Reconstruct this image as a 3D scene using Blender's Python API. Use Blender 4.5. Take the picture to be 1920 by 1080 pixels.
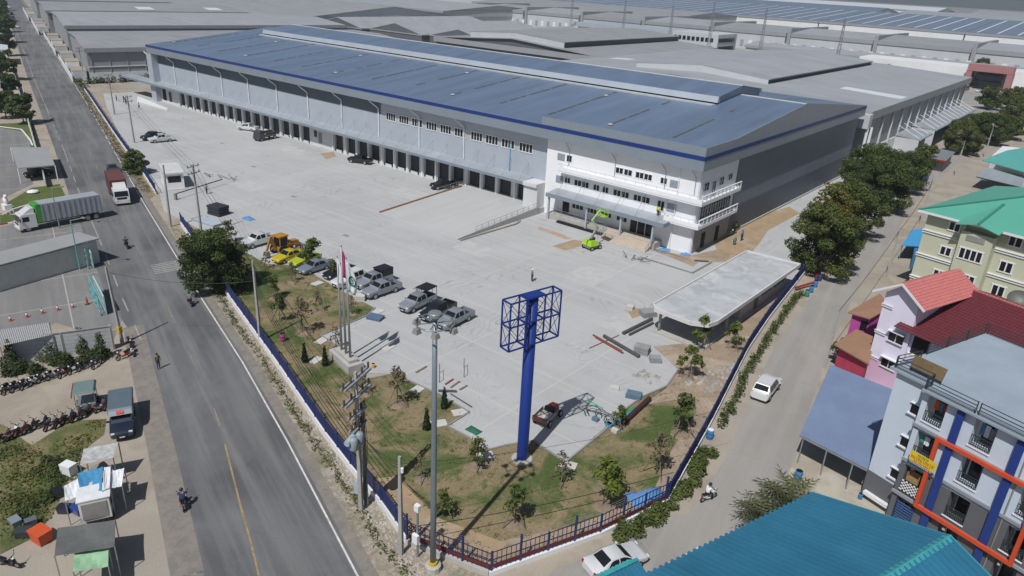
import bpy, math, random
import numpy as np
from mathutils import Vector, Matrix
random.seed(7)
D = bpy.data
for o in list(D.objects): D.objects.remove(o)
S = bpy.context.scene
C = S.collection

# ---------------------------------------------------------------- camera, sky, sun
CAM_H = 37.0
cam = D.cameras.new('camera'); camo = D.objects.new('camera', cam); C.objects.link(camo)
S.camera = camo
cam.sensor_width = 36.0; cam.lens = 25.5252; cam.clip_start = 0.5; cam.clip_end = 6000
camo.matrix_world = Matrix(((0.764394,-0.288945,0.576379,0.000000),(0.642874,0.273414,-0.715513,0.000000),(0.049154,0.917472,0.394751,37.000000),(0.000000,0.000000,0.000000,1.000000)))
S.render.resolution_x = 1024; S.render.resolution_y = 576
SUN_EL, SHADOW_AZ = 55.5, 102.0          # shadows fall towards this bearing
sa = math.radians(SHADOW_AZ + 180)
to_sun = Vector((math.cos(sa)*math.cos(math.radians(SUN_EL)), math.sin(sa)*math.cos(math.radians(SUN_EL)), math.sin(math.radians(SUN_EL))))
W = D.worlds.new('World'); S.world = W; W.use_nodes = True
wn = W.node_tree.nodes; wl = W.node_tree.links
bg = wn['Background']; sky = wn.new('ShaderNodeTexSky'); sky.sky_type = 'NISHITA'; sky.sun_disc = False
sky.sun_elevation = math.radians(SUN_EL)
sky.sun_rotation = math.atan2(to_sun.x, to_sun.y)
sky.air_density = 1.2; sky.dust_density = 1.5; sky.ozone_density = 1.0
wl.new(sky.outputs[0], bg.inputs[0]); bg.inputs[1].default_value = 0.052
sun = D.lights.new('sun', 'SUN'); suno = D.objects.new('sun', sun); C.objects.link(suno)
sun.energy = 4.4; sun.angle = math.radians(0.53); sun.color = (1.0, 0.98, 0.95)
suno.rotation_euler = to_sun.to_track_quat('Z', 'Y').to_euler()
S.view_settings.view_transform = 'Standard'; S.view_settings.look = 'None'
S.view_settings.exposure = -0.2; S.view_settings.gamma = 1.0
S.render.engine = 'CYCLES'

# ---------------------------------------------------------------- materials
MATS = {}
def lin(c):
    return tuple((x/12.92 if x <= 0.04045 else ((x+0.055)/1.055)**2.4) for x in c)
def hexc(h):
    return lin(tuple(int(h[i:i+2], 16)/255 for i in (0, 2, 4)))
def mat(name, col, rough=0.6, metal=0.0, var=0.12, scale=1.5, bump=0.0, bscale=None, spec=0.4, stretch=None, coat=0.0, dirt=0.0, wave=None, alpha=None, trans=0.0):
    """procedural surface: colour broken up by two octaves of noise, optional ribs and fine relief"""
    if name in MATS: return MATS[name]
    if isinstance(col, str): col = hexc(col)
    m = D.materials.new(name); m.use_nodes = True; MATS[name] = m
    n = m.node_tree.nodes; l = m.node_tree.links; p = n['Principled BSDF']
    p.inputs['Roughness'].default_value = rough; p.inputs['Metallic'].default_value = metal
    p.inputs['Specular IOR Level'].default_value = spec; p.inputs['Coat Weight'].default_value = coat
    if trans: p.inputs['Transmission Weight'].default_value = trans
    tc = n.new('ShaderNodeTexCoord'); src = tc.outputs['Object']
    if stretch:
        mp = n.new('ShaderNodeMapping'); mp.inputs['Scale'].default_value = stretch; l.new(src, mp.inputs[0]); src2 = mp.outputs[0]
    else: src2 = src
    if var > 0:
        t = n.new('ShaderNodeTexNoise'); t.inputs['Scale'].default_value = scale; t.inputs['Detail'].default_value = 6; t.inputs['Roughness'].default_value = 0.62
        l.new(src2, t.inputs[0])
        r = n.new('ShaderNodeMapRange'); r.inputs[1].default_value = 0.3; r.inputs[2].default_value = 0.7
        r.inputs[3].default_value = 1-var; r.inputs[4].default_value = 1+var; l.new(t.outputs[0], r.inputs[0])
        mul = n.new('ShaderNodeVectorMath'); mul.operation = 'SCALE'; mul.inputs[0].default_value = col[:3]
        l.new(r.outputs[0], mul.inputs['Scale']); out = mul.outputs[0]
        if dirt > 0:
            t2 = n.new('ShaderNodeTexNoise'); t2.inputs['Scale'].default_value = scale*0.23; t2.inputs['Detail'].default_value = 5; l.new(src, t2.inputs[0])
            r2 = n.new('ShaderNodeMapRange'); r2.inputs[1].default_value = 0.48; r2.inputs[2].default_value = 0.75; r2.inputs[4].default_value = dirt; l.new(t2.outputs[0], r2.inputs[0])
            mx = n.new('ShaderNodeMix'); mx.data_type = 'RGBA'; l.new(r2.outputs[0], mx.inputs[0]); l.new(out, mx.inputs[6]); mx.inputs[7].default_value = (col[0]*0.5, col[1]*0.46, col[2]*0.4, 1); out = mx.outputs[2]
        l.new(out, p.inputs['Base Color'])
    else: p.inputs['Base Color'].default_value = (*col[:3], 1)
    hgt = None
    if wave:
        ax, ws, wd = wave
        wv = n.new('ShaderNodeTexWave'); wv.bands_direction = ax; wv.inputs['Scale'].default_value = ws; l.new(src, wv.inputs[0])
        b = n.new('ShaderNodeBump'); b.inputs['Strength'].default_value = wd; b.inputs['Distance'].default_value = 0.05
        l.new(wv.outputs['Fac'], b.inputs['Height']); l.new(b.outputs[0], p.inputs['Normal']); hgt = b
    if bump:
        t3 = n.new('ShaderNodeTexNoise'); t3.inputs['Scale'].default_value = bscale or scale*8; t3.inputs['Detail'].default_value = 4; l.new(src, t3.inputs[0])
        b = n.new('ShaderNodeBump'); b.inputs['Strength'].default_value = bump; b.inputs['Distance'].default_value = 0.04
        l.new(t3.outputs[0], b.inputs['Height'])
        if hgt: l.new(hgt.outputs[0], b.inputs['Normal'])
        l.new(b.outputs[0], p.inputs['Normal'])
    return m

# ---------------------------------------------------------------- mesh helpers
class MB:
    def __init__(s): s.v = []; s.f = []; s.m = []
    def add(s, vs, fs, m=0):
        k = len(s.v); s.v += [tuple(q) for q in vs]
        for f in fs: s.f.append(tuple(i+k for i in f)); s.m.append(m)
        return s
    def poly(s, pts, m=0): return s.add(pts, [tuple(range(len(pts)))], m)
    def box(s, x0, x1, y0, y1, z0, z1, m=0):
        return s.add([(x0,y0,z0),(x1,y0,z0),(x1,y1,z0),(x0,y1,z0),(x0,y0,z1),(x1,y0,z1),(x1,y1,z1),(x0,y1,z1)],
                     [(3,2,1,0),(4,5,6,7),(0,1,5,4),(1,2,6,5),(2,3,7,6),(3,0,4,7)], m)
    def hexa(s, b, t, m=0):      # bottom 4 points, top 4 points (counter clockwise seen from above)
        return s.add(list(b)+list(t), [(3,2,1,0),(4,5,6,7),(0,1,5,4),(1,2,6,5),(2,3,7,6),(3,0,4,7)], m)
    def slab(s, pts, dz, m=0):   # polygon in 3D thickened downwards
        n = len(pts); b = [(p[0], p[1], p[2]-dz) for p in pts]
        return s.add(list(pts)+b, [tuple(range(n)), tuple(range(2*n-1, n-1, -1))]+[(i, i+n, (i+1) % n+n, (i+1) % n) for i in range(n)], m)
    def prism(s, pts, z0, z1, m=0): return s.slab([(p[0], p[1], z1) for p in pts], z1-z0, m)
    def bar(s, p, q, w, h, m=0):     # rectangular bar between two points
        p = Vector(p); q = Vector(q); d = (q-p).normalized()
        up = Vector((0,0,1)) if abs(d.z) < 0.98 else Vector((1,0,0))
        a = d.cross(up).normalized()*w/2; b = a.cross(d).normalized()*h/2
        return s.hexa([p-a-b, p+a-b, q+a-b, q-a-b], [p-a+b, p+a+b, q+a+b, q-a+b], m)
    def tube(s, p, q, r, n=7, m=0, r2=None, cap=True):
        p = Vector(p); q = Vector(q); d = (q-p).normalized()
        up = Vector((0,0,1)) if abs(d.z) < 0.98 else Vector((1,0,0))
        a = d.cross(up).normalized(); b = d.cross(a).normalized(); r2 = r if r2 is None else r2
        vs = [p+(a*math.cos(t)+b*math.sin(t))*r for t in [2*math.pi*i/n for i in range(n)]]+[q+(a*math.cos(t)+b*math.sin(t))*r2 for t in [2*math.pi*i/n for i in range(n)]]
        fs = [(i, (i+1) % n, (i+1) % n+n, i+n) for i in range(n)]
        if cap: fs += [tuple(range(n-1, -1, -1)), tuple(range(n, 2*n))]
        return s.add(vs, fs, m)
    def path(s, pts, r, n=5, m=0):
        for a, b in zip(pts, pts[1:]): s.tube(a, b, r, n, m)
        return s
    def lathe(s, prof, n=12, m=0, o=(0,0,0)):
        vs = []; fs = []
        for r, z in prof:
            for i in range(n):
                t = 2*math.pi*i/n; vs.append((o[0]+r*math.cos(t), o[1]+r*math.sin(t), o[2]+z))
        for j in range(len(prof)-1):
            for i in range(n): fs.append((j*n+i, j*n+(i+1) % n, (j+1)*n+(i+1) % n, (j+1)*n+i))
        fs.append(tuple(range(n-1, -1, -1))); fs.append(tuple(range((len(prof)-1)*n, len(prof)*n)))
        return s.add(vs, fs, m)
    def ball(s, c, r, n=8, m=0):
        rx, ry, rz = r if isinstance(r, (tuple, list)) else (r, r, r)
        k = max(4, n//2+1); vs = []; fs = []
        for j in range(k+1):
            ph = math.pi*j/k
            for i in range(n):
                t = 2*math.pi*i/n; vs.append((c[0]+rx*math.sin(ph)*math.cos(t), c[1]+ry*math.sin(ph)*math.sin(t), c[2]-rz*math.cos(ph)))
        for j in range(k):
            for i in range(n): fs.append((j*n+i, j*n+(i+1) % n, (j+1)*n+(i+1) % n, (j+1)*n+i))
        return s.add(vs, fs, m)
    def mesh(s, name, mats, smooth=False):
        me = D.meshes.new(name); me.from_pydata([tuple(q) for q in s.v], [], s.f)
        for q in (mats if isinstance(mats, (list, tuple)) else [mats]): me.materials.append(q)
        if any(s.m): me.polygons.foreach_set('material_index', s.m)
        if smooth: me.polygons.foreach_set('use_smooth', [True]*len(s.f))
        me.update(); return me
    def build(s, name, mats, parent=None, smooth=False):
        return link(name, s.mesh(name, mats, smooth), parent)
def link(name, me, parent=None):
    o = D.objects.new(name, me); C.objects.link(o)
    if parent is not None: o.parent = parent
    return o
def tag(o, label=None, cat=None, group=None, kind=None):
    if label: o['label'] = label
    if cat: o['category'] = cat
    if group: o['group'] = group
    if kind: o['kind'] = kind
    return o
def thing(name, label, cat, loc=(0,0,0), rz=0.0, group=None):
    o = D.objects.new(name, None); C.objects.link(o); o.empty_display_size = 0.3
    o.location = (loc[0], loc[1], loc[2] if len(loc) > 2 else 0.0); o.rotation_euler = (0, 0, rz)
    return tag(o, label, cat, group)
def struct(name, mb, m, smooth=False): return tag(mb.build(name, m, None, smooth), kind='structure')
KIDS = {}
def copy_tree(o, parent=None):
    c = o.copy(); C.objects.link(c)
    if parent is not None: c.parent = parent
    for ch in o.children: copy_tree(ch, c)
    return c
def place(o, loc, rz=None, label=None, group=None, sc=None):
    o.location = (loc[0], loc[1], loc[2] if len(loc) > 2 else 0.0)
    if rz is not None: o.rotation_euler = (0, 0, rz)
    if sc: o.scale = (sc, sc, sc)
    if label: o['label'] = label
    if group: o['group'] = group
    return o
def R(a): return math.radians(a)
def lerp(a, b, t): return tuple(x+(y-x)*t for x, y in zip(a, b))
def heading(a, b): return math.atan2(b[1]-a[1], b[0]-a[0])
WORLD = {}
def wthing(name, label, cat, loc, group=None):
    """a thing whose parts are written in world coordinates; its Empty stands at its base"""
    o = thing(name, label, cat, loc, 0.0, group)
    WORLD[o.name] = Matrix.Translation(o.location).inverted()
    return o
_link0 = link
def link(name, me, parent=None):
    o = _link0(name, me, parent)
    if parent is not None and parent.name in WORLD: o.matrix_parent_inverse = WORLD[parent.name]
    return o
def part(name, m, parent, mb, smooth=False): return mb.build(name, m, parent, smooth)

# ---------------------------------------------------------------- surface materials of the setting
def two_tone(name, c1, c2, scale, rough=0.95, lo=0.42, hi=0.6, c3=None, s3=0.15, fine=0.12, bump=0.4, fs=9.0, c4=None):
    """ground colour: two earth tones in patches, a third in larger stains, fine grain and relief"""
    m = D.materials.new(name); m.use_nodes = True; MATS[name] = m
    n = m.node_tree.nodes; l = m.node_tree.links; p = n['Principled BSDF']; p.inputs['Roughness'].default_value = rough; p.inputs['Specular IOR Level'].default_value = 0.25
    geo = n.new('ShaderNodeNewGeometry'); pos = geo.outputs['Position']
    def noise(s, d=7, dist=0.0):
        t = n.new('ShaderNodeTexNoise'); t.inputs['Scale'].default_value = s; t.inputs['Detail'].default_value = d; t.inputs['Roughness'].default_value = 0.6; t.inputs['Distortion'].default_value = dist
        l.new(pos, t.inputs[0]); return t.outputs[0]
    def rng(v, a, b, x=0.0, y=1.0):
        r = n.new('ShaderNodeMapRange'); r.inputs[1].default_value = a; r.inputs[2].default_value = b; r.inputs[3].default_value = x; r.inputs[4].default_value = y; l.new(v, r.inputs[0]); return r.outputs[0]
    def mix(f, a, b):
        q = n.new('ShaderNodeMix'); q.data_type = 'RGBA'; l.new(f, q.inputs[0])
        for i, c in ((6, a), (7, b)):
            if isinstance(c, tuple): q.inputs[i].default_value = (*c[:3], 1)
            else: l.new(c, q.inputs[i])
        return q.outputs[2]
    out = mix(rng(noise(scale, 8, 0.6), lo, hi), c1, c2)
    if c3: out = mix(rng(noise(s3, 6, 1.0), 0.5, 0.66), out, c3)
    if c4: out = mix(rng(noise(s3*3.1, 6, 1.6), 0.56, 0.66, 0, 0.75), out, c4)
    g = rng(noise(fs, 4), 0.25, 0.75, 1-fine, 1+fine)
    v = n.new('ShaderNodeVectorMath'); v.operation = 'SCALE'; l.new(out, v.inputs[0]); l.new(g, v.inputs['Scale']); l.new(v.outputs[0], p.inputs['Base Color'])
    b = n.new('ShaderNodeBump'); b.inputs['Strength'].default_value = bump; b.inputs['Distance'].default_value = 0.05; l.new(noise(fs*0.7, 5), b.inputs['Height']); l.new(b.outputs[0], p.inputs['Normal'])
    return m
def streaky(name, base, dark, light, heading_deg, rough=0.85, joint=None, jcol=None, amt=1.0, tyre=0.0, tscale=0.5):
    """paving: patchy tone, wheel-polished streaks along the driving direction, optional slab joints and swirled tyre marks"""
    m = D.materials.new(name); m.use_nodes = True; MATS[name] = m
    n = m.node_tree.nodes; l = m.node_tree.links; p = n['Principled BSDF']; p.inputs['Roughness'].default_value = rough; p.inputs['Specular IOR Level'].default_value = 0.3
    geo = n.new('ShaderNodeNewGeometry'); pos = geo.outputs['Position']
    mp = n.new('ShaderNodeMapping'); mp.inputs['Rotation'].default_value = (0, 0, -R(heading_deg)); l.new(pos, mp.inputs[0])
    st = n.new('ShaderNodeMapping'); st.inputs['Scale'].default_value = (0.05, 1.0, 1.0); l.new(mp.outputs[0], st.inputs[0])
    def noise(s, v, d=6, dist=0.0):
        t = n.new('ShaderNodeTexNoise'); t.inputs['Scale'].default_value = s; t.inputs['Detail'].default_value = d; t.inputs['Roughness'].default_value = 0.6; t.inputs['Distortion'].default_value = dist; l.new(v, t.inputs[0]); return t.outputs[0]
    def rng(v, a, b, x=0.0, y=1.0):
        r = n.new('ShaderNodeMapRange'); r.inputs[1].default_value = a; r.inputs[2].default_value = b; r.inputs[3].default_value = x; r.inputs[4].default_value = y; l.new(v, r.inputs[0]); return r.outputs[0]
    def mix(f, a, b):
        q = n.new('ShaderNodeMix'); q.data_type = 'RGBA'; l.new(f, q.inputs[0])
        for i, c in ((6, a), (7, b)):
            if isinstance(c, tuple): q.inputs[i].default_value = (*c[:3], 1)
            else: l.new(c, q.inputs[i])
        return q.outputs[2]
    out = mix(rng(noise(0.09, pos, 8, 0.8), 0.35, 0.68, 0, amt), base, dark)
    out = mix(rng(noise(0.9, st.outputs[0], 6), 0.45, 0.75, 0, 0.8*amt), out, light)
    out = mix(rng(noise(0.45, st.outputs[0], 7), 0.52, 0.8, 0, 0.6*amt), out, dark)
    if tyre:
        w = n.new('ShaderNodeTexNoise'); w.inputs['Scale'].default_value = 0.035; w.inputs['Detail'].default_value = 2; w.inputs['Distortion'].default_value = 2.5; l.new(pos, w.inputs[0])
        sn = n.new('ShaderNodeMath'); sn.operation = 'SINE'; ml = n.new('ShaderNodeMath'); ml.operation = 'MULTIPLY'; ml.inputs[1].default_value = 160.0; l.new(w.outputs[0], ml.inputs[0]); l.new(ml.outputs[0], sn.inputs[0])
        f1 = rng(sn.outputs[0], 0.72, 1.0); f2 = rng(noise(0.11, pos, 4), 0.5, 0.66)
        mm = n.new('ShaderNodeMath'); mm.operation = 'MULTIPLY'; l.new(f1, mm.inputs[0]); l.new(f2, mm.inputs[1])
        m3 = n.new('ShaderNodeMath'); m3.operation = 'MULTIPLY'; l.new(mm.outputs[0], m3.inputs[0]); m3.inputs[1].default_value = tyre
        out = mix(m3.outputs[0], out, tuple(c*0.62 for c in dark[:3]))
    if joint:
        br = n.new('ShaderNodeTexBrick'); br.offset = 0; br.inputs['Scale'].default_value = 1.0
        br.inputs['Mortar Size'].default_value = 0.075; br.inputs['Brick Width'].default_value = joint[0]; br.inputs['Row Height'].default_value = joint[1]
        l.new(mp.outputs[0], br.inputs[0])
        fj = rng(br.outputs['Fac'], 0, 1, 0, 0.8); out = mix(fj, out, jcol)
    g = rng(noise(7.0, pos, 4), 0.25, 0.75, 0.93, 1.07)
    v = n.new('ShaderNodeVectorMath'); v.operation = 'SCALE'; l.new(out, v.inputs[0]); l.new(g, v.inputs['Scale']); l.new(v.outputs[0], p.inputs['Base Color'])
    b = n.new('ShaderNodeBump'); b.inputs['Strength'].default_value = 0.25; b.inputs['Distance'].default_value = 0.03; l.new(noise(5.0, pos, 5), b.inputs['Height']); l.new(b.outputs[0], p.inputs['Normal'])
    return m
M_dirt = two_tone('dirt', (0.37,0.325,0.27), (0.30,0.26,0.215), 0.25, c3=(0.33,0.30,0.26), s3=0.05)
M_far = two_tone('estate_paving', (0.34,0.33,0.31), (0.27,0.27,0.26), 0.05, c3=(0.24,0.23,0.17), s3=0.02)
M_asph = streaky('asphalt', (0.158,0.160,0.166), (0.098,0.101,0.108), (0.225,0.222,0.218), 163, rough=0.9, amt=1.2)
M_yard = streaky('yard_concrete', (0.435,0.442,0.446), (0.350,0.356,0.360), (0.50,0.502,0.502), 0, joint=(11.85, 7.5), jcol=(0.52,0.50,0.47), amt=0.75, tyre=0.55)
M_lane = streaky('lane_concrete', (0.315,0.297,0.278), (0.255,0.242,0.228), (0.37,0.35,0.33), 100, joint=(8.0, 30.0), jcol=(0.30,0.27,0.24), amt=0.9)
M_lot = streaky('lot_concrete', (0.215,0.212,0.210), (0.160,0.160,0.162), (0.265,0.260,0.255), 163, joint=(9.0, 9.0), jcol=(0.42,0.39,0.36), amt=0.9, tyre=0.4)
M_lawn = two_tone('lawn', (0.075,0.105,0.032), (0.230,0.182,0.108), 0.2, lo=0.44, hi=0.57, c3=(0.27,0.205,0.125), s3=0.13, fine=0.28, bump=0.8, fs=6.0, c4=(0.065,0.098,0.026))
M_green = two_tone('mown_grass', (0.075,0.115,0.03), (0.115,0.125,0.04), 0.3, fine=0.25, bump=0.8, fs=6.0)
M_wild = two_tone('wild_grass', (0.105,0.12,0.045), (0.20,0.165,0.085), 0.35, c3=(0.07,0.09,0.03), s3=0.25, fine=0.3, bump=1.0, fs=5.0)
M_sand = two_tone('sand', (0.37,0.27,0.165), (0.31,0.235,0.155), 0.6, fine=0.15, c3=(0.37,0.315,0.25), s3=0.3)
M_mound = two_tone('mound_soil', (0.20,0.155,0.11), (0.26,0.205,0.15), 2.0, fine=0.2)
M_clay = two_tone('clay', (0.33,0.255,0.185), (0.27,0.215,0.16), 0.4, c3=(0.40,0.33,0.26), s3=0.2, fine=0.2, fs=4)
M_rubble = two_tone('rubble_verge', (0.27,0.23,0.185), (0.36,0.32,0.27), 1.3, c3=(0.17,0.165,0.10), s3=0.35, fine=0.3, bump=1.0, fs=4)
M_white = mat('white_paint', (0.74,0.75,0.77), 0.55, var=0.05, scale=0.4, dirt=0.12)
M_mark = mat('road_white', (0.62,0.61,0.58), 0.8, var=0.25, scale=3, dirt=0.5)
M_yel = mat('road_yellow', (0.34,0.25,0.12), 0.8, var=0.35, scale=3, dirt=0.6)
M_yel2 = mat('road_yellow_worn', (0.24,0.21,0.155), 0.85, var=0.35, scale=3)
M_mark2 = mat('road_white_worn', (0.33,0.32,0.305), 0.85, var=0.35, scale=3)
M_conc = mat('concrete', (0.42,0.41,0.39), 0.85, var=0.12, scale=0.8, dirt=0.25, bump=0.2)
M_concd = mat('concrete_dark', (0.26,0.255,0.245), 0.85, var=0.15, scale=0.8, dirt=0.3)
M_glass = mat('window_glass', (0.014,0.017,0.021), 0.1, var=0, spec=0.3)
M_dark = mat('dark_interior', (0.012,0.012,0.014), 0.8, var=0)
M_black = mat('black_paint', (0.015,0.016,0.02), 0.35, var=0)
M_rubber = mat('rubber', (0.02,0.02,0.021), 0.8, var=0.1)
M_steel = mat('galvanised', (0.33,0.35,0.37), 0.45, metal=0.5, var=0.12, scale=1)

# ---------------------------------------------------------------- ground sheets
def sheet(name, pts, z, m, lab=None):
    b = MB(); b.poly([(p[0], p[1], z) for p in pts])
    return tag(b.build(name, m), kind='structure')
g = MB(); n = 24
xs = [-3200, -900, -520, -380, -300, -240, -200, -160, -120, -90, -60, -40, -20, 0, 30, 80, 200, 600, 3200]
ys = [-400, -60, 0, 30, 60, 90, 120, 160, 220, 300, 420, 700, 1200, 4500]
g.add([(x, y, 0.0) for y in ys for x in xs], [(j*len(xs)+i, j*len(xs)+i+1, (j+1)*len(xs)+i+1, (j+1)*len(xs)+i) for j in range(len(ys)-1) for i in range(len(xs)-1)])
struct('ground', g, M_dirt)
sheet('estate_ground', [(-560,181), (-236,100), (-222,112), (-222,176), (-44,176), (-36,300), (30,400), (800,700), (900,3800), (-3000,3800), (-3000,900), (-900,300)], 0.004, M_far)
RD = (-0.9573, 0.2890)      # the road runs this way, away from the camera
ROAD_R = [(6.0,11.5), (-30.28,22.71), (-45.88,28.05), (-60.55,32.74), (-78.32,37.89), (-92.52,42.2), (-119.8,50.4), (-155.35,61.46), (-200.4,75.5), (-282.3,100.2), (-527,174.0), (-1500,466)]
ROAD_L = [(-20.0,6.5), (-37.61, 15.65), (-52.80, 21.36), (-68.21, 26.91), (-84.98,31.6), (-101.6,36.6), (-130.7,45.0), (-163.4,54.9), (-185.5,61.4), (-261.9,83.6), (-488,151.0), (-1480,445)]
road = ROAD_L+[(x+0.25, y+0.9) for x, y in ROAD_R[::-1]]
b = MB()
for i in range(len(ROAD_L)-1):
    a, c = ROAD_L[i], ROAD_L[i+1]; d, e = ROAD_R[i], ROAD_R[i+1]
    k0, k1 = (1.5 if i > 3 else 0.1), (1.5 if i > 2 else 0.1)
    b.poly([(a[0]-0.3*k0,a[1]-k0,0.02), (d[0]+0.15,d[1]+0.45,0.02), (e[0]+0.15,e[1]+0.45,0.02), (c[0]-0.3*k1,c[1]-k1,0.02)])
struct('road', b, M_asph)
def ribbon(name, pts, w, z, m, skip=None):
    b = MB()
    for i, (p, q) in enumerate(zip(pts, pts[1:])):
        if skip and skip(i): continue
        d = Vector((q[0]-p[0], q[1]-p[1])).normalized(); s = Vector((-d.y, d.x))*w/2
        b.poly([(p[0]+s.x,p[1]+s.y,z), (p[0]-s.x,p[1]-s.y,z), (q[0]-s.x,q[1]-s.y,z), (q[0]+s.x,q[1]+s.y,z)][::-1])
    return tag(b.build(name, m), kind='structure')
M_dust = two_tone('dusty_asphalt', (0.235,0.212,0.188), (0.19,0.178,0.165), 1.2, c3=(0.26,0.23,0.20), s3=0.5, fine=0.12)
ribbon('dusty_shoulder', [(-28.0,8.5), (-38.11, 15.19), (-53.35, 20.82), (-68.79, 26.33), (-75.73, 28.86)], 2.0, 0.023, M_dust)
ribbon('dusty_shoulder_right', [(x+0.2, y+0.75) for x, y in ROAD_R[:8]], 0.9, 0.0235, M_dust)
ribbon('road_edge_line', ROAD_R, 0.14, 0.026, M_mark)
def resample(pts, step):
    out = [pts[0]]; acc = 0
    for p, q in zip(pts, pts[1:]):
        L = math.hypot(q[0]-p[0], q[1]-p[1]); t = step-acc
        while t < L: out.append(lerp(p, q, t/L)); t += step
        acc = (acc+L) % step
    return out
LL = resample(ROAD_L[3:], 4.0)
ribbon('road_edge_line_broken', LL[:140], 0.13, 0.026, M_mark2, skip=lambda i: (i*7) % 13 < 5 and i < 40)
CC = [(-30.0,16.2), (-37.55,19.49), (-40.31,20.56), (-51.4,25.18), (-56.2,26.99), (-80.0,34.4), (-110.0,43.2), (-160,58.3), (-261,91.0), (-520,166)]
CL = resample(CC, 3.0)
ribbon('road_centre_line', CL[:8], 0.13, 0.026, M_yel)
ribbon('road_centre_dashes', CL[8:150], 0.11, 0.026, M_yel2, skip=lambda i: i % 4 != 0)
for k in range(6):      # worn zebra bars across the right lane
    a = (-91.21, 38.18); c = (-90.36, 42.19)
    b = MB(); dx, dy = RD; off = k*0.62
    q = [(a[0]-dx*off, a[1]-dy*off), (c[0]-dx*off, c[1]-dy*off)]
    b.poly([(q[0][0],q[0][1],0.026), (q[0][0]+dx*0.3,q[0][1]+dy*0.3,0.026), (q[1][0]+dx*0.3,q[1][1]+dy*0.3,0.026), (q[1][0],q[1][1],0.026)])
    tag(b.build('crossing_stripe', mat('worn_white', (0.30,0.295,0.285), 0.85, var=0.4, scale=4)), kind='structure')

FENCE = [(-104.0,48.9), (-95.85,46.5), (-75.51,40.0), (-66.21,37.3), (-57.24,34.7), (-44.93,30.9), (-39.52,29.45), (-33.89,28.15), (-29.9,26.9)]
FENCE_FAR = [(-235.0,87.6), (-224.9,84.6), (-170.0,68.0), (-151.6,62.6), (-134.1,57.5), (-121.7,53.6)]
CORNER = [(-29.9,26.9), (-23.7,28.6), (-20.3,37.0), (-18.5,43.6)]
FENCE_R = [(-18.5,43.6), (-20.84,55.7), (-24.45,72.4), (-26.04,82.4), (-28.6,103.0)]
yard = [(-121.7,54.2), (-134.1,58.1), (-170,69.0), (-205,81), (-226,89), (-226,97.3), (-44.2,97.3), (-44.0,176), (-36,176), (-32.5,140), (-28.9,103.0), (-26.2,82.4), (-24.6,72.4),
        (-28.64, 71.74), (-28.08, 63.71), (-27.21, 59.27), (-27.96, 52.44), (-27.23, 42.12), (-31.04, 42.62), (-32.37, 40.47), (-33.18, 38.43), (-37.99, 39.02), (-38.09, 42.02), (-42.08, 42.21), (-48.18, 41.78), (-51.76, 38.80), (-55.07, 39.50), (-59.91, 41.74), (-61.37, 50.51), (-68.19, 50.88), (-78.67, 51.98), (-81.98, 49.26), (-90.71, 49.78), (-97.34, 49.88), (-104.0,50.0), (-112,50.2)]
sheet('yard_paving', yard, 0.03, M_yard)
lawn = [(-97.34, 49.88), (-90.71, 49.78), (-81.98, 49.26), (-78.67, 51.98), (-68.19, 50.88), (-61.37, 50.51), (-60.35, 48.62), (-59.91, 41.74), (-55.95, 41.40), (-55.07, 39.50), (-51.76, 38.80), (-49.16, 39.35), (-48.18, 41.78), (-45.04, 42.02), (-42.08, 42.21), (-38.09, 42.02), (-37.99, 39.02), (-35.35, 39.10), (-33.18, 38.43), (-32.37, 40.47), (-31.04, 42.62), (-27.23, 42.12), (-27.38, 47.95), (-27.96, 52.44), (-27.91, 55.78), (-27.21, 59.27), (-28.08, 63.71), (-28.64, 71.74),
        (-24.6,72.4), (-20.95,55.7), (-18.7,43.6), (-20.5,37.2), (-23.9,28.9)]+[(x+0.1, y+0.3) for x, y in FENCE[::-1]]
sheet('lawn', lawn, 0.036, M_lawn)
b = MB()                                           # low kerb round the lawn
for p, q in zip(lawn[5:26], lawn[6:27]): b.bar((p[0],p[1],0.07), (q[0],q[1],0.07), 0.16, 0.16)
struct('lawn_kerb', b, M_concd)
sheet('bare_soil_by_fence', [(-27.16, 54.51), (-27.06, 58.99), (-28.17, 63.29), (-32.56, 65.94), (-28.64, 71.74), (-27.6,96), (-28.7,103.0), (-25.4,77), (-24.5,72.4), (-20.9,55.7), (-18.8,43.8), (-19.9,43.8), (-21.6,50), (-22.8,57), (-24.2,59.5)], 0.042, M_clay)
sheet('bare_soil_in_corner', [(-29.6,27.6), (-23.9,29.0), (-20.6,37.2), (-18.8,43.6), (-20.2,43.4), (-22.2,36.5), (-25.2,31.5), (-30.0,30.2), (-36.0,31.2), (-37.5,29.3)], 0.042, M_sand)
sheet('sand_strip', [(-36.91, 101.14), (-41.59, 101.06), (-45.94, 107.27), (-45.98, 115.46), (-42.83, 134.13), (-39.90, 131.54), (-40.05, 117.07), (-38.46, 109.86)], 0.040, M_sand)
sheet('sand_strip_by_office', [(-55.68, 93.74), (-52.59, 94.24), (-41.00, 92.01), (-41.26, 94.20), (-36.53, 99.31), (-38.39, 104.56), (-41.81, 101.51), (-43.53, 95.25), (-47.59, 94.49)], 0.036, M_clay)
sheet('spilt_sand', [(-60.04, 83.55), (-59.54, 88.36), (-58.29, 89.01), (-57.00, 86.89), (-57.56, 83.56)], 0.036, M_sand)
sheet('spilt_sand', [(-129.39, 92.71), (-128.89, 95.81), (-125.40, 93.85), (-124.33, 90.59)], 0.036, M_sand)
sheet('spilt_sand', [(-39.92, 72.36), (-38.73, 74.05), (-37.62, 72.55), (-38.04, 70.41)], 0.036, M_sand)
sheet('spilt_sand', [(-67.18, 89.41), (-62.17, 89.15), (-60.00, 88.57), (-60.27, 87.54), (-66.46, 88.21)], 0.036, two_tone('brick_dust', (0.40,0.27,0.19), (0.42,0.34,0.28), 0.8))
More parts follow.
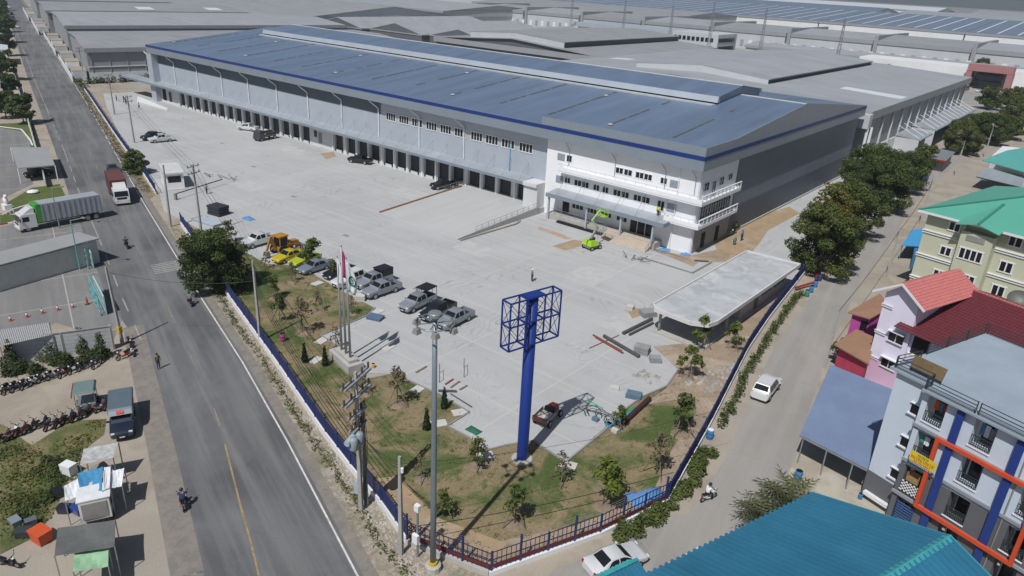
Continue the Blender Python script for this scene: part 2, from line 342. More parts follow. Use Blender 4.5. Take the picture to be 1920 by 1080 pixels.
sheet('verge', [(x, y-0.25) for x, y in FENCE]+[(-23.6,28.3), (-22,24)]+[(x+0.35, y+0.95) for x, y in ROAD_R[1:6]]+[(-104,47.2)], 0.012, M_rubble)
sheet('verge_far', FENCE_FAR+[(x+0.35, y+0.95) for x, y in [(-119.8,50.4), (-155.35,61.46), (-200.4,75.5), (-232,85.2)]], 0.012, two_tone('dry_verge', (0.27,0.215,0.14), (0.20,0.165,0.10), 0.6, c3=(0.13,0.13,0.06), s3=0.4, fine=0.3, fs=4))
sheet('verge_beyond', [(-236,88.2), (-560,186), (-560,185), (-900,287), (-900,283), (-527,176), (-282,101.2), (-232,86)], 0.012, two_tone('grass_verge', (0.21,0.175,0.10), (0.12,0.125,0.05), 0.4, fine=0.3, fs=4))
lane_l = [(-22.2,25.5), (-19.6,35.8), (-16.6,44.2), (-17.6,52.0), (-20.3,64.6), (-22.9,76.7), (-24.3,90.2), (-29.2,129.3), (-32.2,168.1), (-33.3,225.0), (-33,330)]
lane_r = [(-9,22.0), (-12.0,38.0), (-12.2,50.0), (-14.0,60.0), (-18.33,82.2), (-20.44,97.4), (-24.7,139.5), (-27.45,168.0), (-28.4,219.5), (-28,330)]
sheet('lane', [(-14,16), (-24,22)]+lane_l+lane_r[::-1], 0.016, M_lane)
sheet('apartment_forecourt', [(-13.6,60), (-11.9,47.0), (-1,47), (4,56), (4,72), (-14.8,72)], 0.012, two_tone('forecourt', (0.42,0.385,0.32), (0.35,0.31,0.25), 0.4, c3=(0.45,0.42,0.36), s3=0.3))
# sheets on the far side of the road
sheet('parking_lot', [(-109.41, 26.74), (-107.62, 36.01), (-99.89, 35.65), (-79.29, 29.43), (-73.76, 25.88), (-82.18, 23.54), (-81.49, 18.03), (-96,2), (-118,18)], 0.016, M_lot)
sheet('compound_drive', [(-119.84, 29.99), (-120.33, 34.31), (-117.01, 40.86), (-103.77, 37.63), (-107.62, 36.01), (-109.41, 26.74)], 0.0185, M_lot)
sheet('compound_lawn', [(-131.15, 34.25), (-138.08, 40.41), (-137.69, 44.59), (-130.31, 42.65), (-126.47, 37.93), (-127.32, 35.22)], 0.024, M_green)
sheet('compound_yard', [(-191.99, 52.50), (-186.58, 54.95), (-171.82, 52.00), (-140.37, 41.36), (-135.89, 36.52), (-134.70, 34.63)], 0.018, M_lot)
sheet('compound_lawn', [(-196.94, 54.04), (-194.35, 59.96), (-157.17, 48.07), (-157.73, 47.35), (-176.24, 53.01), (-186.00, 54.75), (-191.99, 52.50)], 0.024, M_green)
sheet('compound_bed', [(-126.45, 32.06), (-123.25, 33.73), (-120.33, 34.31), (-121.11, 30.39)], 0.024, M_green)
sheet('stall_verge', [(-65.31, 12.98), (-60.23, 13.67), (-61.71, 17.05), (-59.92, 19.37), (-57.69, 18.21), (-56.44, 15.83), (-52.55, 13.17), (-50.34, 11.64), (-48.83, 9.75), (-48.73, 7.81)], 0.014, M_wild)

# ---------------------------------------------------------------- the big warehouse with its office corner
M_roof = mat('roof_blue_metal', (0.178,0.242,0.355), 0.42, metal=0.35, var=0.16, scale=0.35, stretch=(1.0,0.06,1.0), wave=('X', 1.3, 0.25), dirt=0.10)
M_mon = mat('monitor_metal', (0.50,0.55,0.62), 0.4, metal=0.35, var=0.06, scale=0.3, wave=('X', 1.3, 0.2))
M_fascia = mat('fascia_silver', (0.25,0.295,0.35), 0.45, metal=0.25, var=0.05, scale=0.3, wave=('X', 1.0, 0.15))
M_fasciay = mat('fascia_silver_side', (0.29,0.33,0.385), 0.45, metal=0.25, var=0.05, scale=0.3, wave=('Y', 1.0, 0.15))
M_blue = mat('blue_stripe', (0.012,0.035,0.18), 0.4, var=0.06, scale=0.5)
M_wallg = mat('wall_silver', (0.41,0.455,0.515), 0.5, metal=0.15, var=0.05, scale=0.4, wave=('X', 1.2, 0.2))
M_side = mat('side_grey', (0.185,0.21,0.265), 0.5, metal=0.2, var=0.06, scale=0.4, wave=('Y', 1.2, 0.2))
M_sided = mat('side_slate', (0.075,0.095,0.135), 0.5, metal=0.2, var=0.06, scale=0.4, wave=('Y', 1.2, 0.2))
M_soff = mat('soffit', (0.30,0.31,0.33), 0.6, var=0.05)
M_can = mat('canopy_sheet', (0.36,0.395,0.435), 0.5, metal=0.2, var=0.10, scale=0.6, stretch=(1,0.2,1), dirt=0.2)
M_strip = mat('skylight_strip', (0.115,0.11,0.095), 0.6, var=0.2, scale=1)
M_walk = mat('ridge_flashing', (0.62,0.62,0.60), 0.5, var=0.1)
wh = wthing('warehouse', 'huge warehouse with blue metal roof, dock doors and white corner office', 'warehouse', (-44,96.5))
X0, X1, YF, YB, YR = -208.5, -43.1, 95.0, 172.0, 133.5
ZE, ZR = 15.0, 18.85
def roofz(y): return ZE+(ZR-ZE)*(y-YF)/(YR-YF) if y < YR else ZE+(ZR-ZE)*(YB-y)/(YB-YR)
b = MB()
b.slab([(X0,YF+0.15,ZE), (X1-0.15,YF+0.15,ZE), (X1-0.15,YR,ZR), (X0,YR,ZR)], 0.2)
b.slab([(X0,YR,ZR), (X1-0.15,YR,ZR), (X1-0.15,YB-0.15,ZE), (X0,YB-0.15,ZE)], 0.2)
roof = part('roof', M_roof, wh, b)
k = 0
xs_bay = [-51.5-11.85*i for i in range(14)]
for x in xs_bay:                     # dashed translucent strips, one line per bay and slope
    for (ya, yb) in ((100.5, 122), (145, 168)):
        b = MB(); y = ya+random.uniform(0, 1.5)
        while y < yb:
            L = random.uniform(1.6, 3.6)
            if random.random() < 0.9: b.poly([(x-0.21,y,roofz(y)+0.05), (x+0.21,y,roofz(y)+0.05), (x+0.21,min(y+L,yb),roofz(min(y+L,yb))+0.05), (x-0.21,min(y+L,yb),roofz(min(y+L,yb))+0.05)])
            y += L+random.uniform(0.1, 0.9)
        part('skylight_strip', M_strip, roof, b)['kind'] = 'stuff'
for x in xs_bay:
    for y in ((104.5 if k % 2 else 101.5), 118):
        b = MB(); k += 1
        if k % 3 == 0: b.lathe([(0.5,0), (0.5,0.06), (0.3,0.14), (0.05,0.16)], 10, o=(x+0.2, y, roofz(y)+0.05)); part('roof_vent', mat('vent_pale', (0.42,0.43,0.40), 0.6), roof, b, True)
# ridge monitor
mx0, mx1, my0, my1 = -197.0, -55.8, 124.6, 142.4
mz = 19.25; mr = 20.5
b = MB()
b.slab([(mx0,my0-0.5,mz), (mx1+0.4,my0-0.5,mz), (mx1+0.4,YR,mr), (mx0,YR,mr)], 0.12); b.slab([(mx0,YR,mr), (mx1+0.4,YR,mr), (mx1+0.4,my1+0.5,mz), (mx0,my1+0.5,mz)], 0.12)
mon = part('monitor_roof', M_roof, wh, b)
b = MB()
for y, s in ((my0, -1), (my1, 1)):
    zb = roofz(y)
    b.hexa([(mx0,y+s*0.9,mz-1.05), (mx1+0.3,y+s*0.9,mz-1.05), (mx1+0.3,y,mz-1.05), (mx0,y,mz-1.05)], [(mx0,y+s*0.62,mz-0.02), (mx1+0.3,y+s*0.62,mz-0.02), (mx1+0.3,y,mz-0.02), (mx0,y,mz-0.02)])
part('monitor_fascia', M_mon, wh, b)
b = MB()
for y in (my0, my1): b.box(mx0, mx1, y-0.05, y+0.05, roofz(y)-0.1, mz-1.0)
part('monitor_louvre', M_dark, wh, b)
for x in (mx0, mx1):
    b = MB(); b.add([(x,my0-0.4,roofz(my0)-0.1), (x,my1+0.4,roofz(my1)-0.1), (x,my1+0.4,mz-0.1), (x,YR,mr-0.1), (x,my0-0.4,mz-0.1)], [(0,1,2,3,4)]); part('monitor_gable', M_fasciay, wh, b)
b = MB(); b.box(mx0, mx1+0.4, YR-0.25, YR+0.25, mr-0.02, mr+0.06); b.box(mx1+0.4, X1, YR-0.25, YR+0.25, ZR-0.02, ZR+0.06); part('ridge_cap', M_walk, wh, b)
b = MB(); b.box(mx0, mx1, my0-2.2, my0-0.6, roofz(my0-1.4)-0.09, roofz(my0-1.4)+0.1); part('walkway', mat('walkway_sheet', (0.40,0.43,0.44), 0.6, var=0.15, scale=0.5), wh, b)
# fascia, front
b = MB(); b.box(X0, X1, YF, YF+0.14, 12.9, 15.06); part('fascia', M_fascia, wh, b)
b = MB(); b.box(-72.2, X1, YF-0.02, YF+0.16, 15.07, 16.3); part('parapet', M_fascia, wh, b)
b = MB(); b.box(X0-0.02, X1+0.02, YF-0.05, YF-0.003, 14.45, 15.02); part('blue_stripe', M_blue, wh, b)
# fascia, gable side (gable triangle above)
b = MB(); b.add([(X1,YF+0.16,12.9), (X1,YB,12.9), (X1,YB,15.1), (X1,YR,ZR+0.15), (X1,YF+10,16.35), (X1,YF+0.16,16.3)], [(0,1,2,3,4,5)])
b.add([(X1-0.14,YF+0.16,12.9), (X1-0.14,YB,12.9), (X1-0.14,YB,15.1), (X1-0.14,YR,ZR+0.15), (X1-0.14,YF+10,16.35), (X1-0.14,YF+0.16,16.3)], [(5,4,3,2,1,0)])
k = len(b.v)-12; b.f += [(k+i, k+6+i, k+6+(i+1) % 6, k+(i+1) % 6) for i in range(6)]; b.m += [0]*6
part('gable_fascia', M_fasciay, wh, b)
b = MB(); b.box(X1+0.003, X1+0.05, YF-0.05, YB+0.02, 14.45, 15.02); part('blue_stripe', M_blue, wh, b)
b = MB(); b.box(X0, X1-0.15, YF+0.15, 97.0, 12.86, 12.95); b.box(-44.2, X1-0.15, 97.0, YB, 12.86, 12.95); part('soffit', M_soff, wh, b)
b = MB(); b.box(X0, X0+0.3, YF+0.2, YB, 12.9, 15.0); b.box(X0, X1, YB-0.14, YB, 12.9, 15.05); part('fascia_back', M_fascia, wh, b)
# walls
b = MB(); b.box(-206.5, -71.62, 96.9, 97.2, 4.8, 12.9); part('upper_wall', M_wallg, wh, b)
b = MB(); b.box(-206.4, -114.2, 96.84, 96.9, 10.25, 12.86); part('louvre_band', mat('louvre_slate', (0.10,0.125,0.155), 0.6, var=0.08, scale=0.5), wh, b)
b = MB(); b.box(-209.2, -206.5, 95.1, 97.2, 0, 12.9); part('end_pier', M_wallg, wh, b)
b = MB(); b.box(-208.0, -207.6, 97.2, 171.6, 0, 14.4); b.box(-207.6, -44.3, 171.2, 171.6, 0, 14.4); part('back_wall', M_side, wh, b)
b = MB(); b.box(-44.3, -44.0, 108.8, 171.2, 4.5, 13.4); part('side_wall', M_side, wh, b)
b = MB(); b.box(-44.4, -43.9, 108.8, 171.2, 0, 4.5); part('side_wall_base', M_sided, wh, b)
b = MB(); b.box(-43.95, -43.7, 108.8, 171.2, 0, 0.35); part('side_plinth', M_conc, wh, b)
# dock front: wall with openings, columns, doors
M_dock = mat('dock_white', (0.60,0.61,0.62), 0.6, var=0.06, scale=0.5, dirt=0.2)
doors = [-76.4, -80.65, -84.4, -88.1]
for i in range(9):
    c0 = -96.05-11.85*i
    doors += [c0+3.85, c0, c0-3.75]
doors = sorted([d for d in doors if not (-136.5 < d < -130.5) and d > -199])
b = MB()
edges = []
for d in doors:
    lo = 0.95 if d > -92.5 else 0.55
    edges.append((d-1.45, d+1.45, lo))
x = -206.5
for a, c, lo in edges+[(-71.62, -71.62, 0)]:
    if a > x: b.box(x, a, 96.5, 97.2, 0, 4.8)
    if c > a:
        b.box(a, c, 96.5, 97.2, 0, lo); b.box(a, c, 96.5, 97.2, 3.95, 4.8)
    x = c
part('dock_wall', M_dock, wh, b)
for a, c, lo in edges:
    b = MB(); b.box(a, c, 97.0, 97.1, lo, 3.95, 0)
    for q in range(1, 6): b.box(a, c, 96.985, 97.0, lo+q*(3.95-lo)/6-0.02, lo+q*(3.95-lo)/6+0.02, 1)
    part('dock_door', [mat('shutter_dark', (0.030,0.033,0.038), 0.5, var=0.15), M_black], wh, b)
    if lo < 0.9:
        b = MB(); b.box(a+0.1, a+0.4, 96.36, 96.5, 0.25, 0.6); b.box(c-0.4, c-0.1, 96.36, 96.5, 0.25, 0.6); part('dock_bumper', M_rubber, wh, b)
for i, (a, c, lo) in enumerate(edges):
    b = MB(); b.box(a-0.62, a-0.2, 96.25, 96.5, 0, 4.8); part('column', M_white, wh, b)
b = MB(); b.box(-134.9, -133.6, 96.45, 96.5, 0.9, 3.2); part('service_door', M_concd, wh, b)
b = MB(); b.box(-136.4, -135.4, 96.45, 96.5, 2.0, 3.4); part('window', M_glass, wh, b)
b = MB(); b.box(-205.5, -203.6, 96.45, 96.5, 0.6, 3.6); part('service_door', M_dark, wh, b)
b = MB(); b.box(-202, -200.6, 96.45, 96.5, 0.6, 3.2); part('service_door', mat('door_plum', (0.06,0.04,0.05), 0.5), wh, b)
# dock canopy
b = MB(); b.hexa([(-224,93.9,4.72), (-74.6,93.9,4.72), (-74.6,96.9,4.9), (-224,96.9,4.9)], [(-224,93.9,5.1), (-74.6,93.9,5.1), (-74.6,96.9,5.45), (-224,96.9,5.45)])
can = part('dock_canopy', M_can, wh, b)
b = MB(); b.box(-224.05, -74.55, 93.8, 93.9, 4.66, 5.14); part('canopy_gutter', M_fascia, can, b)
b = MB(); b.box(-74.6, -71.62, 94.3, 96.9, 0.9, 5.2); b.box(-74.6, -71.62, 93.9, 94.3, 4.6, 5.2); part('dock_end_wall', M_dock, wh, b)
for i in range(38):           # canopy stay rods
    x = -75.8-3.9*i
    if x < -205: break
    b = MB(); b.tube((x,94.3,5.12), (x,96.88,7.6), 0.03, 5); part('canopy_rod', M_steel, can, b)
for i in range(11):           # downpipes with their offset at the top
    x = -91.04-11.85*i
    b = MB(); b.path([(x-1.3,95.3,13.0), (x-0.9,95.5,12.5), (x,96.7,11.3), (x,96.72,5.5)], 0.13, 6); part('downpipe', M_white, wh, b)
b = MB(); b.box(-80.1, -79.95, 96.7, 96.88, 5.6, 10.9); part('blue_duct', mat('sky_blue_paint', (0.16,0.36,0.55), 0.5), wh, b)
for i, (a, c) in enumerate([(-112.57,-109.72), (-108.75,-105.88), (-105.08,-102.08), (-101.1,-98.16), (-97.31,-94.4), (-93.58,-90.67), (-89.46,-86.58), (-85.88,-82.85), (-82.11,-79.1), (-78.12,-75.08)]):
    b = MB(); z0, z1 = 9.3, 10.95
    b.box(a, c, 96.8, 96.9, z0, z0+0.14); b.box(a, c, 96.8, 96.9, z1-0.14, z1)
    for q in range(5): xx = a+(c-a-0.12)*q/4; b.box(xx, xx+0.12, 96.8, 96.9, z0+0.14, z1-0.14)
    w = part('window', M_white, wh, b)
    for q in range(4):
        xa = a+(c-a-0.12)*q/4+0.12; xb = a+(c-a-0.12)*(q+1)/4
        b = MB(); b.box(xa, xb, 96.85, 96.895, z0+0.14, z1-0.14); part('pane', M_glass, w, b)
# left loading ramp wall
b = MB(); pa, pb = (-209.86, 91.25), (-193.01, 91.09)
b.hexa([(pa[0],pa[1],0), (pb[0],pb[1],0), (pb[0]+0.1,pb[1]+0.35,0), (pa[0]+0.1,pa[1]+0.35,0)], [(pa[0],pa[1],1.3), (pb[0],pb[1],0.5), (pb[0]+0.1,pb[1]+0.35,0.5), (pa[0]+0.1,pa[1]+0.35,1.3)])
part('ramp_wall', M_white, wh, b)
# ---------------- ramp up to the right-hand doors
M_ramp = streaky('ramp_concrete', (0.445,0.450,0.450), (0.385,0.390,0.390), (0.505,0.508,0.505), 90, amt=0.7)
b = MB(); b.add([(-89.3,75.2,0.034), (-71.4,75.2,0.034), (-71.4,92.5,0.95), (-89.3,92.5,0.95), (-71.4,96.5,0.95), (-89.3,96.5,0.95), (-71.4,92.5,0), (-89.3,92.5,0), (-89.3,96.5,0), (-71.4,96.5,0)],
      [(0,1,2,3), (3,2,4,5), (0,3,7), (3,5,8,7), (1,6,2), (6,9,4,2)])
part('loading_ramp', M_ramp, wh, b)
for x in (-89.3, -71.4):
    b = MB(); b.hexa([(x-0.1,75.0,0), (x+0.1,75.0,0), (x+0.1,94.5,0), (x-0.1,94.5,0)], [(x-0.1,75.0,0.28), (x+0.1,75.0,0.28), (x+0.1,94.5,1.3), (x-0.1,94.5,1.3)])
    part('ramp_kerb', mat('raw_brick', (0.30,0.17,0.10), 0.9, var=0.3, scale=3) if x < -80 else M_conc, wh, b)
    rl = MB(); pts = [(x, 79.0 if x > -80 else 88.5), (x, 94.8)]
    n = 11 if x > -80 else 4
    for q in range(n+1):
        y = pts[0][1]+(pts[1][1]-pts[0][1])*q/n; zb = max(0.05, min(0.95, 0.95*(y-75.2)/17.3))
        rl.tube((x,y,zb), (x,y,zb+1.05), 0.035, 5)
        if q: rl.tube((x,py,pz+1.05), (x,y,zb+1.05), 0.035, 5); rl.tube((x,py,pz+0.6), (x,y,zb+0.6), 0.025, 5)
        py, pz = y, zb
    part('ramp_railing', M_steel, wh, rl)
b = MB(); q0 = (-70.90, 75.04); q1 = (-70.31, 87.50)
b.bar((q0[0],q0[1],0.12), (q1[0],q1[1],0.12), 0.3, 0.2); b.bar((q1[0],q1[1],0.12), ((-70.96, 89.25)[0],(-70.96, 89.25)[1],0.12), 0.3, 0.2); part('low_kerb', M_concd, wh, b)
# ---------------- office
M_off = mat('office_white', (0.80,0.81,0.84), 0.6, var=0.035, scale=0.5, dirt=0.05)
b = MB(); b.box(-71.6, -43.75, 96.3, 108.8, 0, 12.88); part('office_wall', M_off, wh, b)
b = MB(); b.box(-43.75, -43.7, 96.7, 108.78, 0.0, 3.6); part('office_base_tiles', mat('stone_cladding', (0.26,0.255,0.25), 0.6, var=0.2, scale=4), wh, b)
def office_win(x0, x1, z0, z1, n, y=96.3):
    b = MB(); f = 0.09
    b.box(x0-f, x1+f, y-0.07, y-0.002, z0-f, z0); b.box(x0-f, x1+f, y-0.07, y-0.002, z1, z1+f)
    for q in range(n+1): xx = x0+(x1-x0)*q/n; b.box(xx-f/2, xx+f/2, y-0.07, y-0.002, z0, z1)
    w = part('window', M_white, wh, b)
    for q in range(n):
        b = MB(); b.box(x0+(x1-x0)*q/n+f/2, x0+(x1-x0)*(q+1)/n-f/2, y-0.04, y-0.002, z0, z1); part('pane', M_glass, w, b)
for a, c, z1, z0, n in [(-67.55,-66.5,10.65,9.65,2), (-58.1,-56.75,10.5,9.65,2), (-56.55,-55.15,10.5,9.65,2), (-54.5,-53.1,10.5,9.65,2), (-53.0,-51.65,10.5,9.65,2), (-50.2,-49.1,10.5,9.65,2),
      (-67.6,-66.5,6.95,6.05,2), (-65.65,-64.25,6.95,6.05,2), (-64.15,-62.8,6.95,6.05,2), (-61.9,-60.75,6.95,6.05,2), (-60.15,-59.05,6.95,6.05,2), (-58.1,-56.75,6.95,6.05,2), (-56.6,-55.25,6.95,6.05,2), (-54.4,-53.05,6.95,6.05,2), (-52.9,-51.55,6.95,6.05,2), (-50.2,-49.0,6.95,5.5,2),
      (-65.7,-63.45,3.1,2.2,3), (-62.8,-60.7,3.1,2.2,3), (-59.95,-58.0,3.1,2.2,3), (-57.0,-55.1,3.1,2.2,3)]:
    office_win(a, c, z0, z1, n)
for a, c, z0, z1 in [(-69.4,-67.95,9.6,10.65), (-48.6,-47.1,9.45,10.5), (-69.4,-67.95,5.8,6.95), (-48.55,-47.05,5.7,6.95)]:      # louvred screens
    b = MB(); b.box(a, c, 96.22, 96.298, z0, z1, 0)
    for q in range(6): b.box(a+0.05, c-0.05, 96.17, 96.22, z0+0.08+q*(z1-z0-0.1)/6, z0+0.16+q*(z1-z0-0.1)/6, 1)
    part('louvre', [M_fascia, M_wallg], wh, b)
b = MB(); b.box(-67.6, -66.3, 96.22, 96.298, 1.0, 3.0); part('door', M_glass, wh, b)
b = MB(); b.box(-54.4, -50.4, 96.2, 96.298, 1.0, 3.3); part('entrance_glazing', M_glass, wh, b)
for x in (-53.1, -51.7):
    b = MB(); b.box(x-0.05, x+0.05, 96.12, 96.2, 1.0, 3.3); part('mullion', M_white, wh, b)
for (z0, z1, xa) in ((7.95,8.85,-68.2), (4.4,5.25,-48.2)):
    b = MB(); b.box(xa, -42.5, 94.95, 96.29, z0, z0+0.25); b.box(-43.7, -42.5, 96.29, 108.4, z0, z0+0.25)
    b.box(xa, -42.5, 94.9, 95.05, z0+0.25, z1); b.box(-42.65, -42.5, 95.05, 108.4, z0+0.25, z1-0.35)
    b.box(-43.7, -42.65, 108.25, 108.4, z0+0.25, z1-0.35); b.box(xa, xa+0.15, 95.05, 96.29, z0+0.25, z1)
    bal = part('balcony', M_off, wh, b)
    for q in range(11):        # posts of the side balustrade
        y = 95.1+1.31*q; b = MB(); b.box(-42.64, -42.51, y, y+0.14, z1-0.35, z1+0.45); part('baluster', M_off, bal, b)
    b = MB(); b.box(-42.66, -42.49, 95.05, 108.4, z1+0.45, z1+0.58); b.box(-42.62, -42.53, 95.05, 108.4, z1-0.02, z1+0.05); part('handrail', M_off, bal, b)
    b = MB(); n = 14 if xa < -60 else 4
    for q in range(n+1): x = xa+(-42.7-xa)*q/n; b.tube((x,94.98,z1), (x,94.98,z1+0.45), 0.02, 4)
    b.tube((xa,94.98,z1+0.45), (-42.6,94.98,z1+0.45), 0.025, 4); part('front_rail', M_steel, bal, b)
for (y0, y1, z0, z1) in [(97.5,99,9.5,10.6), (100.2,101.4,8.3,10.4), (102.6,104,9.5,10.6), (105.6,107,9.8,10.6), (97.3,107.6,4.8,7.0)]:
    b = MB(); b.box(-43.72, -43.66, y0, y1, z0, z1); w = part('side_window', M_glass, wh, b)
    n = 2 if y1-y0 < 2 else 12
    for q in range(n+1):
        b = MB(); y = y0+(y1-y0)*q/n; b.box(-43.69, -43.62, y-0.05, y+0.05, z0, z1); part('mullion', M_white, w, b)
for y0, z0 in ((104, 0.3), (99.2, 0.3)):
    b = MB(); b.box(-43.72, -43.67, y0, y0+1.3, z0, z0+2.4); part('side_door', M_dark, wh, b)
# entrance canopy, posts, platform and steps
b = MB(); b.hexa([(-69.0,93.3,4.05), (-47.2,93.3,4.05), (-47.2,96.29,4.2), (-69.0,96.29,4.2)], [(-69.0,93.3,4.5), (-47.2,93.3,4.5), (-47.2,96.29,4.85), (-69.0,96.29,4.85)]); ec = part('entrance_canopy', M_can, wh, b)
b = MB(); b.box(-69.05, -47.15, 93.2, 93.3, 3.95, 4.6); b.box(-47.2, -47.1, 93.3, 94.9, 3.95, 4.6); part('canopy_edge', M_fascia, ec, b)
for i in range(6):
    x = -67.2-(-67.2+48.6)*i/5; b = MB(); b.tube((x,93.6,4.5), (x,96.28,7.4), 0.03, 5); part('canopy_rod', M_steel, ec, b)
for x in (-68.6, -61, -54.6, -49.0):
    b = MB(); b.box(x-0.14, x+0.14, 93.5, 93.78, 0.0, 4.06); part('canopy_post', M_wallg, wh, b)
b = MB(); b.box(-69.2, -48.6, 93.9, 96.29, 0, 0.98); part('platform', M_conc, wh, b)
M_step = mat('beige_tile', (0.50,0.43,0.36), 0.6, var=0.08, scale=1)
for q in range(6):
    b = MB(); b.box(-57.2, -48.9, 93.9-0.36*(q+1), 93.9-0.36*q, 0, 0.98-0.155*(q+1)+0.0); part('step', M_step, wh, b)
b = MB(); b.box(-57.2, -48.9, 93.9, 96.2, 0.98, 0.995); part('tiled_landing', M_step, wh, b)
b = MB()
for x in (-57.3, -48.8):
    for q in range(4):
        y = 91.7+q*0.75; z = 0.03 if q == 0 else min(0.98, 0.02+q*0.32); b.tube((x,y,z), (x,y,z+0.95), 0.03, 5)
        if q: b.tube((x,py,pz+0.95), (x,y,z+0.95), 0.03, 5); b.tube((x,py,pz+0.5), (x,y,z+0.5), 0.02, 5)
        py, pz = y, z
part('stair_railing', M_steel, wh, b)
b = MB()
for q in range(9):
    x = -69.0+1.4*q; b.tube((x,94.0,0.98), (x,94.0,1.95), 0.03, 5)
b.tube((-69,94.0,1.95), (-57.8,94.0,1.95), 0.03, 5); b.tube((-69,94.0,1.5), (-57.8,94.0,1.5), 0.02, 5); part('platform_railing', M_steel, wh, b)
b = MB(); b.box(-66.5, -57.4, 93.2, 93.88, 0.0, 0.34); part('planter_trough', M_dark, wh, b)
b = MB()
for x in (-43.9, -47.2): b.tube((x,96.2,0), (x,96.2,12.8), 0.07, 6)
part('downpipe', M_white, wh, b)
for x, y in [(-67.0,95.3), (-58.2,95.3), (-49.4,95.3), (-44.5,95.3)]:
    b = MB(); b.path([(x-0.8,95.6,13.0), (x,96.1,11.6), (x,96.2,9.0)], 0.05, 5); part('downpipe', M_steel, wh, b)
b = MB(); c0 = (-48.29, 89.43); c1 = (-39.84, 89.42); c2 = (-39.83, 95.43)
for p, q in ((c0,c1), (c1,c2)): b.bar((p[0],p[1],0.1), (q[0],q[1],0.1), 0.22, 0.2)
part('pad_kerb', M_concd, wh, b)

# ---------------------------------------------------------------- factories and sheds around and behind
M_fr = mat('old_roof_grey', (0.335,0.355,0.38), 0.6, metal=0.05, var=0.12, scale=0.5, stretch=(.12,1,1), dirt=0.2, wave=('Y', .5, .25))
M_fr2 = mat('old_roof_warm', (0.285,0.295,0.31), 0.6, var=0.12, scale=0.5, stretch=(.12,1,1), dirt=0.22, wave=('Y', .5, .25))
M_fw = mat('shed_wall_grey', (0.30,0.315,0.335), 0.6, var=0.06, scale=0.2, wave=('X', 0.6, 0.3))
M_fwd = mat('shed_wall_dark', (0.12,0.125,0.14), 0.6, var=0.08, scale=0.2)
M_fwl = mat('shed_wall_light', (0.50,0.52,0.55), 0.6, var=0.06, scale=0.2, wave=('Y', 0.6, 0.3))
M_solar = mat('solar_roof', (0.25,0.31,0.42), 0.35, metal=0.4, var=0.06, scale=0.05)
M_sky = mat('roof_light', (0.62,0.66,0.70), 0.5, var=0.05)
def shed(name, label, x0, x1, y0, y1, z, ridge, axis='y', roofm=None, wallm=None, over=0.5, group=None, fascia=1.0, base=None, cat='warehouse', rpos=0.5):
    """gabled shed; the ridge runs along `axis`"""
    t = wthing(name, label, cat, ((x0+x1)/2, (y0+y1)/2), group)
    roofm = roofm or M_fr; wallm = wallm or M_fw
    b = MB()
    if axis == 'y':
        xm = x0+(x1-x0)*rpos
        b.slab([(x0-over,y0-over,z), (xm,y0-over,ridge), (xm,y1+over,ridge), (x0-over,y1+over,z)], 0.3); b.slab([(xm,y0-over,ridge), (x1+over,y0-over,z), (x1+over,y1+over,z), (xm,y1+over,ridge)], 0.3)
    else:
        ym = y0+(y1-y0)*rpos
        b.slab([(x0-over,y0-over,z), (x1+over,y0-over,z), (x1+over,ym,ridge), (x0-over,ym,ridge)], 0.3); b.slab([(x0-over,ym,ridge), (x1+over,ym,ridge), (x1+over,y1+over,z), (x0-over,y1+over,z)], 0.3)
    part('roof', roofm, t, b)
    b = MB(); zt = z-0.32
    if axis == 'y':
        xm = x0+(x1-x0)*rpos
        for y in (y0, y1): b.add([(x0,y,0), (x1,y,0), (x1,y,zt), (xm,y,ridge-0.32), (x0,y,zt)], [(0,1,2,3,4)])
        for x in (x0, x1): b.add([(x,y0,0), (x,y1,0), (x,y1,zt), (x,y0,zt)], [(0,1,2,3)])
    else:
        ym = y0+(y1-y0)*rpos
        for x in (x0, x1): b.add([(x,y0,0), (x,y1,0), (x,y1,zt), (x,ym,ridge-0.32), (x,y0,zt)], [(0,1,2,3,4)])
        for y in (y0, y1): b.add([(x0,y,0), (x1,y,0), (x1,y,zt), (x0,y,zt)], [(0,1,2,3)])
    part('wall', wallm, t, b)
    if fascia:
        b = MB(); b.box(x0-over-0.1, x1+over+0.1, y0-over-0.15, y0-over, z-fascia, z+0.05); b.box(x1+over, x1+over+0.15, y0-over, y1+over, z-fascia, z+0.05); part('eave_gutter', M_fw, t, b)
    if base:
        b = MB(); b.box(x0-0.05, x1+0.05, y0-0.08, y0-0.01, 0, base); b.box(x1+0.01, x1+0.08, y0-0.08, y1, 0, base); b.box(x0-0.08, x0-0.01, y0-0.08, y1, 0, base); part('wall_base', M_white, t, b)
    return t
def monitor(t, x0, x1, y0, y1, z, ridge, axis='y', m=None, open_h=0.9):
    b = MB()
    if axis == 'y':
        xm = (x0+x1)/2
        b.slab([(x0,y0,z), (xm,y0,ridge), (xm,y1,ridge), (x0,y1,z)], 0.25); b.slab([(xm,y0,ridge), (x1,y0,z), (x1,y1,z), (xm,y1,ridge)], 0.25)
    else:
        ym = (y0+y1)/2
        b.slab([(x0,y0,z), (x1,y0,z), (x1,ym,ridge), (x0,ym,ridge)], 0.25); b.slab([(x0,ym,ridge), (x1,ym,ridge), (x1,y1,z), (x0,y1,z)], 0.25)
    part('monitor_roof', m or M_fr, t, b)
    b = MB(); i = 1.2
    b.box(x0+i, x1-i, y0+0.2, y1-0.2, z-2.4, z-0.2); part('monitor_side', M_fwd, t, b)
    xm = (x0+x1)/2
    for y in (y0+.05, y1-.05): b = MB(); b.poly([(x0+.4,y,z-2.4), (x1-.4,y,z-2.4), (x1-.4,y,z-.2), (xm,y,ridge-.2), (x0+.4,y,z-.2)]); part('monitor_gable', M_fwl, t, b)
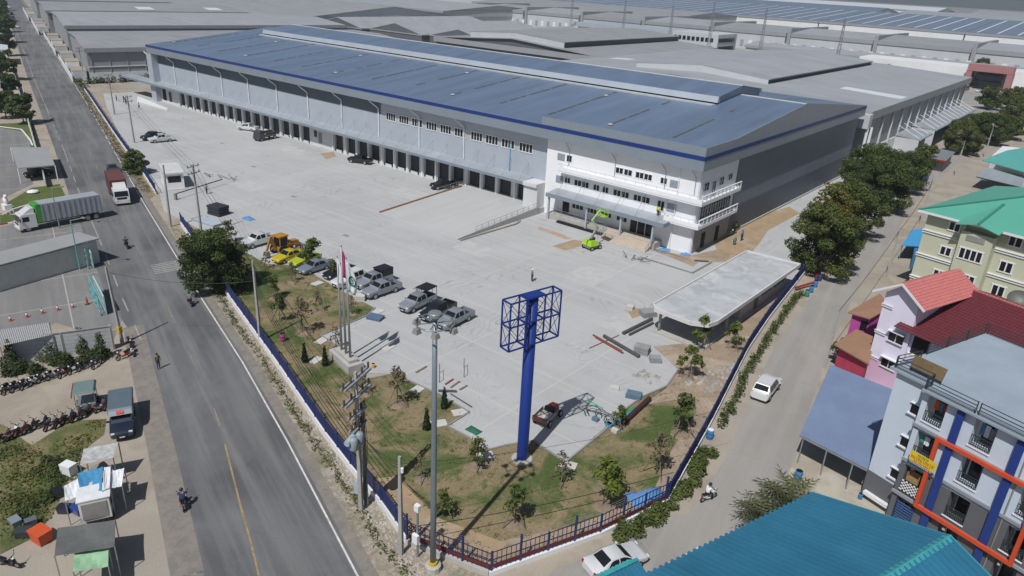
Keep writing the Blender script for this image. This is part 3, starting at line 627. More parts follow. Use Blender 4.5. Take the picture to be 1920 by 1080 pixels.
# row of old grey sheds beside the road, skewed to follow it
for i, (A, L, dep, z, lab) in enumerate([((-250,95.5),60,118,10.0,'nearest grey shed beyond the warehouse, white-based wall facing the yard'), ((-320,116.5),82,120,11.0,'second long grey shed along the road, its front roof edge dark'), ((-404,140),80,120,11.0,'third grey roadside shed, two pale roof lights on its slope'), ((-490,165),90,120,11.0,'farthest of the grey roadside sheds, cut by the top edge')]):
    u = (-.957,.289); w = (.16,.987); q = lambda s, d: (A[0]+u[0]*s+w[0]*d, A[1]+u[1]*s+w[1]*d)
    t = wthing('old_shed', lab, 'warehouse', q(L/2, dep/2), 'grey sheds along the road'); zr = z+1.0
    b = MB(); b.slab([(*q(-.6,-.6),z), (*q(L/2,-.6),zr), (*q(L/2,dep),zr), (*q(-.6,dep),z)][::-1], .35); part('roof', M_fr2 if i != 1 else M_fr, t, b)
    b = MB(); b.slab([(*q(L/2,-.6),zr), (*q(L+.6,-.6),z), (*q(L+.6,dep),z), (*q(L/2,dep),zr)][::-1], .35); part('roof', M_fr2 if i != 1 else M_fr, t, b)
    b = MB(); b.prism([q(0,0), q(0,dep), q(L,dep), q(L,0)], 0, z-.36); part('wall', M_fw, t, b)
    b = MB(); b.bar((*q(-.7,-.6),z-.5), (*q(-.7,dep),z-.5), .12, 1.3); part('eave_gutter', M_fw, t, b)
    if i == 0:
        b = MB(); b.bar((*q(-.06,-.1),1.4), (*q(-.06,dep),1.4), .1, 2.8); part('wall_base', M_white, t, b)
        b = MB(); b.bar((*q(-.1,0),4.5), (*q(-.1,dep),4.5), .2, .2); part('wall_rail', M_white, t, b)
        for k in range(22): p_ = q(-.05, 1+k*5.2); b = MB(); b.bar((*p_,2.8), (*p_,8.6), .12, .3); part('pilaster', M_fw, t, b)
    if i == 2:
        for d in (42, 78): b = MB(); b.slab([(*q(8,d),z+.45), (*q(26,d),z+.8), (*q(26,d+8),z+.8), (*q(8,d+8),z+.45)][::-1], .05); part('roof_light', M_sky, t, b)
    b = MB(); b.bar((*q(0,-5),1.1), (*q(L,-5),1.1), .2, 2.2); part('yard_wall', M_white, t, b)
    for k in range(3): p_ = q(8+k*24, -2.6); e0, e1 = q(3+k*24,-2.6), q(13+k*24,-2.6); b = MB(); b.bar((*e0,1.5), (*e1,1.5), 3.6, 3.0); part('lean_to', M_white if k % 2 else M_fwl, t, b); b = MB(); b.bar((*e0,3.12), (*e1,3.12), 4.2, .16); part('lean_to_roof', mat('tan_roof', (0.33,0.29,0.23), .7, var=.1), t, b)
# sheds right behind and beside the warehouse
t = shed('side_factory', 'grey factory with ridge monitor right behind the warehouse, loading canopies on its side', -140, -43.4, 177, 292, 13.3, 15.6, 'y', M_fr, M_fw, 0.6, None, 1.8)
monitor(t, -112, -72, 190, 282, 16.0, 17.6)
b = MB(); b.slab([(-82,206,15.05), (-44,206,13.42), (-44,212,13.42), (-82,212,15.05)], 0.05); part('roof_light', M_sky, t, b)
b = MB(); b.slab([(-135,212,13.6), (-116,212,14.4), (-116,217,14.4), (-135,217,13.6)], 0.05); part('roof_light', M_sky, t, b)
b = MB(); b.box(-43.35, -43.1, 177, 292, 0, 4.2); part('side_wall_base', M_white, t, b)
for k in range(13):
    b = MB(); y = 180+k*9; b.box(-43.3, -42.9, y, y+0.35, 0, 11.5); part('pilaster', M_fwl, t, b)
for (ya, yb, z) in ((205,218,4.6), (222,278,5.0)):
    b = MB(); b.hexa([(-43.2,ya,z), (-37.0,ya,z-0.4), (-37.0,yb,z-0.4), (-43.2,yb,z)], [(-43.2,ya,z+0.25), (-37.0,ya,z-0.1), (-37.0,yb,z-0.1), (-43.2,yb,z+0.25)]); c = part('loading_canopy', M_can, t, b)
    for k in range(int((yb-ya)/5)+1):
        b = MB(); y = ya+1+k*5; b.tube((-37.6,y,z-0.1), (-43.0,y,z+2.4), 0.06, 4); part('stay_rod', M_white, c, b)
    b = MB(); b.box(-43.0, -37.4, ya, ya+0.3, 0, z-0.3); b.box(-43.0, -38.4, yb-0.3, yb, 0, z-0.3); part('canopy_wall', M_fwl, c, b)
b = MB(); b.box(-45.0, -42.4, 174.2, 176.6, 9.8, 12.8); part('duct_box', M_fwl, t, b)
for x, y in ((-42.6,175.0), (-42.4,177.5)):
    b = MB(); b.tube((x,y,0), (x,y,9.8), 0.32, 8); part('downpipe', M_white, t, b)
t = shed('monitor_factory', 'grey-roofed factory with dark monitor slot behind the warehouse ridge', -240, -153, 236, 330, 11.0, 14.0, 'y', M_fr2, M_fwd, 0.8, None, 2.0)
monitor(t, -222, -172, 238, 330, 14.6, 16.2, 'y', M_fr2)
b = MB(); b.slab([(-196,262,13.4), (-153.5,262,11.06), (-153.5,267,11.06), (-196,267,13.4)], 0.05); part('roof_light', M_sky, t, b)
for k in range(9):
    b = MB(); y = 242+k*9.5; b.box(-152.9, -152.6, y, y+0.4, 0, 9.2); part('pilaster', M_fwl, t, b)
for i, x in enumerate((-322, -284, -246)):
    shed('sawtooth_shed', ['left one of three joined gabled sheds behind the warehouse roof', 'middle one of three joined gabled sheds behind the warehouse roof', 'right one of three joined gabled sheds, dark gable end showing'][i], x-19, x+18.8, 246+i*5, 345, 9.2, 13.2, 'y', M_fr, M_fwd, 0.1, 'joined gabled sheds', 0.5)
t = shed('gabled_plant', 'big gabled plant with ribbed pale end wall, left of the joined sheds', -475, -345, 236, 360, 11.0, 17.0, 'x', M_fr2, M_fwl, 0.6, None, 1.2, rpos=0.55)
for r in range(2):
    for c in range(3):
        b = MB(); y = 226+0; b.box(-352+0, -344.5, 244+c*7, 249.5+c*7, 2.5+r*3.2, 4.9+r*3.2); part('window', M_glass, t, b)

# ---------------------------------------------------------------- houses along the lane on the right
def house(name, label, cat, loc, deg): return thing(name, label, cat, loc, R(deg))
M_agrey = mat('apartment_grey', (0.55,0.62,0.72), 0.7, var=0.04, scale=0.5, dirt=0.08)
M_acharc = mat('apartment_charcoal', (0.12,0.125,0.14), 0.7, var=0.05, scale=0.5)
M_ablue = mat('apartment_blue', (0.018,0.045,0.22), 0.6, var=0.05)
M_aorange = mat('apartment_orange', (0.58,0.075,0.025), 0.6, var=0.05)
M_aroof = mat('apartment_roof', (0.29,0.35,0.415), 0.8, var=0.08, scale=0.4, dirt=0.2)
M_rail = mat('rail_charcoal', (0.03,0.04,0.045), 0.5, var=0)
M_wframe = mat('window_white', (0.72,0.73,0.75), 0.5, var=0.02)
ap = house('apartment_block', 'grey apartment block with blue pilasters and orange frame', 'apartment', (-7.3,55.2), -19)
# local axes: x along the facade, y into the block, z up
LEN = 17.0; ZT = 11.55
b = MB(); b.box(-0.1, 2.45, 0, 12.4, 2.6, ZT); part('wall', M_agrey, ap, b)
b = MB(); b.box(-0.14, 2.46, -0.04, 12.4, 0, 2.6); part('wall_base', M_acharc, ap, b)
b = MB(); b.box(0.15, 2.2, -0.35, -0.04, 0.55, 0.85); part('ledge', M_wframe, ap, b)
open_s = [(2.85,4.2), (6.15,7.55), (10.05,11.45), (13.4,14.8)]
floors = [(0.35,2.35), (3.2,5.25), (6.2,8.3), (9.2,11.25)]
for fi, (z0, z1) in enumerate(floors):
    zb = 0 if fi == 0 else floors[fi-1][1]; x = 2.47
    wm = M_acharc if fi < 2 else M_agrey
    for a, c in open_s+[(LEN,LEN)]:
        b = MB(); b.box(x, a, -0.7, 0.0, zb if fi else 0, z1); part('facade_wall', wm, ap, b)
        if c > a:
            b = MB(); b.box(a, c, -0.7, 0.0, zb, z0); part('balcony_sill', wm, ap, b)
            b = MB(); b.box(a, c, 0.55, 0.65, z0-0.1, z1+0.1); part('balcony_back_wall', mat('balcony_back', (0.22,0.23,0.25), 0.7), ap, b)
            b = MB(); b.box(a+0.15, a+0.85, 0.48, 0.55, z0, z0+1.9); d = part('balcony_door', M_glass, ap, b)
            b = MB(); b.box(a+0.05, a+0.15, 0.46, 0.55, z0, z0+2.0); part('door_frame', M_wframe, d, b)
            if fi:
                b = MB(); b.box(a-0.05, c+0.05, -0.78, -0.66, z0-0.08, z0); sill = part('white_sill', M_wframe, ap, b)
                b = MB(); b.bar((a,-0.62,z0+0.8), (c,-0.62,z0+0.8), 0.05, 0.05); b.bar((a,-0.62,z0+0.08), (c,-0.62,z0+0.08), 0.04, 0.04)
                n = 9
                for q in range(n+1): b.box(a+(c-a)*q/n-0.02, a+(c-a)*q/n+0.02, -0.64, -0.60, z0, z0+0.8)
                part('balcony_railing', M_rail, ap, b)
        x = c
    b = MB(); b.box(2.47, LEN, -0.7, 0.0, z1, z1+0.12); part('facade_lintel', wm, ap, b)
for z in (2.62, 5.55, 8.55):
    b = MB(); b.box(2.4, LEN, -0.86, -0.7, z, z+0.22); part('floor_band', mat('band_grey', (0.27,0.29,0.32), 0.7, var=0.04), ap, b)
for s0 in (4.98, 8.85, 12.6):
    b = MB(); b.box(s0, s0+0.52, -0.95, -0.86, 0.4, 11.3); part('blue_pilaster', M_ablue, ap, b)
for nm, (xa, xb, za, zb) in {'t': (4.3,11.15,8.5,8.78), 'b': (4.3,11.15,2.72,3.0), 'l': (4.3,4.58,3.0,8.5), 'r': (10.9,11.15,3.0,8.5)}.items():
    b = MB(); b.box(xa, xb, -1.15, -0.95, za, zb); part('orange_frame', M_aorange, ap, b)
for z in (3.2, 6.1, 8.95):
    b = MB(); b.box(1.6, 2.25, -0.06, -0.003, z, z+0.78); w = part('window', M_glass, ap, b)
    b = MB(); b.box(1.45, 2.4, -0.2, -0.003, z-0.12, z-0.01); part('sill', M_wframe, w, b)
    b = MB(); b.box(1.5, 2.35, -0.14, -0.003, z+0.79, z+0.87); part('head', M_wframe, w, b)
b = MB(); b.box(-0.55, 2.9, -0.35, 0.0, ZT, ZT+0.2); b.box(-0.55, LEN, 0.0, 12.7, ZT, ZT+0.2); part('roof_slab', M_aroof, ap, b)
b = MB(); b.box(2.5, LEN, -1.25, -0.02, ZT+0.02, ZT+0.18); part('roof_overhang', M_aroof, ap, b)
def roof_rail(t, p, q, z, n):
    for i in range(n):
        a = lerp(p, q, i/n); c = lerp(p, q, (i+1)/n); a2 = lerp(a, c, 0.03); c2 = lerp(a, c, 0.97)
        b = MB()
        for h in (0.12, 0.38, 0.62, 0.9): b.bar((a2[0],a2[1],z+h), (c2[0],c2[1],z+h), 0.045, 0.045)
        for e in (a2, c2): b.bar((e[0],e[1],z), (e[0],e[1],z+0.95), 0.06, 0.06)
        part('roof_railing', M_rail, t, b)
zr = ZT+0.2
roof_rail(ap, (-0.35,-0.2), (2.6,-0.2), zr, 1); roof_rail(ap, (2.6,-1.1), (LEN,-1.1), zr-0.02, 4); roof_rail(ap, (2.6,-1.1), (2.6,-0.2), zr, 1)
roof_rail(ap, (-0.4,4.0), (-0.4,12.5), zr, 3); roof_rail(ap, (-0.4,12.5), (LEN,12.5), zr, 4); roof_rail(ap, (-0.35,0.0), (0.0,2.6), zr, 1)
bd = thing('notice_board', 'brown board leaning on the apartment roof railing', 'board', (0,0,0)); bd.location = (-7.3+0.5*0.9455+0.3*0.3256, 55.2-0.5*0.3256+0.3*0.9455, zr); bd.rotation_euler = (0,0,R(-19))
b = MB(); b.hexa([(0,0,0.35), (2.4,0,0.35), (2.4,0.06,0.35), (0,0.06,0.35)], [(0,0.3,1.25), (2.4,0.3,1.25), (2.4,0.36,1.25), (0,0.36,1.25)]); part('panel', mat('board_brown', (0.15,0.105,0.055), 0.8, var=0.2, scale=2), bd, b)
b = MB(); b.hexa([(0.95,0.14,0.75), (1.25,0.14,0.75), (1.25,0.16,0.75), (0.95,0.16,0.75)], [(0.95,0.23,1.0), (1.25,0.23,1.0), (1.25,0.25,1.0), (0.95,0.25,1.0)]); part('paper', M_wframe, bd, b)
for s0 in (0.1, 2.3):
    b = MB(); b.bar((s0,0.1,0), (s0,0.33,1.0), 0.05, 0.05); part('leg', M_rail, bd, b)
# laundry, banner and boxes in the balconies
def apt(s, d, z): return (-7.3+s*0.9455+d*0.3256, 55.2-s*0.3256+d*0.9455, z)
cloth_cols = {'orange': (0.60,0.13,0.03), 'white': (0.72,0.74,0.78), 'blue': (0.10,0.22,0.42), 'grey': (0.26,0.27,0.31), 'teal': (0.05,0.30,0.26), 'red': (0.45,0.05,0.04), 'navy': (0.03,0.04,0.10)}
def laundry(s, z, col, w, h, lab):
    t = thing('hanging_laundry', lab, 'laundry', apt(s, -0.25, z), R(-19), 'laundry in the apartment balconies')
    b = MB(); n = 4
    for i in range(n):
        x0 = -w/2+w*i/n; x1 = -w/2+w*(i+1)/n; o0 = 0.05*math.sin(i*2.1); o1 = 0.05*math.sin((i+1)*2.1)
        b.hexa([(x0,o0,-h*(0.92+0.08*math.sin(i*3))), (x1,o1,-h*(0.92+0.08*math.sin(i*3+3))), (x1,o1+0.04,-h*(0.92+0.08*math.sin(i*3+3))), (x0,o0+0.04,-h*(0.92+0.08*math.sin(i*3)))], [(x0,o0*0.3,0), (x1,o1*0.3,0), (x1,o1*0.3+0.03,0), (x0,o0*0.3+0.03,0)])
    part('garment', mat('cloth_'+col, cloth_cols[col], 0.9, var=0.15, scale=6), t, b)
    b = MB(); b.tube((-w/2-0.04,0.015,0.02), (w/2+0.04,0.015,0.02), 0.012, 4); part('hanger_rod', M_steel, t, b)
laundry(3.35, 10.9, 'orange', 0.34, 0.75, 'orange garment hanging in the top left balcony')
laundry(3.68, 10.85, 'blue', 0.22, 0.7, 'light blue garment beside the orange one, top left balcony')
laundry(3.98, 10.85, 'red', 0.26, 0.75, 'rust red garment at the right of the top left balcony')
laundry(6.55, 10.9, 'blue', 0.3, 0.9, 'blue garment hanging in the top balcony right of the first blue pilaster')
laundry(6.85, 10.9, 'white', 0.28, 0.95, 'white garment hanging in the top balcony right of the first blue pilaster')
laundry(7.2, 10.8, 'grey', 0.3, 0.85, 'grey garment hanging in the top balcony right of the first blue pilaster')
laundry(3.1, 7.95, 'teal', 0.24, 0.7, 'teal garment above the yellow banner')
laundry(3.45, 7.9, 'white', 0.34, 0.75, 'white garment above the yellow banner')
laundry(3.9, 7.85, 'navy', 0.26, 0.7, 'navy garment above the yellow banner')
bn = thing('rental_banner', 'yellow banner with red and green lettering on the apartment balcony', 'banner', apt(3.03, -1.18, 0), R(-19))
bn.location.z = 5.9
b = MB(); b.box(0, 1.9, 0, 0.02, 0.16, 1.0); part('yellow_cloth', mat('banner_yellow', (0.68,0.52,0.03), 0.7, var=0.05), bn, b)
b = MB(); b.box(0, 1.9, 0, 0.02, 0.0, 0.16); part('blue_strip', mat('banner_blue', (0.03,0.07,0.30), 0.7), bn, b)
def glyphs(t, x0, x1, z0, z1, n, m, y=-0.012, seed=1):
    """a row of looped Thai-like letters: each a stroke with a loop, as the banner shows too small to read"""
    rr = random.Random(seed); w = (x1-x0)/n
    for i in range(n):
        x = x0+w*i; b = MB(); s = w*0.2
        if i % 3 == 0: b.box(x+w*0.1, x+w*0.1+s, y, y+0.008, z0, z1); b.box(x+w*0.1+s, x+w*0.8, y, y+0.008, z1-s, z1); b.box(x+w*0.8-s, x+w*0.8, y, y+0.008, z0, z1-s)
        elif i % 3 == 1: b.box(x+w*0.1, x+w*0.1+s, y, y+0.008, z0, z1); b.box(x+w*0.1+s, x+w*0.8, y, y+0.008, z0, z0+s); b.box(x+w*0.8-s, x+w*0.8, y, y+0.008, z0+s, z1)
        else: b.box(x+w*0.4, x+w*0.4+s, y, y+0.008, z0, z1+0.05); b.box(x+w*0.4+s, x+w*0.8, y, y+0.008, z0, z0+s)
        part('letter', m, t, b)
glyphs(bn, 0.55, 1.35, 0.74, 0.92, 7, mat('banner_green', (0.03,0.16,0.05), 0.7)); glyphs(bn, 0.1, 1.8, 0.44, 0.66, 10, mat('banner_red', (0.45,0.03,0.02), 0.7)); glyphs(bn, 0.35, 1.6, 0.22, 0.36, 9, mat('banner_red', 0)); glyphs(bn, 0.1, 1.75, 0.04, 0.12, 16, M_wframe)
bx = thing('cardboard_box', 'open brown cardboard box in the balcony below the yellow banner', 'box', apt(3.45, -0.5, 4.0), R(-19))
b = MB(); b.box(-0.45, 0.45, -0.1, 0.3, 0, 0.06); b.box(-0.45, 0.45, 0.26, 0.3, 0.06, 0.75); b.box(-0.45, -0.41, -0.1, 0.26, 0.06, 0.7); b.box(0.41, 0.45, -0.1, 0.26, 0.06, 0.7); b.box(-0.41, 0.41, -0.1, -0.06, 0.06, 0.35); part('carton', mat('cardboard', (0.36,0.23,0.11), 0.85, var=0.1), bx, b)
cs = thing('checkered_screen', 'black and white chequered screen on a balcony rail', 'screen', apt(2.9, -0.84, 3.15), R(-19))
for i in range(9):
    for j in range(7):
        if (i+j) % 2 == 0: b = MB(); b.box(i*0.145, i*0.145+0.145, 0, 0.02, j*0.13, j*0.13+0.13); part('white_check', M_wframe, cs, b)
b = MB(); b.box(0, 1.305, 0.022, 0.03, 0, 0.91); part('black_backing', M_black, cs, b)
gt = thing('folding_gate', 'blue slatted folding gate under the apartment balconies', 'gate', apt(3.0, -0.8, 0.2), R(-19))
for xa in (0, 1.25): b = MB(); b.box(xa, xa+.05, 0, 0.06, 0, 2.1); part('gate_frame', M_ablue, gt, b)
for i in range(9): b = MB(); b.box(0.05, 1.25, 0.01, 0.05, 0.1+i*0.22, 0.22+i*0.22); part('slat', mat('gate_blue', (0.05,0.10,0.24), 0.5, var=0.1), gt, b)
# carport beside the apartment
cp = wthing('carport', 'carport with blue-grey corrugated roof between lane and apartment', 'carport', (-11.2,61))
M_cpr = mat('carport_sheet', (0.185,0.245,0.375), 0.45, metal=0.3, var=0.09, scale=0.5, dirt=0.12)
c0, c1, c2, c3 = (-13.14, 56.00, 2.7), (-7.42, 55.02, 2.7), (-8.91, 68.32, 3.5), (-15.04, 69.11, 3.5)
b = MB(); n = 70
for i in range(n):
    t0, t1 = i/n, (i+1)/n; tm = (t0+t1)/2
    A_, B_ = lerp(c0, c3, t0), lerp(c1, c2, t0); A1, B1 = lerp(c0, c3, tm), lerp(c1, c2, tm); A2, B2 = lerp(c0, c3, t1), lerp(c1, c2, t1)
    up = lambda p, d: (p[0], p[1], p[2]+d)
    b.poly([A_, B_, up(B1, 0.045), up(A1, 0.045)]); b.poly([up(A1, 0.045), up(B1, 0.045), B2, A2])
part('roof_sheet', M_cpr, cp, b)
b = MB(); b.bar(up(c0,-0.12), up(c1,-0.12), 0.1, 0.16); part('eave_beam', M_steel, cp, b)
b = MB(); b.bar(up(c3,-0.12), up(c2,-0.12), 0.1, 0.16); part('eave_beam', M_steel, cp, b)
for p_, z in ((lerp(c0, c1, 0.06), 2.6), (lerp(c0, c1, 0.42), 2.6), (lerp(c0, c1, 0.8), 2.6), (lerp(c3, c2, 0.06), 3.4), (lerp(c3, c2, 0.9), 3.4)):
    b = MB(); b.tube((p_[0],p_[1],0.01), (p_[0],p_[1],z), 0.06, 6); part('post', M_steel, cp, b)
b = MB(); b.hexa([(-14.6,69.2,0), (-8.7,68.6,0), (-8.7,68.7,0), (-14.6,69.3,0)], [(-14.6,69.2,3.2), (-8.7,68.6,3.2), (-8.7,68.7,3.2), (-14.6,69.3,3.2)]); part('rear_screen', M_acharc, cp, b)
# teal-roofed building in the near corner
te = thing('teal_roof_house', 'house with large teal corrugated gable roof in the near right corner', 'house', (-8.76,44.2), R(-18))
M_teal = mat('teal_sheet', (0.048,0.225,0.36), 0.28, metal=0.35, var=0.14, scale=0.5, stretch=(0.12,1,1), dirt=0.22)
M_tealc = mat('teal_cap', (0.05,0.30,0.32), 0.45, var=0.15, scale=2, dirt=0.3)
EZ, RZ, RW, RL = 6.0, 9.0, 8.5, 19.0
def corr(b, xa, za, xb, zb, y0, y1, pitch, amp):
    n = int(abs(y1-y0)/pitch)
    nx, nz = -(zb-za), (xb-xa); L = math.hypot(nx, nz); nx /= L; nz /= L
    prof = [(0,0), (0.42,0), (0.55,1), (0.85,1), (1.0,0)]
    for i in range(n):
        ya = y0+(y1-y0)*i/n; w = (y1-y0)/n
        for (t0, h0), (t1, h1) in zip(prof, prof[1:]):
            q0, q1 = ya+w*t0, ya+w*t1
            b.poly([(xa+nx*amp*h0,q0,za+nz*amp*h0), (xb+nx*amp*h0,q0,zb+nz*amp*h0), (xb+nx*amp*h1,q1,zb+nz*amp*h1), (xa+nx*amp*h1,q1,za+nz*amp*h1)])
b = MB(); corr(b, 0, EZ, RW, RZ, -RL, 0, 0.45, 0.14); part('roof_slope', M_teal, te, b)
b = MB(); corr(b, RW, RZ, RW*2, EZ, -RL, 0, 0.45, 0.14); part('roof_slope', M_teal, te, b)
b = MB(); b.poly([(RW-0.3,-RL,RZ+0.0), (RW,-RL,RZ+0.16), (RW,0.05,RZ+0.16), (RW-0.3,0.05,RZ+0.0)]); b.poly([(RW,-RL,RZ+0.16), (RW+0.3,-RL,RZ+0.0), (RW+0.3,0.05,RZ+0.0), (RW,0.05,RZ+0.16)]); part('ridge_cap', M_tealc, te, b)
for xa, za, xb, zb in ((0,EZ,RW,RZ), (RW,RZ,RW*2,EZ)):
    b = MB(); b.hexa([(xa,0.0,za-0.2), (xb,0.0,zb-0.2), (xb,0.1,zb-0.2), (xa,0.1,za-0.2)], [(xa,0.0,za+0.09), (xb,0.0,zb+0.09), (xb,0.1,zb+0.09), (xa,0.1,za+0.09)]); part('verge_trim', M_tealc, te, b)
b = MB(); b.box(0.7, RW*2-0.7, -RL+0.5, -0.6, 0, EZ-0.1); part('wall', M_agrey, te, b)
b = MB(); b.add([(0.7,-0.6,EZ-0.1), (RW*2-0.7,-0.6,EZ-0.1), (RW,-0.6,RZ-0.25)], [(0,1,2)]); part('gable_wall', M_agrey, te, b)
# lower porch roof stepping out on the lane side
po = thing('porch_roof', 'small lower teal gable roof beside the white sedan', 'porch', (-14.9,32.0,-.7), R(-18))
b = MB(); corr(b, -0.7, 4.8, 0.1, 5.5, -7, 0.0, 0.29, 0.06); part('roof_slope', mat('teal_bright', (0.07,0.42,0.44), 0.4, var=0.05), po, b)
b = MB(); corr(b, 0.1, 5.5, 1.9, 4.9, -7, 0.0, 0.29, 0.06); part('roof_slope', M_teal, po, b)
b = MB(); b.bar((0.1,-7,5.58), (0.1,0.0,5.58), 0.24, 0.07); part('ridge_cap', M_tealc, po, b)
for x in (-0.5, 1.6):
    for y in (-0.2, -6.5): b = MB(); b.bar((x,y,.7), (x,y,4.8), 0.15, 0.15); part('post', M_agrey, po, b)
# pink and white house
pk = house('pink_house', 'lilac and pink town house with red tiled roofs', 'house', (-13.55,75.9), -19)
M_lil = mat('lilac_wall', (0.72,0.69,0.83), 0.7, var=0.04, scale=0.6); M_pink = mat('pink_wall', (0.62,0.44,0.62), 0.7, var=0.05, scale=0.6)
M_tile = mat('tile_coral', (0.50,0.165,0.155), 0.6, var=0.12, scale=2.5); M_tiled = mat('tile_maroon', (0.125,0.026,0.034), 0.55, var=0.12, scale=2.5)
b = MB(); b.box(0.5, 3.95, 0, 8.5, 0, 9.9); b.add([(0.5,0,9.9), (3.95,0,9.9), (2.2,0,11.35), (0.5,8.5,9.9), (3.95,8.5,9.9), (2.2,8.5,11.35)], [(0,1,2), (5,4,3)]); part('tower_wall', M_lil, pk, b)
b = MB(); b.box(0.45, 4.0, -0.05, -0.003, 0, 2.7); part('tower_base', M_pink, pk, b)
def tiles(t, p0, p1, p2, p3, rows, cols, m, th=0.05):
    """a tiled slope: overlapping courses p0-p1 eave to p3-p2 ridge, each course proud of the next"""
    for i in range(rows):
        a0, a1 = lerp(p0, p3, i/rows), lerp(p1, p2, i/rows); c0, c1 = lerp(p0, p3, (i+1)/rows), lerp(p1, p2, (i+1)/rows)
        b = MB()
        for j in range(cols):
            q0, q1 = lerp(a0, a1, j/cols), lerp(a0, a1, (j+1)/cols); r0, r1 = lerp(c0, c1, j/cols), lerp(c0, c1, (j+1)/cols); qm, rm = lerp(q0, q1, 0.5), lerp(r0, r1, 0.5)
            u = lambda p, d: (p[0], p[1], p[2]+d)
            b.poly([u(q0,th), u(qm,th+0.035), u(rm,0.035), r0]); b.poly([u(qm,th+0.035), u(q1,th), r1, u(rm,0.035)]); b.poly([q0, qm, u(qm,th+0.035), u(q0,th)]); b.poly([qm, q1, u(q1,th), u(qm,th+0.035)])
        part('tile_course', m, t, b)
tiles(pk, (-0.5,-0.7,9.75), (-0.5,9.3,9.75), (2.2,9.3,11.5), (2.2,-0.7,11.5), 10, 24, M_tile); tiles(pk, (4.95,9.3,9.75), (4.95,-0.7,9.75), (2.2,-0.7,11.5), (2.2,9.3,11.5), 10, 24, M_tile)
b = MB(); b.bar((-0.5,-0.74,9.72), (2.2,-0.74,11.5), 0.06, 0.22); b.bar((2.2,-0.74,11.5), (4.95,-0.74,9.72), 0.06, 0.22); part('barge_board', M_wframe, pk, b)
for z in (5.3, 2.4):
    b = MB(); b.box(1.95, 3.5, -0.09, -0.06, z, z+1.0); w = part('window', M_glass, pk, b)
    b = MB(); b.box(1.85, 3.6, -0.5, -0.06, z+1.05, z+1.15); part('hood', M_wframe, w, b)
    b = MB(); b.box(1.9, 3.55, -0.2, -0.06, z-0.12, z-0.02); part('sill', M_wframe, w, b)
    b = MB(); b.box(2.68, 2.75, -0.11, -0.09, z, z+1.0); part('mullion', M_wframe, w, b)
for z in (5.45, 2.6, 8.4):
    b = MB(); b.box(0.42, 1.6, -0.12, -0.06, z, z+0.1); b.box(0.42, 1.6, -0.16, -0.06, z+0.22, z+0.32); part('string_course', M_wframe, pk, b)
b = MB(); b.box(3.97, 15, 0.2, 16, 0, 7.3); part('main_wall', M_lil, pk, b)
b = MB(); b.box(4.3, 5.9, 0.1, 0.19, 4.9, 6.7); w = part('balcony_opening', M_dark, pk, b)
b = MB(); b.box(4.15, 6.0, -0.1, 0.19, 3.6, 4.8); part('balcony_front', M_lil, pk, b)
b = MB(); b.box(4.15, 6.0, -0.14, 0.19, 4.8, 4.9); part('balcony_top', M_wframe, pk, b)
b = MB(); b.box(4.4, 5.0, 0.08, 0.099, 0.2, 2.2); part('door', mat('door_purple', (0.10,0.02,0.07), 0.6), pk, b)
tiles(pk, (2.6,-0.9,7.2), (16,-0.9,7.2), (16,8.5,10.1), (2.6,8.5,10.1), 22, 40, M_tiled)
tiles(pk, (16,17.5,7.2), (2.6,17.5,7.2), (2.6,8.5,10.1), (16,8.5,10.1), 18, 20, M_tiled)
b = MB(); n = 40
for i in range(n): b.bar((2.6+i*13.4/n+0.02,8.5,10.16), (2.6+(i+1)*13.4/n-0.02,8.5,10.16), 0.24, 0.12)
part('ridge_tiles', M_tile, pk, b)['kind'] = 'stuff'
# low brown roofs and magenta wall in front of the pink house
M_brn = mat('tile_brown', (0.285,0.165,0.105), 0.75, var=0.08, scale=1.5); M_mag = mat('magenta_wall', (0.42,0.07,0.30), 0.7, var=0.05)
bh = wthing('magenta_annexe', 'low magenta annexe with brown tiled roofs beside the lane', 'house', (-15.5,80))
r1 = [(-16.95, 79.85, 5), (-14.63, 79.93, 5), (-13.53, 83.55, 5.6), (-15.58, 86.66, 5.6)]
b = MB(); b.slab(r1, 0.15); part('upper_roof', M_brn, bh, b)
r2 = [(-16.47, 75.07, 3), (-12.37, 73.05, 3), (-13.53, 78.68, 3.6), (-15.61, 79.26, 3.6)]
b = MB(); b.slab(r2, 0.15); part('lower_roof', M_brn, bh, b)
b = MB(); b.prism([lerp(r1[0], r1[2], 0.12)[:2], lerp(r1[1], r1[3], 0.1)[:2], r1[2][:2], r1[3][:2]], 0, 4.8); part('wall', M_mag, bh, b)
wq0, wq1 = lerp(r1[0], r1[2], 0.12), lerp(r1[1], r1[3], 0.1)
h_ = heading(wq0, wq1)
b = MB(); a_ = lerp(wq0, wq1, 0.55); c_ = lerp(wq0, wq1, 0.92); nx, ny = math.sin(h_)*0.06, -math.cos(h_)*0.06
b.hexa([(a_[0]+nx,a_[1]+ny,3.2), (c_[0]+nx,c_[1]+ny,3.2), (c_[0],c_[1],3.2), (a_[0],a_[1],3.2)], [(a_[0]+nx,a_[1]+ny,4.3), (c_[0]+nx,c_[1]+ny,4.3), (c_[0],c_[1],4.3), (a_[0],a_[1],4.3)]); part('window', M_glass, bh, b)
b = MB(); b.prism([lerp(r2[0], r2[2], 0.15)[:2], lerp(r2[1], r2[3], 0.1)[:2], r2[2][:2], r2[3][:2]], 0, 2.95); part('lower_wall', mat('crimson_wall', (0.42,0.05,0.10), 0.7), bh, b)
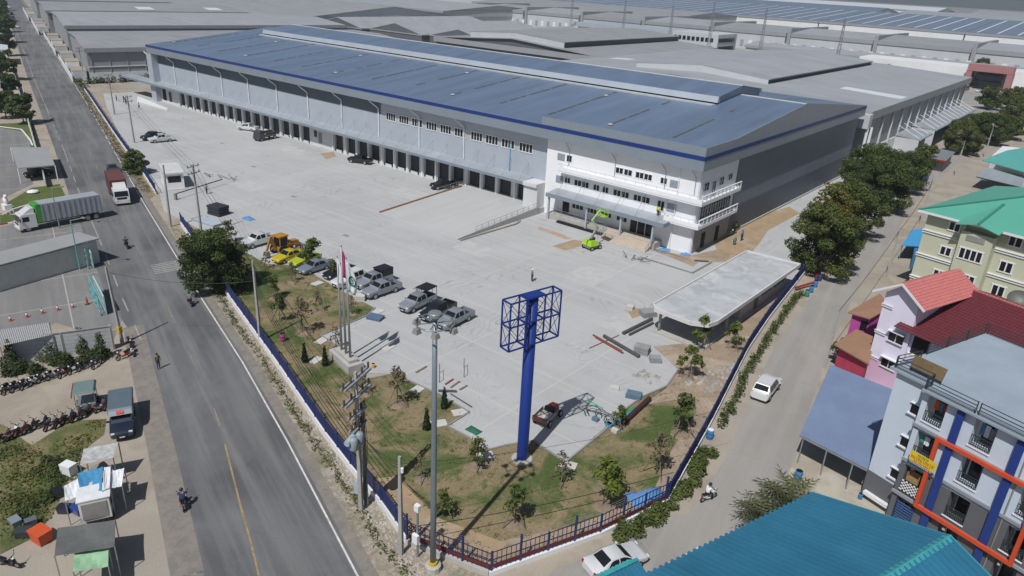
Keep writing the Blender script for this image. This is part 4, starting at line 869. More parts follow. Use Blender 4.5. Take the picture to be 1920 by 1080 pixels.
# cream apartment house with the green hipped roof
gr = house('green_roof_house', 'cream apartment house with green hipped metal roof', 'apartment', (-16.2,103.8), -12)
M_cream = mat('cream_wall', (0.50,0.51,0.39), 0.75, var=0.05, scale=0.5, dirt=0.06); M_grn = mat('green_roof', (0.11,0.39,0.30), 0.45, metal=0.1, var=0.06, scale=0.25)
b = MB(); b.box(0.6, 5.3, 0, 22, 0, 11.9); b.box(9.0, 22, 0.3, 22, 0, 11.9); b.box(5.3, 9.0, 0.3, 21, 0, 11.9); part('wall', M_cream, gr, b)
b = MB(); b.box(5.3, 9.0, -1.1, 0.29, 0, 10.95); part('projecting_bay', M_cream, gr, b)
for s0, s1, z0, z1, n, y in [(3.4,4.7,10.35,11.35,2,0), (3.2,4.5,7.0,8.0,2,0), (5.75,8.35,7.6,8.85,4,-1.1), (5.75,8.35,4.4,5.65,4,-1.1), (10.1,11.5,10.35,11.4,2,0.3), (10.0,11.4,7.0,8.2,2,0.3), (10.0,11.4,3.9,5.1,2,0.3), (3.2,4.5,3.8,4.8,2,0)]:
    b = MB(); f = 0.14; b.box(s0-f, s1+f, y-0.1, y-0.003, z0-f, z0); b.box(s0-f, s1+f, y-0.1, y-0.003, z1, z1+f)
    for q in range(n+1): xx = s0+(s1-s0)*q/n; b.box(xx-f/2, xx+f/2, y-0.1, y-0.003, z0, z1)
    w = part('window', M_wframe, gr, b)
    for q in range(n): b = MB(); b.box(s0+(s1-s0)*q/n+f/2, s0+(s1-s0)*(q+1)/n-f/2, y-0.05, y-0.003, z0, z1); part('pane', M_glass, w, b)
b = MB(); b.box(6.0, 8.1, -1.16, -1.103, 9.9, 10.6); part('vent_grille', M_concd, gr, b)
for z in (9.15, 5.95, 2.8):
    for xa, xb, y in ((0.5,5.29,0.0), (9.01,22,0.3)):
        b = MB(); b.box(xa, xb, y-0.14, y-0.003, z, z+0.14); b.box(xa, xb, y-0.22, y-0.003, z+0.3, z+0.42); part('string_course', M_wframe, gr, b)
    b = MB(); b.box(0.46, 0.597, -0.1, 22, z, z+0.14); part('string_course', M_wframe, gr, b)
ze = 12.0
b = MB(); p = [(-0.4,-0.9,ze), (5.0,-0.9,ze), (11,11,15.6), (11,13,15.6), (-0.4,23,ze)]
b.slab([(-0.4,-0.9,ze), (11,10.6,15.6), (11,13,15.6), (-0.4,23.5,ze)], 0.08); part('roof_plane', M_grn, gr, b)
b = MB(); b.slab([(-0.4,-0.9,ze), (23,-0.9,ze), (11.8,10.6,15.6), (11,10.6,15.6)], 0.08); part('roof_plane', M_grn, gr, b)
b = MB(); b.slab([(-0.4,23.5,ze), (11,13,15.6), (11.8,13,15.6), (23,23.5,ze)], 0.08); part('roof_plane', M_grn, gr, b)
b = MB(); b.slab([(23,-0.9,ze), (23,23.5,ze), (11.8,13,15.6), (11.8,10.6,15.6)], 0.08); part('roof_plane', M_grn, gr, b)
b = MB(); b.slab([(4.7,-2.0,ze-0.25), (7.15,-2.0,ze+0.35), (7.15,4.5,13.9), (4.7,-0.2,ze+0.22)], 0.08); part('bay_roof', M_grn, gr, b)
b = MB(); b.slab([(7.15,-2.0,ze+0.35), (9.6,-2.0,ze-0.25), (9.6,-0.2,ze+0.22), (7.15,4.5,13.9)], 0.08); part('bay_roof', M_grn, gr, b)
b = MB(); b.bar((-0.4,-0.9,ze+0.07), (11,10.6,15.68), 0.3, 0.1); b.bar((11,10.6,15.68), (11,13,15.68), 0.3, 0.1); part('hip_cap', mat('green_cap', (0.04,0.22,0.14), 0.5), gr, b)
b = MB(); b.bar((7.15,-2.0,ze+0.42), (7.15,4.5,13.98), 0.3, 0.1); part('hip_cap', mat('green_cap', 0), gr, b)
b = MB(); b.box(-0.38, 23, -0.96, -0.9, ze-0.26, ze+0.02); part('fascia_board', M_wframe, gr, b)
# satellite dish in front of it
dsh = thing('satellite_dish', 'large mesh satellite dish standing by the cream house', 'satellite dish', (-3.00, 88.92, 7.4))
b = MB(); b.lathe([(1.25,0.42), (1.0,0.24), (0.6,0.08), (0.15,0.0), (0.14,-0.05), (0.6,0.03), (1.0,0.19), (1.26,0.38)], 18, o=(0,0,0.9)); o = part('dish', mat('dish_mesh', (0.23,0.24,0.22), 0.7, var=0.1), dsh, b, True); o.rotation_euler = (R(35), 0, R(20))
b = MB(); b.tube((0,0,-0.4), (0,0,0.9), 0.06, 6); part('mast', M_steel, dsh, b)
# blue awning beside the cream house, teal and grey roofs farther up the lane
aw = wthing('blue_awning', 'bright blue awning roof beside the cream house', 'awning', (-19,101))
b = MB(); b.slab([(-20.07, 117.74, 2.6), (-17.69, 119.66, 2.6), (-18.94, 129.22, 3.0), (-20.56, 126.60, 3.0)], 0.08); part('sheet', mat('awning_blue', (0.06,0.30,0.55), 0.6, var=0.1), aw, b)
for q in ((-20.05, 118.66, 2.55), (-17.96, 120.27, 2.55)): b = MB(); b.tube((q[0],q[1],0), q, 0.05, 5); part('post', M_steel, aw, b)
b = MB(); b.prism([(-17.79, 115.47), (-16.51, 115.30), (-18.51, 126.35), (-19.84, 126.70)], 0, 2.3); part('side_wall', mat('awning_wall', (0.05,0.17,0.32), 0.7), aw, b)
tr = wthing('teal_shop', 'shop with pale teal roof past the cream house', 'house', (-18,165))
b = MB(); b.slab([(-21.34, 190.68, 4.5), (-11.70, 184.08, 4.5), (-15.06, 209.96, 6), (-18.21, 199.46, 6)], 0.15); part('roof', mat('pale_teal_roof', (0.10,0.36,0.33), 0.55, var=0.06), tr, b)
b = MB(); b.prism([(-20.78, 200.36), (-11.51, 193.52), (-14.39, 218.94), (-20.96, 216.79)], 0, 4.2); part('wall', M_white, tr, b)
b = MB(); b.slab([(-20.42, 180.17, 2.8), (-11.85, 177.42, 2.8), (-12.24, 187.81, 3.2), (-20.03, 189.84, 3.2)], 0.1); part('lean_to_roof', M_can, tr, b)
pr = wthing('coral_canopy', 'faded coral canopy at the bend of the far lane', 'canopy', (-22,190))
b = MB(); b.slab([(-20.93, 199.58, 3), (-18.85, 203.91, 3), (-18.16, 213.60, 3), (-20.69, 207.64, 3)], 0.1); part('sheet', mat('faded_coral', (0.46,0.25,0.22), 0.8), pr, b)
for q in ((-20.81, 200.40, 2.9), (-18.99, 204.39, 2.9)): b = MB(); b.tube((q[0],q[1],0), q, 0.05, 5); part('post', M_steel, pr, b)

# air conditioners and pipes on the apartment walls
for i, (a, z) in enumerate([(2.95,9.3), (6.2,9.3), (2.95,6.3), (6.2,6.3), (6.2,3.3), (10.1,6.3), (10.1,3.3)]):
    b = MB(); b.box(a+.85, a+1.3, .2, .5, z+1.35, z+1.75, 0); b.box(a+.9, a+1.15, .19, .2, z+1.4, z+1.7, 1); part('air_conditioner', [M_wframe, M_concd], ap, b)
for s0 in (2.38, 9.6): b = MB(); b.tube((s0,-.05 if s0 < 3 else -.74,.1), (s0,-.05 if s0 < 3 else -.74,11.5), .05, 6); part('drain_pipe', M_concd, ap, b)

# ---------------------------------------------------------------- plants
def leafmat(name, c1, c2, transl=0.3):
    if name in MATS: return MATS[name]
    m = D.materials.new(name); m.use_nodes = True; MATS[name] = m
    n = m.node_tree.nodes; l = m.node_tree.links; p = n['Principled BSDF']; p.inputs['Roughness'].default_value = 0.55; p.inputs['Specular IOR Level'].default_value = 0.25
    tc = n.new('ShaderNodeTexCoord'); oi = n.new('ShaderNodeObjectInfo')
    t = n.new('ShaderNodeTexNoise'); t.inputs['Scale'].default_value = 0.9; t.inputs['Detail'].default_value = 5; l.new(tc.outputs['Object'], t.inputs[0])
    r = n.new('ShaderNodeMapRange'); r.inputs[1].default_value = 0.36; r.inputs[2].default_value = 0.64; l.new(t.outputs[0], r.inputs[0])
    ad = n.new('ShaderNodeMath'); ad.operation = 'MULTIPLY_ADD'; ad.inputs[1].default_value = 0.35; l.new(oi.outputs['Random'], ad.inputs[0]); l.new(r.outputs[0], ad.inputs[2])
    mx = n.new('ShaderNodeMix'); mx.data_type = 'RGBA'; l.new(ad.outputs[0], mx.inputs[0]); mx.inputs[6].default_value = (*c1, 1); mx.inputs[7].default_value = (*c2, 1)
    l.new(mx.outputs[2], p.inputs['Base Color'])
    tr = n.new('ShaderNodeBsdfTranslucent'); l.new(mx.outputs[2], tr.inputs[0]); ms = n.new('ShaderNodeMixShader'); ms.inputs[0].default_value = transl
    l.new(p.outputs[0], ms.inputs[1]); l.new(tr.outputs[0], ms.inputs[2]); l.new(ms.outputs[0], n['Material Output'].inputs[0])
    return m
L_dark = leafmat('leaves_dark', (0.028,0.048,0.016), (0.070,0.100,0.030))
L_mid = leafmat('leaves_mid', (0.048,0.078,0.020), (0.115,0.145,0.042))
L_olive = leafmat('leaves_olive', (0.070,0.095,0.025), (0.145,0.155,0.048))
L_yel = leafmat('leaves_yellowing', (0.14,0.12,0.02), (0.23,0.18,0.03))
L_bright = leafmat('leaves_bright', (0.07,0.115,0.02), (0.15,0.19,0.04))
L_dry = leafmat('leaves_dry', (0.13,0.11,0.06), (0.22,0.19,0.12))
L_cyp = leafmat('leaves_cypress', (0.015,0.032,0.014), (0.03,0.055,0.02))
M_bark = mat('bark', (0.13,0.105,0.085), 0.9, var=0.25, scale=4, bump=0.5)
M_stake = mat('stake_wood', (0.17,0.14,0.11), 0.9, var=0.2, scale=3)
def leaf_mesh(name, blobs, n, size, mats, seed=0, up=0.35, surf=0.55):
    """many small leaf-sized quads through the volume of several blobs; mats is a list, shares by blob"""
    rg = np.random.default_rng(seed)
    vol = np.array([b[3]*b[4]*b[5] for b in blobs])**0.67; cnt = (n*vol/vol.sum()).astype(int)
    P_, N_, MI = [], [], []
    for (cx, cy, cz, rx, ry, rz, mi), c in zip(blobs, cnt):
        d = rg.normal(size=(c, 3)); d /= np.linalg.norm(d, axis=1)[:, None]
        rad = (surf+(1-surf)*rg.random(c)**0.6)*(0.85+0.3*rg.random(c))
        P_.append(np.array([cx, cy, cz])+d*rad[:, None]*np.array([rx, ry, rz]))
        N_.append(d+rg.normal(size=(c, 3))*0.6+np.array([0, 0, up])); MI.append(np.full(c, mi))
    P_ = np.concatenate(P_); N_ = np.concatenate(N_); MI = np.concatenate(MI); N_ /= np.linalg.norm(N_, axis=1)[:, None]
    k = len(P_); a = np.cross(N_, rg.normal(size=(k, 3))); a /= np.linalg.norm(a, axis=1)[:, None]; b = np.cross(N_, a)
    s = size*(0.6+0.8*rg.random(k))[:, None]; a *= s; b *= s*0.62
    v = np.stack([P_-a, P_-b*0.9+a*0.1, P_+a, P_+b*0.9+a*0.1], 1).reshape(-1, 3)
    me = D.meshes.new(name); me.vertices.add(len(v)); me.vertices.foreach_set('co', v.ravel().astype(np.float32))
    me.loops.add(4*k); me.loops.foreach_set('vertex_index', np.arange(4*k, dtype=np.int32))
    me.polygons.add(k); me.polygons.foreach_set('loop_start', (np.arange(k)*4).astype(np.int32)); me.polygons.foreach_set('loop_total', np.full(k, 4, np.int32))
    for q in mats: me.materials.append(q)
    me.polygons.foreach_set('material_index', MI.astype(np.int32)); me.update(calc_edges=True)
    return me
def trunk_mesh(name, h, r, limbs, seed=0, lean=0.3):
    rr = random.Random(seed); b = MB()
    pts = [(0,0,0)]; 
    for i in range(1, 4): pts.append((pts[-1][0]+rr.uniform(-lean, lean)*h*0.1, pts[-1][1]+rr.uniform(-lean, lean)*h*0.1, h*i/3))
    for i in range(3): b.tube(pts[i], pts[i+1], r*(1-0.22*i), 7, 0, r*(1-0.22*(i+1)), cap=False)
    for (tx, ty, tz) in limbs:
        q = (tx*0.45+rr.uniform(-.2, .2), ty*0.45+rr.uniform(-.2, .2), h+(tz-h)*0.5); b.tube(pts[3], q, r*0.34, 5, 0, r*0.22, cap=False); b.tube(q, (tx, ty, tz), r*0.22, 5, 0, r*0.06, cap=False)
    return b.mesh(name, M_bark)
TREE_CACHE = {}
def tree_kind(key, build):
    if key not in TREE_CACHE: TREE_CACHE[key] = build()
    return TREE_CACHE[key]
def big_tree(seed, rad, ht, leaf, alt=None, n=7000, size=0.26, clear=0.3):
    def mk():
        rr = random.Random(seed); bl = []; limbs = []
        for i in range(64):
            a = rr.uniform(0, 2*math.pi); q = rr.random()**0.5; z = rr.uniform(clear*.8, 0.95); rad_z = rad*math.sqrt(max(0.05, 1-((z-0.5)/0.55)**2))
            s = rad*rr.uniform(0.11, 0.30)
            x, y = rad_z*q*math.cos(a)*0.85, rad_z*q*math.sin(a)*0.85
            bl.append((x, y, ht*z, s, s, s*0.72, 1 if (alt and rr.random() < 0.35) else 0))
            if i % 5 == 0: limbs.append((x, y, ht*z))
        return leaf_mesh('crown', bl, n, size, [leaf, alt or leaf], seed), trunk_mesh('trunk', ht*clear*1.15, 0.03*ht, limbs, seed)
    return tree_kind(('big', seed, rad, ht, leaf.name, n), mk)
def put_tree(name, label, loc, meshes, group=None, rz=0.0, sc=1.0, cat='tree'):
    t = thing(name, label, cat, loc, rz, group); t.scale = (sc, sc, sc)
    link('crown', meshes[0], t); link('trunk', meshes[1], t)
    return t
def sapling_kind(seed, h, w, leaf, n=700, size=0.13, sparse=0.0):
    def mk():
        rr = random.Random(seed); bl = []; limbs = []
        for i in range(12):
            z = rr.uniform(0.45, 1.0); a = rr.uniform(0, 6.28); q = w*(1.15-z)*rr.uniform(0.4, 1.2)
            s = w*rr.uniform(0.22, 0.42); bl.append((q*math.cos(a), q*math.sin(a), h*z, s, s, s*0.8, 0)); limbs.append((q*math.cos(a), q*math.sin(a), h*z))
        return leaf_mesh('crown', bl, n, size, [leaf], seed, surf=0.2), trunk_mesh('trunk', h*0.5, 0.055, limbs, seed, 0.15)
    return tree_kind(('sap', seed, h, w, leaf.name, n), mk)
def stake_mesh(seed):
    def mk():
        b = MB()
        for k in range(3):
            a = k*2.094+seed; b.tube((1.0*math.cos(a), 1.0*math.sin(a), 0), (0.08*math.cos(a+3), 0.08*math.sin(a+3), 1.9), 0.035, 5)
        return b.mesh('stakes', M_stake)
    return tree_kind(('stake', seed), mk)
def single_stake(k):
    def mk():
        a = k*2.094; b = MB(); b.tube((1.0*math.cos(a), 1.0*math.sin(a), 0), (0.05*math.cos(a), 0.05*math.sin(a), 1.9), 0.04, 5); return b.mesh('stake', M_stake)
    return tree_kind(('stk', k), mk)
def sapling(label, loc, kind, rz=0.0, sc=1.0, stakes=True, mound=True, group='young staked trees on the lawn'):
    t = put_tree('young_tree', label, loc, kind, group, rz, sc)
    if stakes:
        for k in range(3): link('stake', single_stake(k), t)
    if mound:
        def mk():
            b = MB(); b.lathe([(0.75,0.0), (0.6,0.1), (0.3,0.17), (0.05,0.18)], 10); return b.mesh('soil_mound', M_mound)
        link('soil_mound', tree_kind('mound', mk), t)
    return t
def weeds(name, label, line, width, n, size, leaf, seed, h=0.35, cat='plants'):
    """ground cover along a line: one mass of leaves nobody could count"""
    rr = random.Random(seed); bl = []; tot = sum(math.hypot(q[0]-p[0], q[1]-p[1]) for p, q in zip(line, line[1:]))
    for p, q in zip(line, line[1:]):
        L = math.hypot(q[0]-p[0], q[1]-p[1]); k = max(1, int(L/(width*0.35)))
        for i in range(k):
            t = (i+rr.random())/k; s = width*rr.uniform(0.3, 0.7); x = p[0]+(q[0]-p[0])*t+rr.uniform(-1, 1)*width*0.35; y = p[1]+(q[1]-p[1])*t+rr.uniform(-1, 1)*width*0.35
            bl.append((x, y, h*0.3, s, s, h*rr.uniform(0.5, 1.2), 0))
    o = link(name, leaf_mesh(name, bl, n, size, [leaf], seed, up=1.0, surf=0.3)); return tag(o, label, cat, kind='stuff')

# ---------------------------------------------------------------- vehicles
def paint(name, col, rough=0.28): return mat('paint_'+name, col, rough, metal=0.25, var=0.03, scale=1, coat=0.5, spec=0.5)
PT = {'silver': paint('silver', (0.29,0.32,0.36)), 'steel': paint('steel', (0.22,0.26,0.32)), 'white': paint('white', (0.76,0.77,0.78)), 'black': paint('black', (0.018,0.02,0.024)), 'charcoal': paint('charcoal', (0.06,0.065,0.075)),
      'yellow': paint('yellow', (0.62,0.50,0.02)), 'lime': paint('lime', (0.50,0.55,0.03)), 'blue': paint('blue', (0.03,0.08,0.30)), 'navy': paint('navy', (0.025,0.035,0.06)), 'grey': paint('grey', (0.16,0.18,0.21)), 'red': paint('red', (0.40,0.025,0.02)), 'maroon': paint('maroon', (0.14,0.03,0.028))}
M_lamp = mat('lamp_lens', (0.72,0.74,0.76), 0.15, var=0); M_tail = mat('tail_lens', (0.35,0.012,0.01), 0.2, var=0); M_rim = mat('rim', (0.42,0.43,0.44), 0.35, metal=0.6, var=0.05); M_plate = mat('plate', (0.65,0.65,0.63), 0.5, var=0)
CARS = {
 'sedan': dict(st=[(2.28,.36,.58,.60,.66,.68,.50), (2.16,.24,.70,.73,.80,.84,.66), (1.9,.20,.78,.80,.85,.88,.74), (1.0,.20,.88,.93,.86,.89,.76), (0.22,.20,.93,1.40,.86,.89,.60), (-0.75,.20,.95,1.43,.86,.89,.60), (-1.55,.20,.97,1.06,.86,.89,.72), (-2.1,.24,.97,1.02,.84,.87,.70), (-2.28,.36,.86,.88,.76,.79,.62)], ax=(1.38,-1.32), wr=.31, ws=(1.0,.22), rw=(-0.75,-1.55), sw=[(0.72,-0.22), (-0.30,-1.2)], h=(2.2,.64), tl=(-2.24,.84)),
 'suv': dict(st=[(2.36,.42,.74,.76,.70,.72,.56), (2.22,.28,.90,.93,.84,.88,.72), (1.15,.26,1.03,1.08,.88,.92,.80), (0.45,.26,1.06,1.72,.88,.92,.66), (-1.7,.26,1.08,1.76,.88,.92,.68), (-2.2,.28,1.06,1.28,.87,.91,.78), (-2.36,.40,.96,1.0,.82,.85,.74)], ax=(1.42,-1.36), wr=.37, ws=(1.15,.45), rw=(-1.7,-2.2), sw=[(0.88,0.05), (-0.04,-0.85), (-0.94,-1.7)], h=(2.29,.82), tl=(-2.28,1.0)),
 'pickup': dict(st=[(2.6,.46,.80,.82,.70,.73,.58), (2.45,.34,.96,.99,.84,.88,.74), (1.25,.30,1.08,1.12,.88,.91,.80), (0.55,.30,1.12,1.72,.88,.91,.66), (-0.55,.30,1.14,1.76,.88,.91,.66), (-0.85,.30,1.14,1.64,.88,.91,.70), (-0.95,.32,1.10,1.12,.86,.89,.80)], ax=(1.62,-1.5), wr=.38, ws=(1.25,.55), rw=(-0.6,-0.86), sw=[(0.98,0.2), (0.10,-0.6)], h=(2.52,.88), tl=(-2.58,.95), bed=(-0.97,-2.58)),
 'van': dict(st=[(2.4,.40,.86,.88,.72,.76,.60), (2.28,.28,1.02,1.06,.86,.90,.76), (1.75,.26,1.12,1.20,.88,.92,.80), (1.0,.26,1.16,1.92,.88,.92,.74), (-2.2,.26,1.16,1.96,.88,.92,.76), (-2.4,.32,1.10,1.55,.86,.90,.78)], ax=(1.5,-1.45), wr=.34, ws=(1.75,1.0), rw=(-2.2,-2.4), sw=[(1.35,0.5), (0.40,-0.85), (-0.95,-2.0)], h=(2.35,.90), tl=(-2.38,1.2)),
}
def car_side(st, x, v, k=1):
    """point on the flank: v 0 = belt line, 1 = roof edge"""
    for a, b in zip(st, st[1:]):
        if a[0] >= x >= b[0]:
            t = (a[0]-x)/(a[0]-b[0]); s = [p+(q-p)*t for p, q in zip(a, b)]
            return (x, k*(s[5]+(s[6]-s[5])*v), s[2]+(s[3]-s[2])*v)
    return (x, k*0.8, 1.0)
WHEEL = {}
def wheel_meshes(r):
    if r not in WHEEL:
        b = MB()
        vs, fs = [], []; n = 14
        prof = [(r*0.66,-0.1), (r*0.94,-0.11), (r,-0.06), (r,0.06), (r*0.94,0.11), (r*0.66,0.1)]
        for q, y in prof:
            for i in range(n): t = 2*math.pi*i/n; vs.append((q*math.cos(t), y, q*math.sin(t)))
        m = len(prof)
        for j in range(m):
            for i in range(n): fs.append((j*n+i, j*n+(i+1) % n, ((j+1) % m)*n+(i+1) % n, ((j+1) % m)*n+i))
        b.add(vs, fs); t = b.mesh('tyre', M_rubber)
        b = MB(); b.tube((0,-0.085,0), (0,0.085,0), r*0.66, 12); WHEEL[r] = (t, b.mesh('rim', M_rim))
    return WHEEL[r]
def add_wheel(t, x, y, r):
    ty, ri = wheel_meshes(r); w = link('wheel', ty, t); w.location = (x, y, r); q = link('rim', ri, w); return w
CARMESH = {}
def car(kind, label, col, loc, rz, group=None, canopy=None, cat=None, lid=None, sc=1.0):
    c = CARS[kind]; st = c['st']
    t = thing({'sedan': 'sedan_car', 'suv': 'suv', 'pickup': 'pickup_truck', 'van': 'van'}[kind], label, cat or {'sedan': 'car', 'suv': 'car', 'pickup': 'pickup truck', 'van': 'van'}[kind], loc, rz, group)
    t.scale = (sc, sc, sc)
    key = (kind, col)
    if key not in CARMESH:
        ms = {}
        b = MB(); n = 10; vs = []
        for (x, zb, zbelt, zt, wb, wbelt, wt) in st:
            zm = zb+(zbelt-zb)*0.35
            half = [(wb*0.8, zb), (wb, zm), (wbelt, zbelt-0.06), (wbelt*0.985, zbelt), (wt, zt)]
            vs += [(x, y, z) for y, z in half]+[(x, -y, z) for y, z in half[::-1]]
        fs = []
        for j in range(len(st)-1):
            for i in range(n): fs.append((j*n+i, (j+1)*n+i, (j+1)*n+(i+1) % n, j*n+(i+1) % n))
        fs.append(tuple(range(n))); fs.append(tuple(range(len(vs)-1, len(vs)-n-1, -1)))
        b.add(vs, fs); me = b.mesh('body', PT[col], True); me.set_sharp_from_angle(angle=R(34)); ms['body'] = me
        b = MB(); (xa, xb) = c['ws']; sa = [s for s in st if s[0] == xa][0]; sb = [s for s in st if s[0] == xb][0]
        o = 0.02
        b.add([(xa-0.04,sa[6]*0.94,sa[3]+o), (xa-0.04,-sa[6]*0.94,sa[3]+o), (xb+0.05,-sb[6]*0.93,sb[3]-0.03+o), (xb+0.05,sb[6]*0.93,sb[3]-0.03+o)], [(0,1,2,3)]); ms['windscreen'] = b.mesh('windscreen', M_glass)
        b = MB(); (xa, xb) = c['rw']
        def rp(x, f):
            q = car_side(st, x, 1.0); return (x-0.012, q[1]*f, q[2]+0.015)
        def lr(t): return xa+(xb-xa)*t
        p0, p1, q0, q1 = rp(lr(0.12), 0.9), rp(lr(0.12), -0.9), rp(lr(0.92), 0.9), rp(lr(0.92), -0.9)
        b.add([p0, p1, q1, q0], [(0,1,2,3)]); ms['rear_window'] = b.mesh('rear_window', M_glass)
        for k in (1, -1):
            for wi, (xa, xb) in enumerate(c['sw']):
                b = MB(); pts = []
                for v in (0.10, 0.86):
                    row = []
                    for tt in (0, 0.33, 0.66, 1):
                        x = xa+(xb-xa)*tt
                        zc = car_side(st, x, 1.0)[2]
                        q = car_side(st, x, v, k); row.append((q[0], q[1]+k*0.012, q[2]))
                    pts += row
                fs = [(i, i+1, i+5, i+4) for i in range(3)]
                b.add(pts, fs if k > 0 else [f[::-1] for f in fs]); ms[('side_window', k, wi)] = b.mesh('side_window', M_glass)
        x, z = c['h']
        for k in (1, -1):
            b = MB(); b.box(x-0.12, x+0.06, k*0.66-0.14, k*0.66+0.14, z-0.07, z+0.07); ms[('headlight', k)] = b.mesh('headlight', M_lamp)
            b = MB(); xx, zz = c['tl']; b.box(xx-0.05, xx+0.06, k*0.72-0.09, k*0.72+0.09, zz-0.12, zz+0.1); ms[('tail_light', k)] = b.mesh('tail_light', M_tail)
            b = MB(); q = car_side(st, c['sw'][0][0]-0.05, 0.05, k); b.box(q[0]-0.05, q[0]+0.08, min(q[1], q[1]+k*0.2), max(q[1], q[1]+k*0.2), q[2], q[2]+0.14); ms[('mirror', k)] = b.mesh('mirror', PT[col])
        b = MB(); f = st[0]; b.box(f[0]-0.02, f[0]+0.03, -0.42, 0.42, f[1]+0.02, f[2]-0.06); ms['grille'] = b.mesh('grille', M_black)
        b = MB(); b.box(f[0]+0.02, f[0]+0.045, -0.2, 0.2, f[1]+0.02, f[1]+0.12); ms['number_plate'] = b.mesh('number_plate', M_plate)
        if 'bed' in c:
            x1, x0 = c['bed']; b = MB()
            b.box(x0, x1, -0.88, 0.88, 0.42, 0.62); b.box(x0, x1, 0.80, 0.89, 0.62, 1.1); b.box(x0, x1, -0.89, -0.80, 0.62, 1.1); b.box(x0, x0+0.08, -0.8, 0.8, 0.62, 1.1); b.box(x1-0.06, x1, -0.8, 0.8, 0.62, 1.1)
            ms['cargo_bed'] = b.mesh('cargo_bed', PT[col])
            b = MB(); b.box(x0+0.09, x1-0.07, -0.79, 0.79, 0.625, 0.66); ms['bed_liner'] = b.mesh('bed_liner', M_black)
            b = MB(); b.box(x0-0.1, x0, -0.82, 0.82, 0.45, 0.6); ms['rear_bumper'] = b.mesh('rear_bumper', M_rim)
        CARMESH[key] = ms
    for nm, me in CARMESH[key].items():
        link(nm if isinstance(nm, str) else nm[0], me, t)
    for x in c['ax']:
        for y in (0.80, -0.80): add_wheel(t, x, y, c['wr'])
    if canopy:
        x1, x0 = -0.9, -2.62; zt = 2.0 if canopy != 'high' else 2.15
        b = MB(); b.hexa([(x0-0.05,-0.9,zt-0.08), (x1+0.25,-0.9,zt-0.08), (x1+0.25,0.9,zt-0.08), (x0-0.05,0.9,zt-0.08)], [(x0,-0.8,zt+0.04), (x1+0.2,-0.8,zt+0.04), (x1+0.2,0.8,zt+0.04), (x0,0.8,zt+0.04)]); k = part('canopy_roof', M_black, t, b)
        for x in (x0+0.05, (x0+x1)/2, x1):
            for y in (-0.84, 0.84): b = MB(); b.bar((x,y,1.08), (x,y,zt-0.08), 0.05, 0.05); part('canopy_post', M_black, t, b)
        if canopy == 'closed':
            for y in (-0.85, 0.85): b = MB(); b.box(x0, x1, y-0.01, y+0.01, 1.1, zt-0.1); part('canopy_side', M_black, t, b)
    if lid:
        b = MB(); b.box(-2.58, -0.97, -0.86, 0.86, 1.1, 1.14); part('bed_cover', M_black, t, b)
    return t
# ---------------------------------------------------------------- motorcycles and people
BIKE = {}
def bike_meshes(col):
    if col in BIKE: return BIKE[col]
    ms = {}; pm = PT[col]
    b = MB(); prof = [(0.62,0.62), (0.50,0.80), (0.36,0.60), (0.30,0.36), (-0.10,0.34), (-0.2,0.56), (-0.62,0.66), (-0.72,0.72), (-0.66,0.52), (-0.35,0.38), (-0.2,0.25), (0.25,0.25), (0.42,0.42)]
    n = len(prof); vs = [(x, 0.11, z) for x, z in prof]+[(x, -0.11, z) for x, z in prof]
    b.add(vs, [tuple(range(n)), tuple(range(2*n-1, n-1, -1))]+[(i, i+n, (i+1) % n+n, (i+1) % n) for i in range(n)]); ms['body'] = b.mesh('body', pm)
    b = MB(); b.hexa([(-0.68,-0.12,0.66), (-0.05,-0.10,0.60), (-0.05,0.10,0.60), (-0.68,0.12,0.66)], [(-0.70,-0.13,0.78), (-0.04,-0.11,0.71), (-0.04,0.11,0.71), (-0.70,0.13,0.78)]); ms['seat'] = b.mesh('seat', M_black)
    b = MB(); b.path([(0.40,-0.34,1.0), (0.44,-0.15,0.98), (0.46,0.15,0.98), (0.40,0.34,1.0)], 0.025, 5); b.tube((0.46,0,0.98), (0.68,0,0.3), 0.045, 5); ms['handlebar'] = b.mesh('handlebar', M_black)
    b = MB(); b.ball((0.56,0,0.88), (0.08,0.09,0.08), 8); ms['headlight'] = b.mesh('headlight', M_lamp)
    b = MB(); b.box(-0.78, -0.70, -0.06, 0.06, 0.6, 0.7); ms['tail_light'] = b.mesh('tail_light', M_tail)
    b = MB(); b.bar((0.0,0.1,0.26), (-0.05,0.28,0.02), 0.03, 0.03); ms['side_stand'] = b.mesh('side_stand', M_steel)
    b = MB()
    vs, fs = [], []; n = 12; r = 0.27
    prof = [(r*0.72,-0.04), (r,-0.035), (r,0.035), (r*0.72,0.04)]
    for q, y in prof:
        for i in range(n): a = 2*math.pi*i/n; vs.append((q*math.cos(a), y, q*math.sin(a)))
    for j in range(4):
        for i in range(n): fs.append((j*n+i, j*n+(i+1) % n, ((j+1) % 4)*n+(i+1) % n, ((j+1) % 4)*n+i))
    b.add(vs, fs); ms['_wheel'] = b.mesh('wheel', M_rubber)
    b = MB(); b.tube((0,-0.03,0), (0,0.03,0), r*0.5, 8); ms['_hub'] = b.mesh('hub', M_rim)
    for s in (1, -1):
        b = MB(); b.tube((0.42,s*0.3,1.0), (0.40,s*0.36,1.16), 0.012, 4); b.ball((0.40,s*0.37,1.19), (0.02,0.06,0.04), 6); ms[('mirror', s)] = b.mesh('mirror', M_black)
    BIKE[col] = ms; return ms
def bike(label, col, loc, rz, group=None, lean=0.12):
    t = thing('motorcycle', label, 'motorcycle', loc, rz, group); t.rotation_euler = (lean, 0, rz)
    for nm, me in bike_meshes(col).items():
        if nm in ('_wheel', '_hub'): continue
        link(nm if isinstance(nm, str) else nm[0], me, t)
    for x in (0.64, -0.58):
        w = link('wheel', BIKE[col]['_wheel'], t); w.location = (x, 0, 0.27); link('hub', BIKE[col]['_hub'], w)
    return t
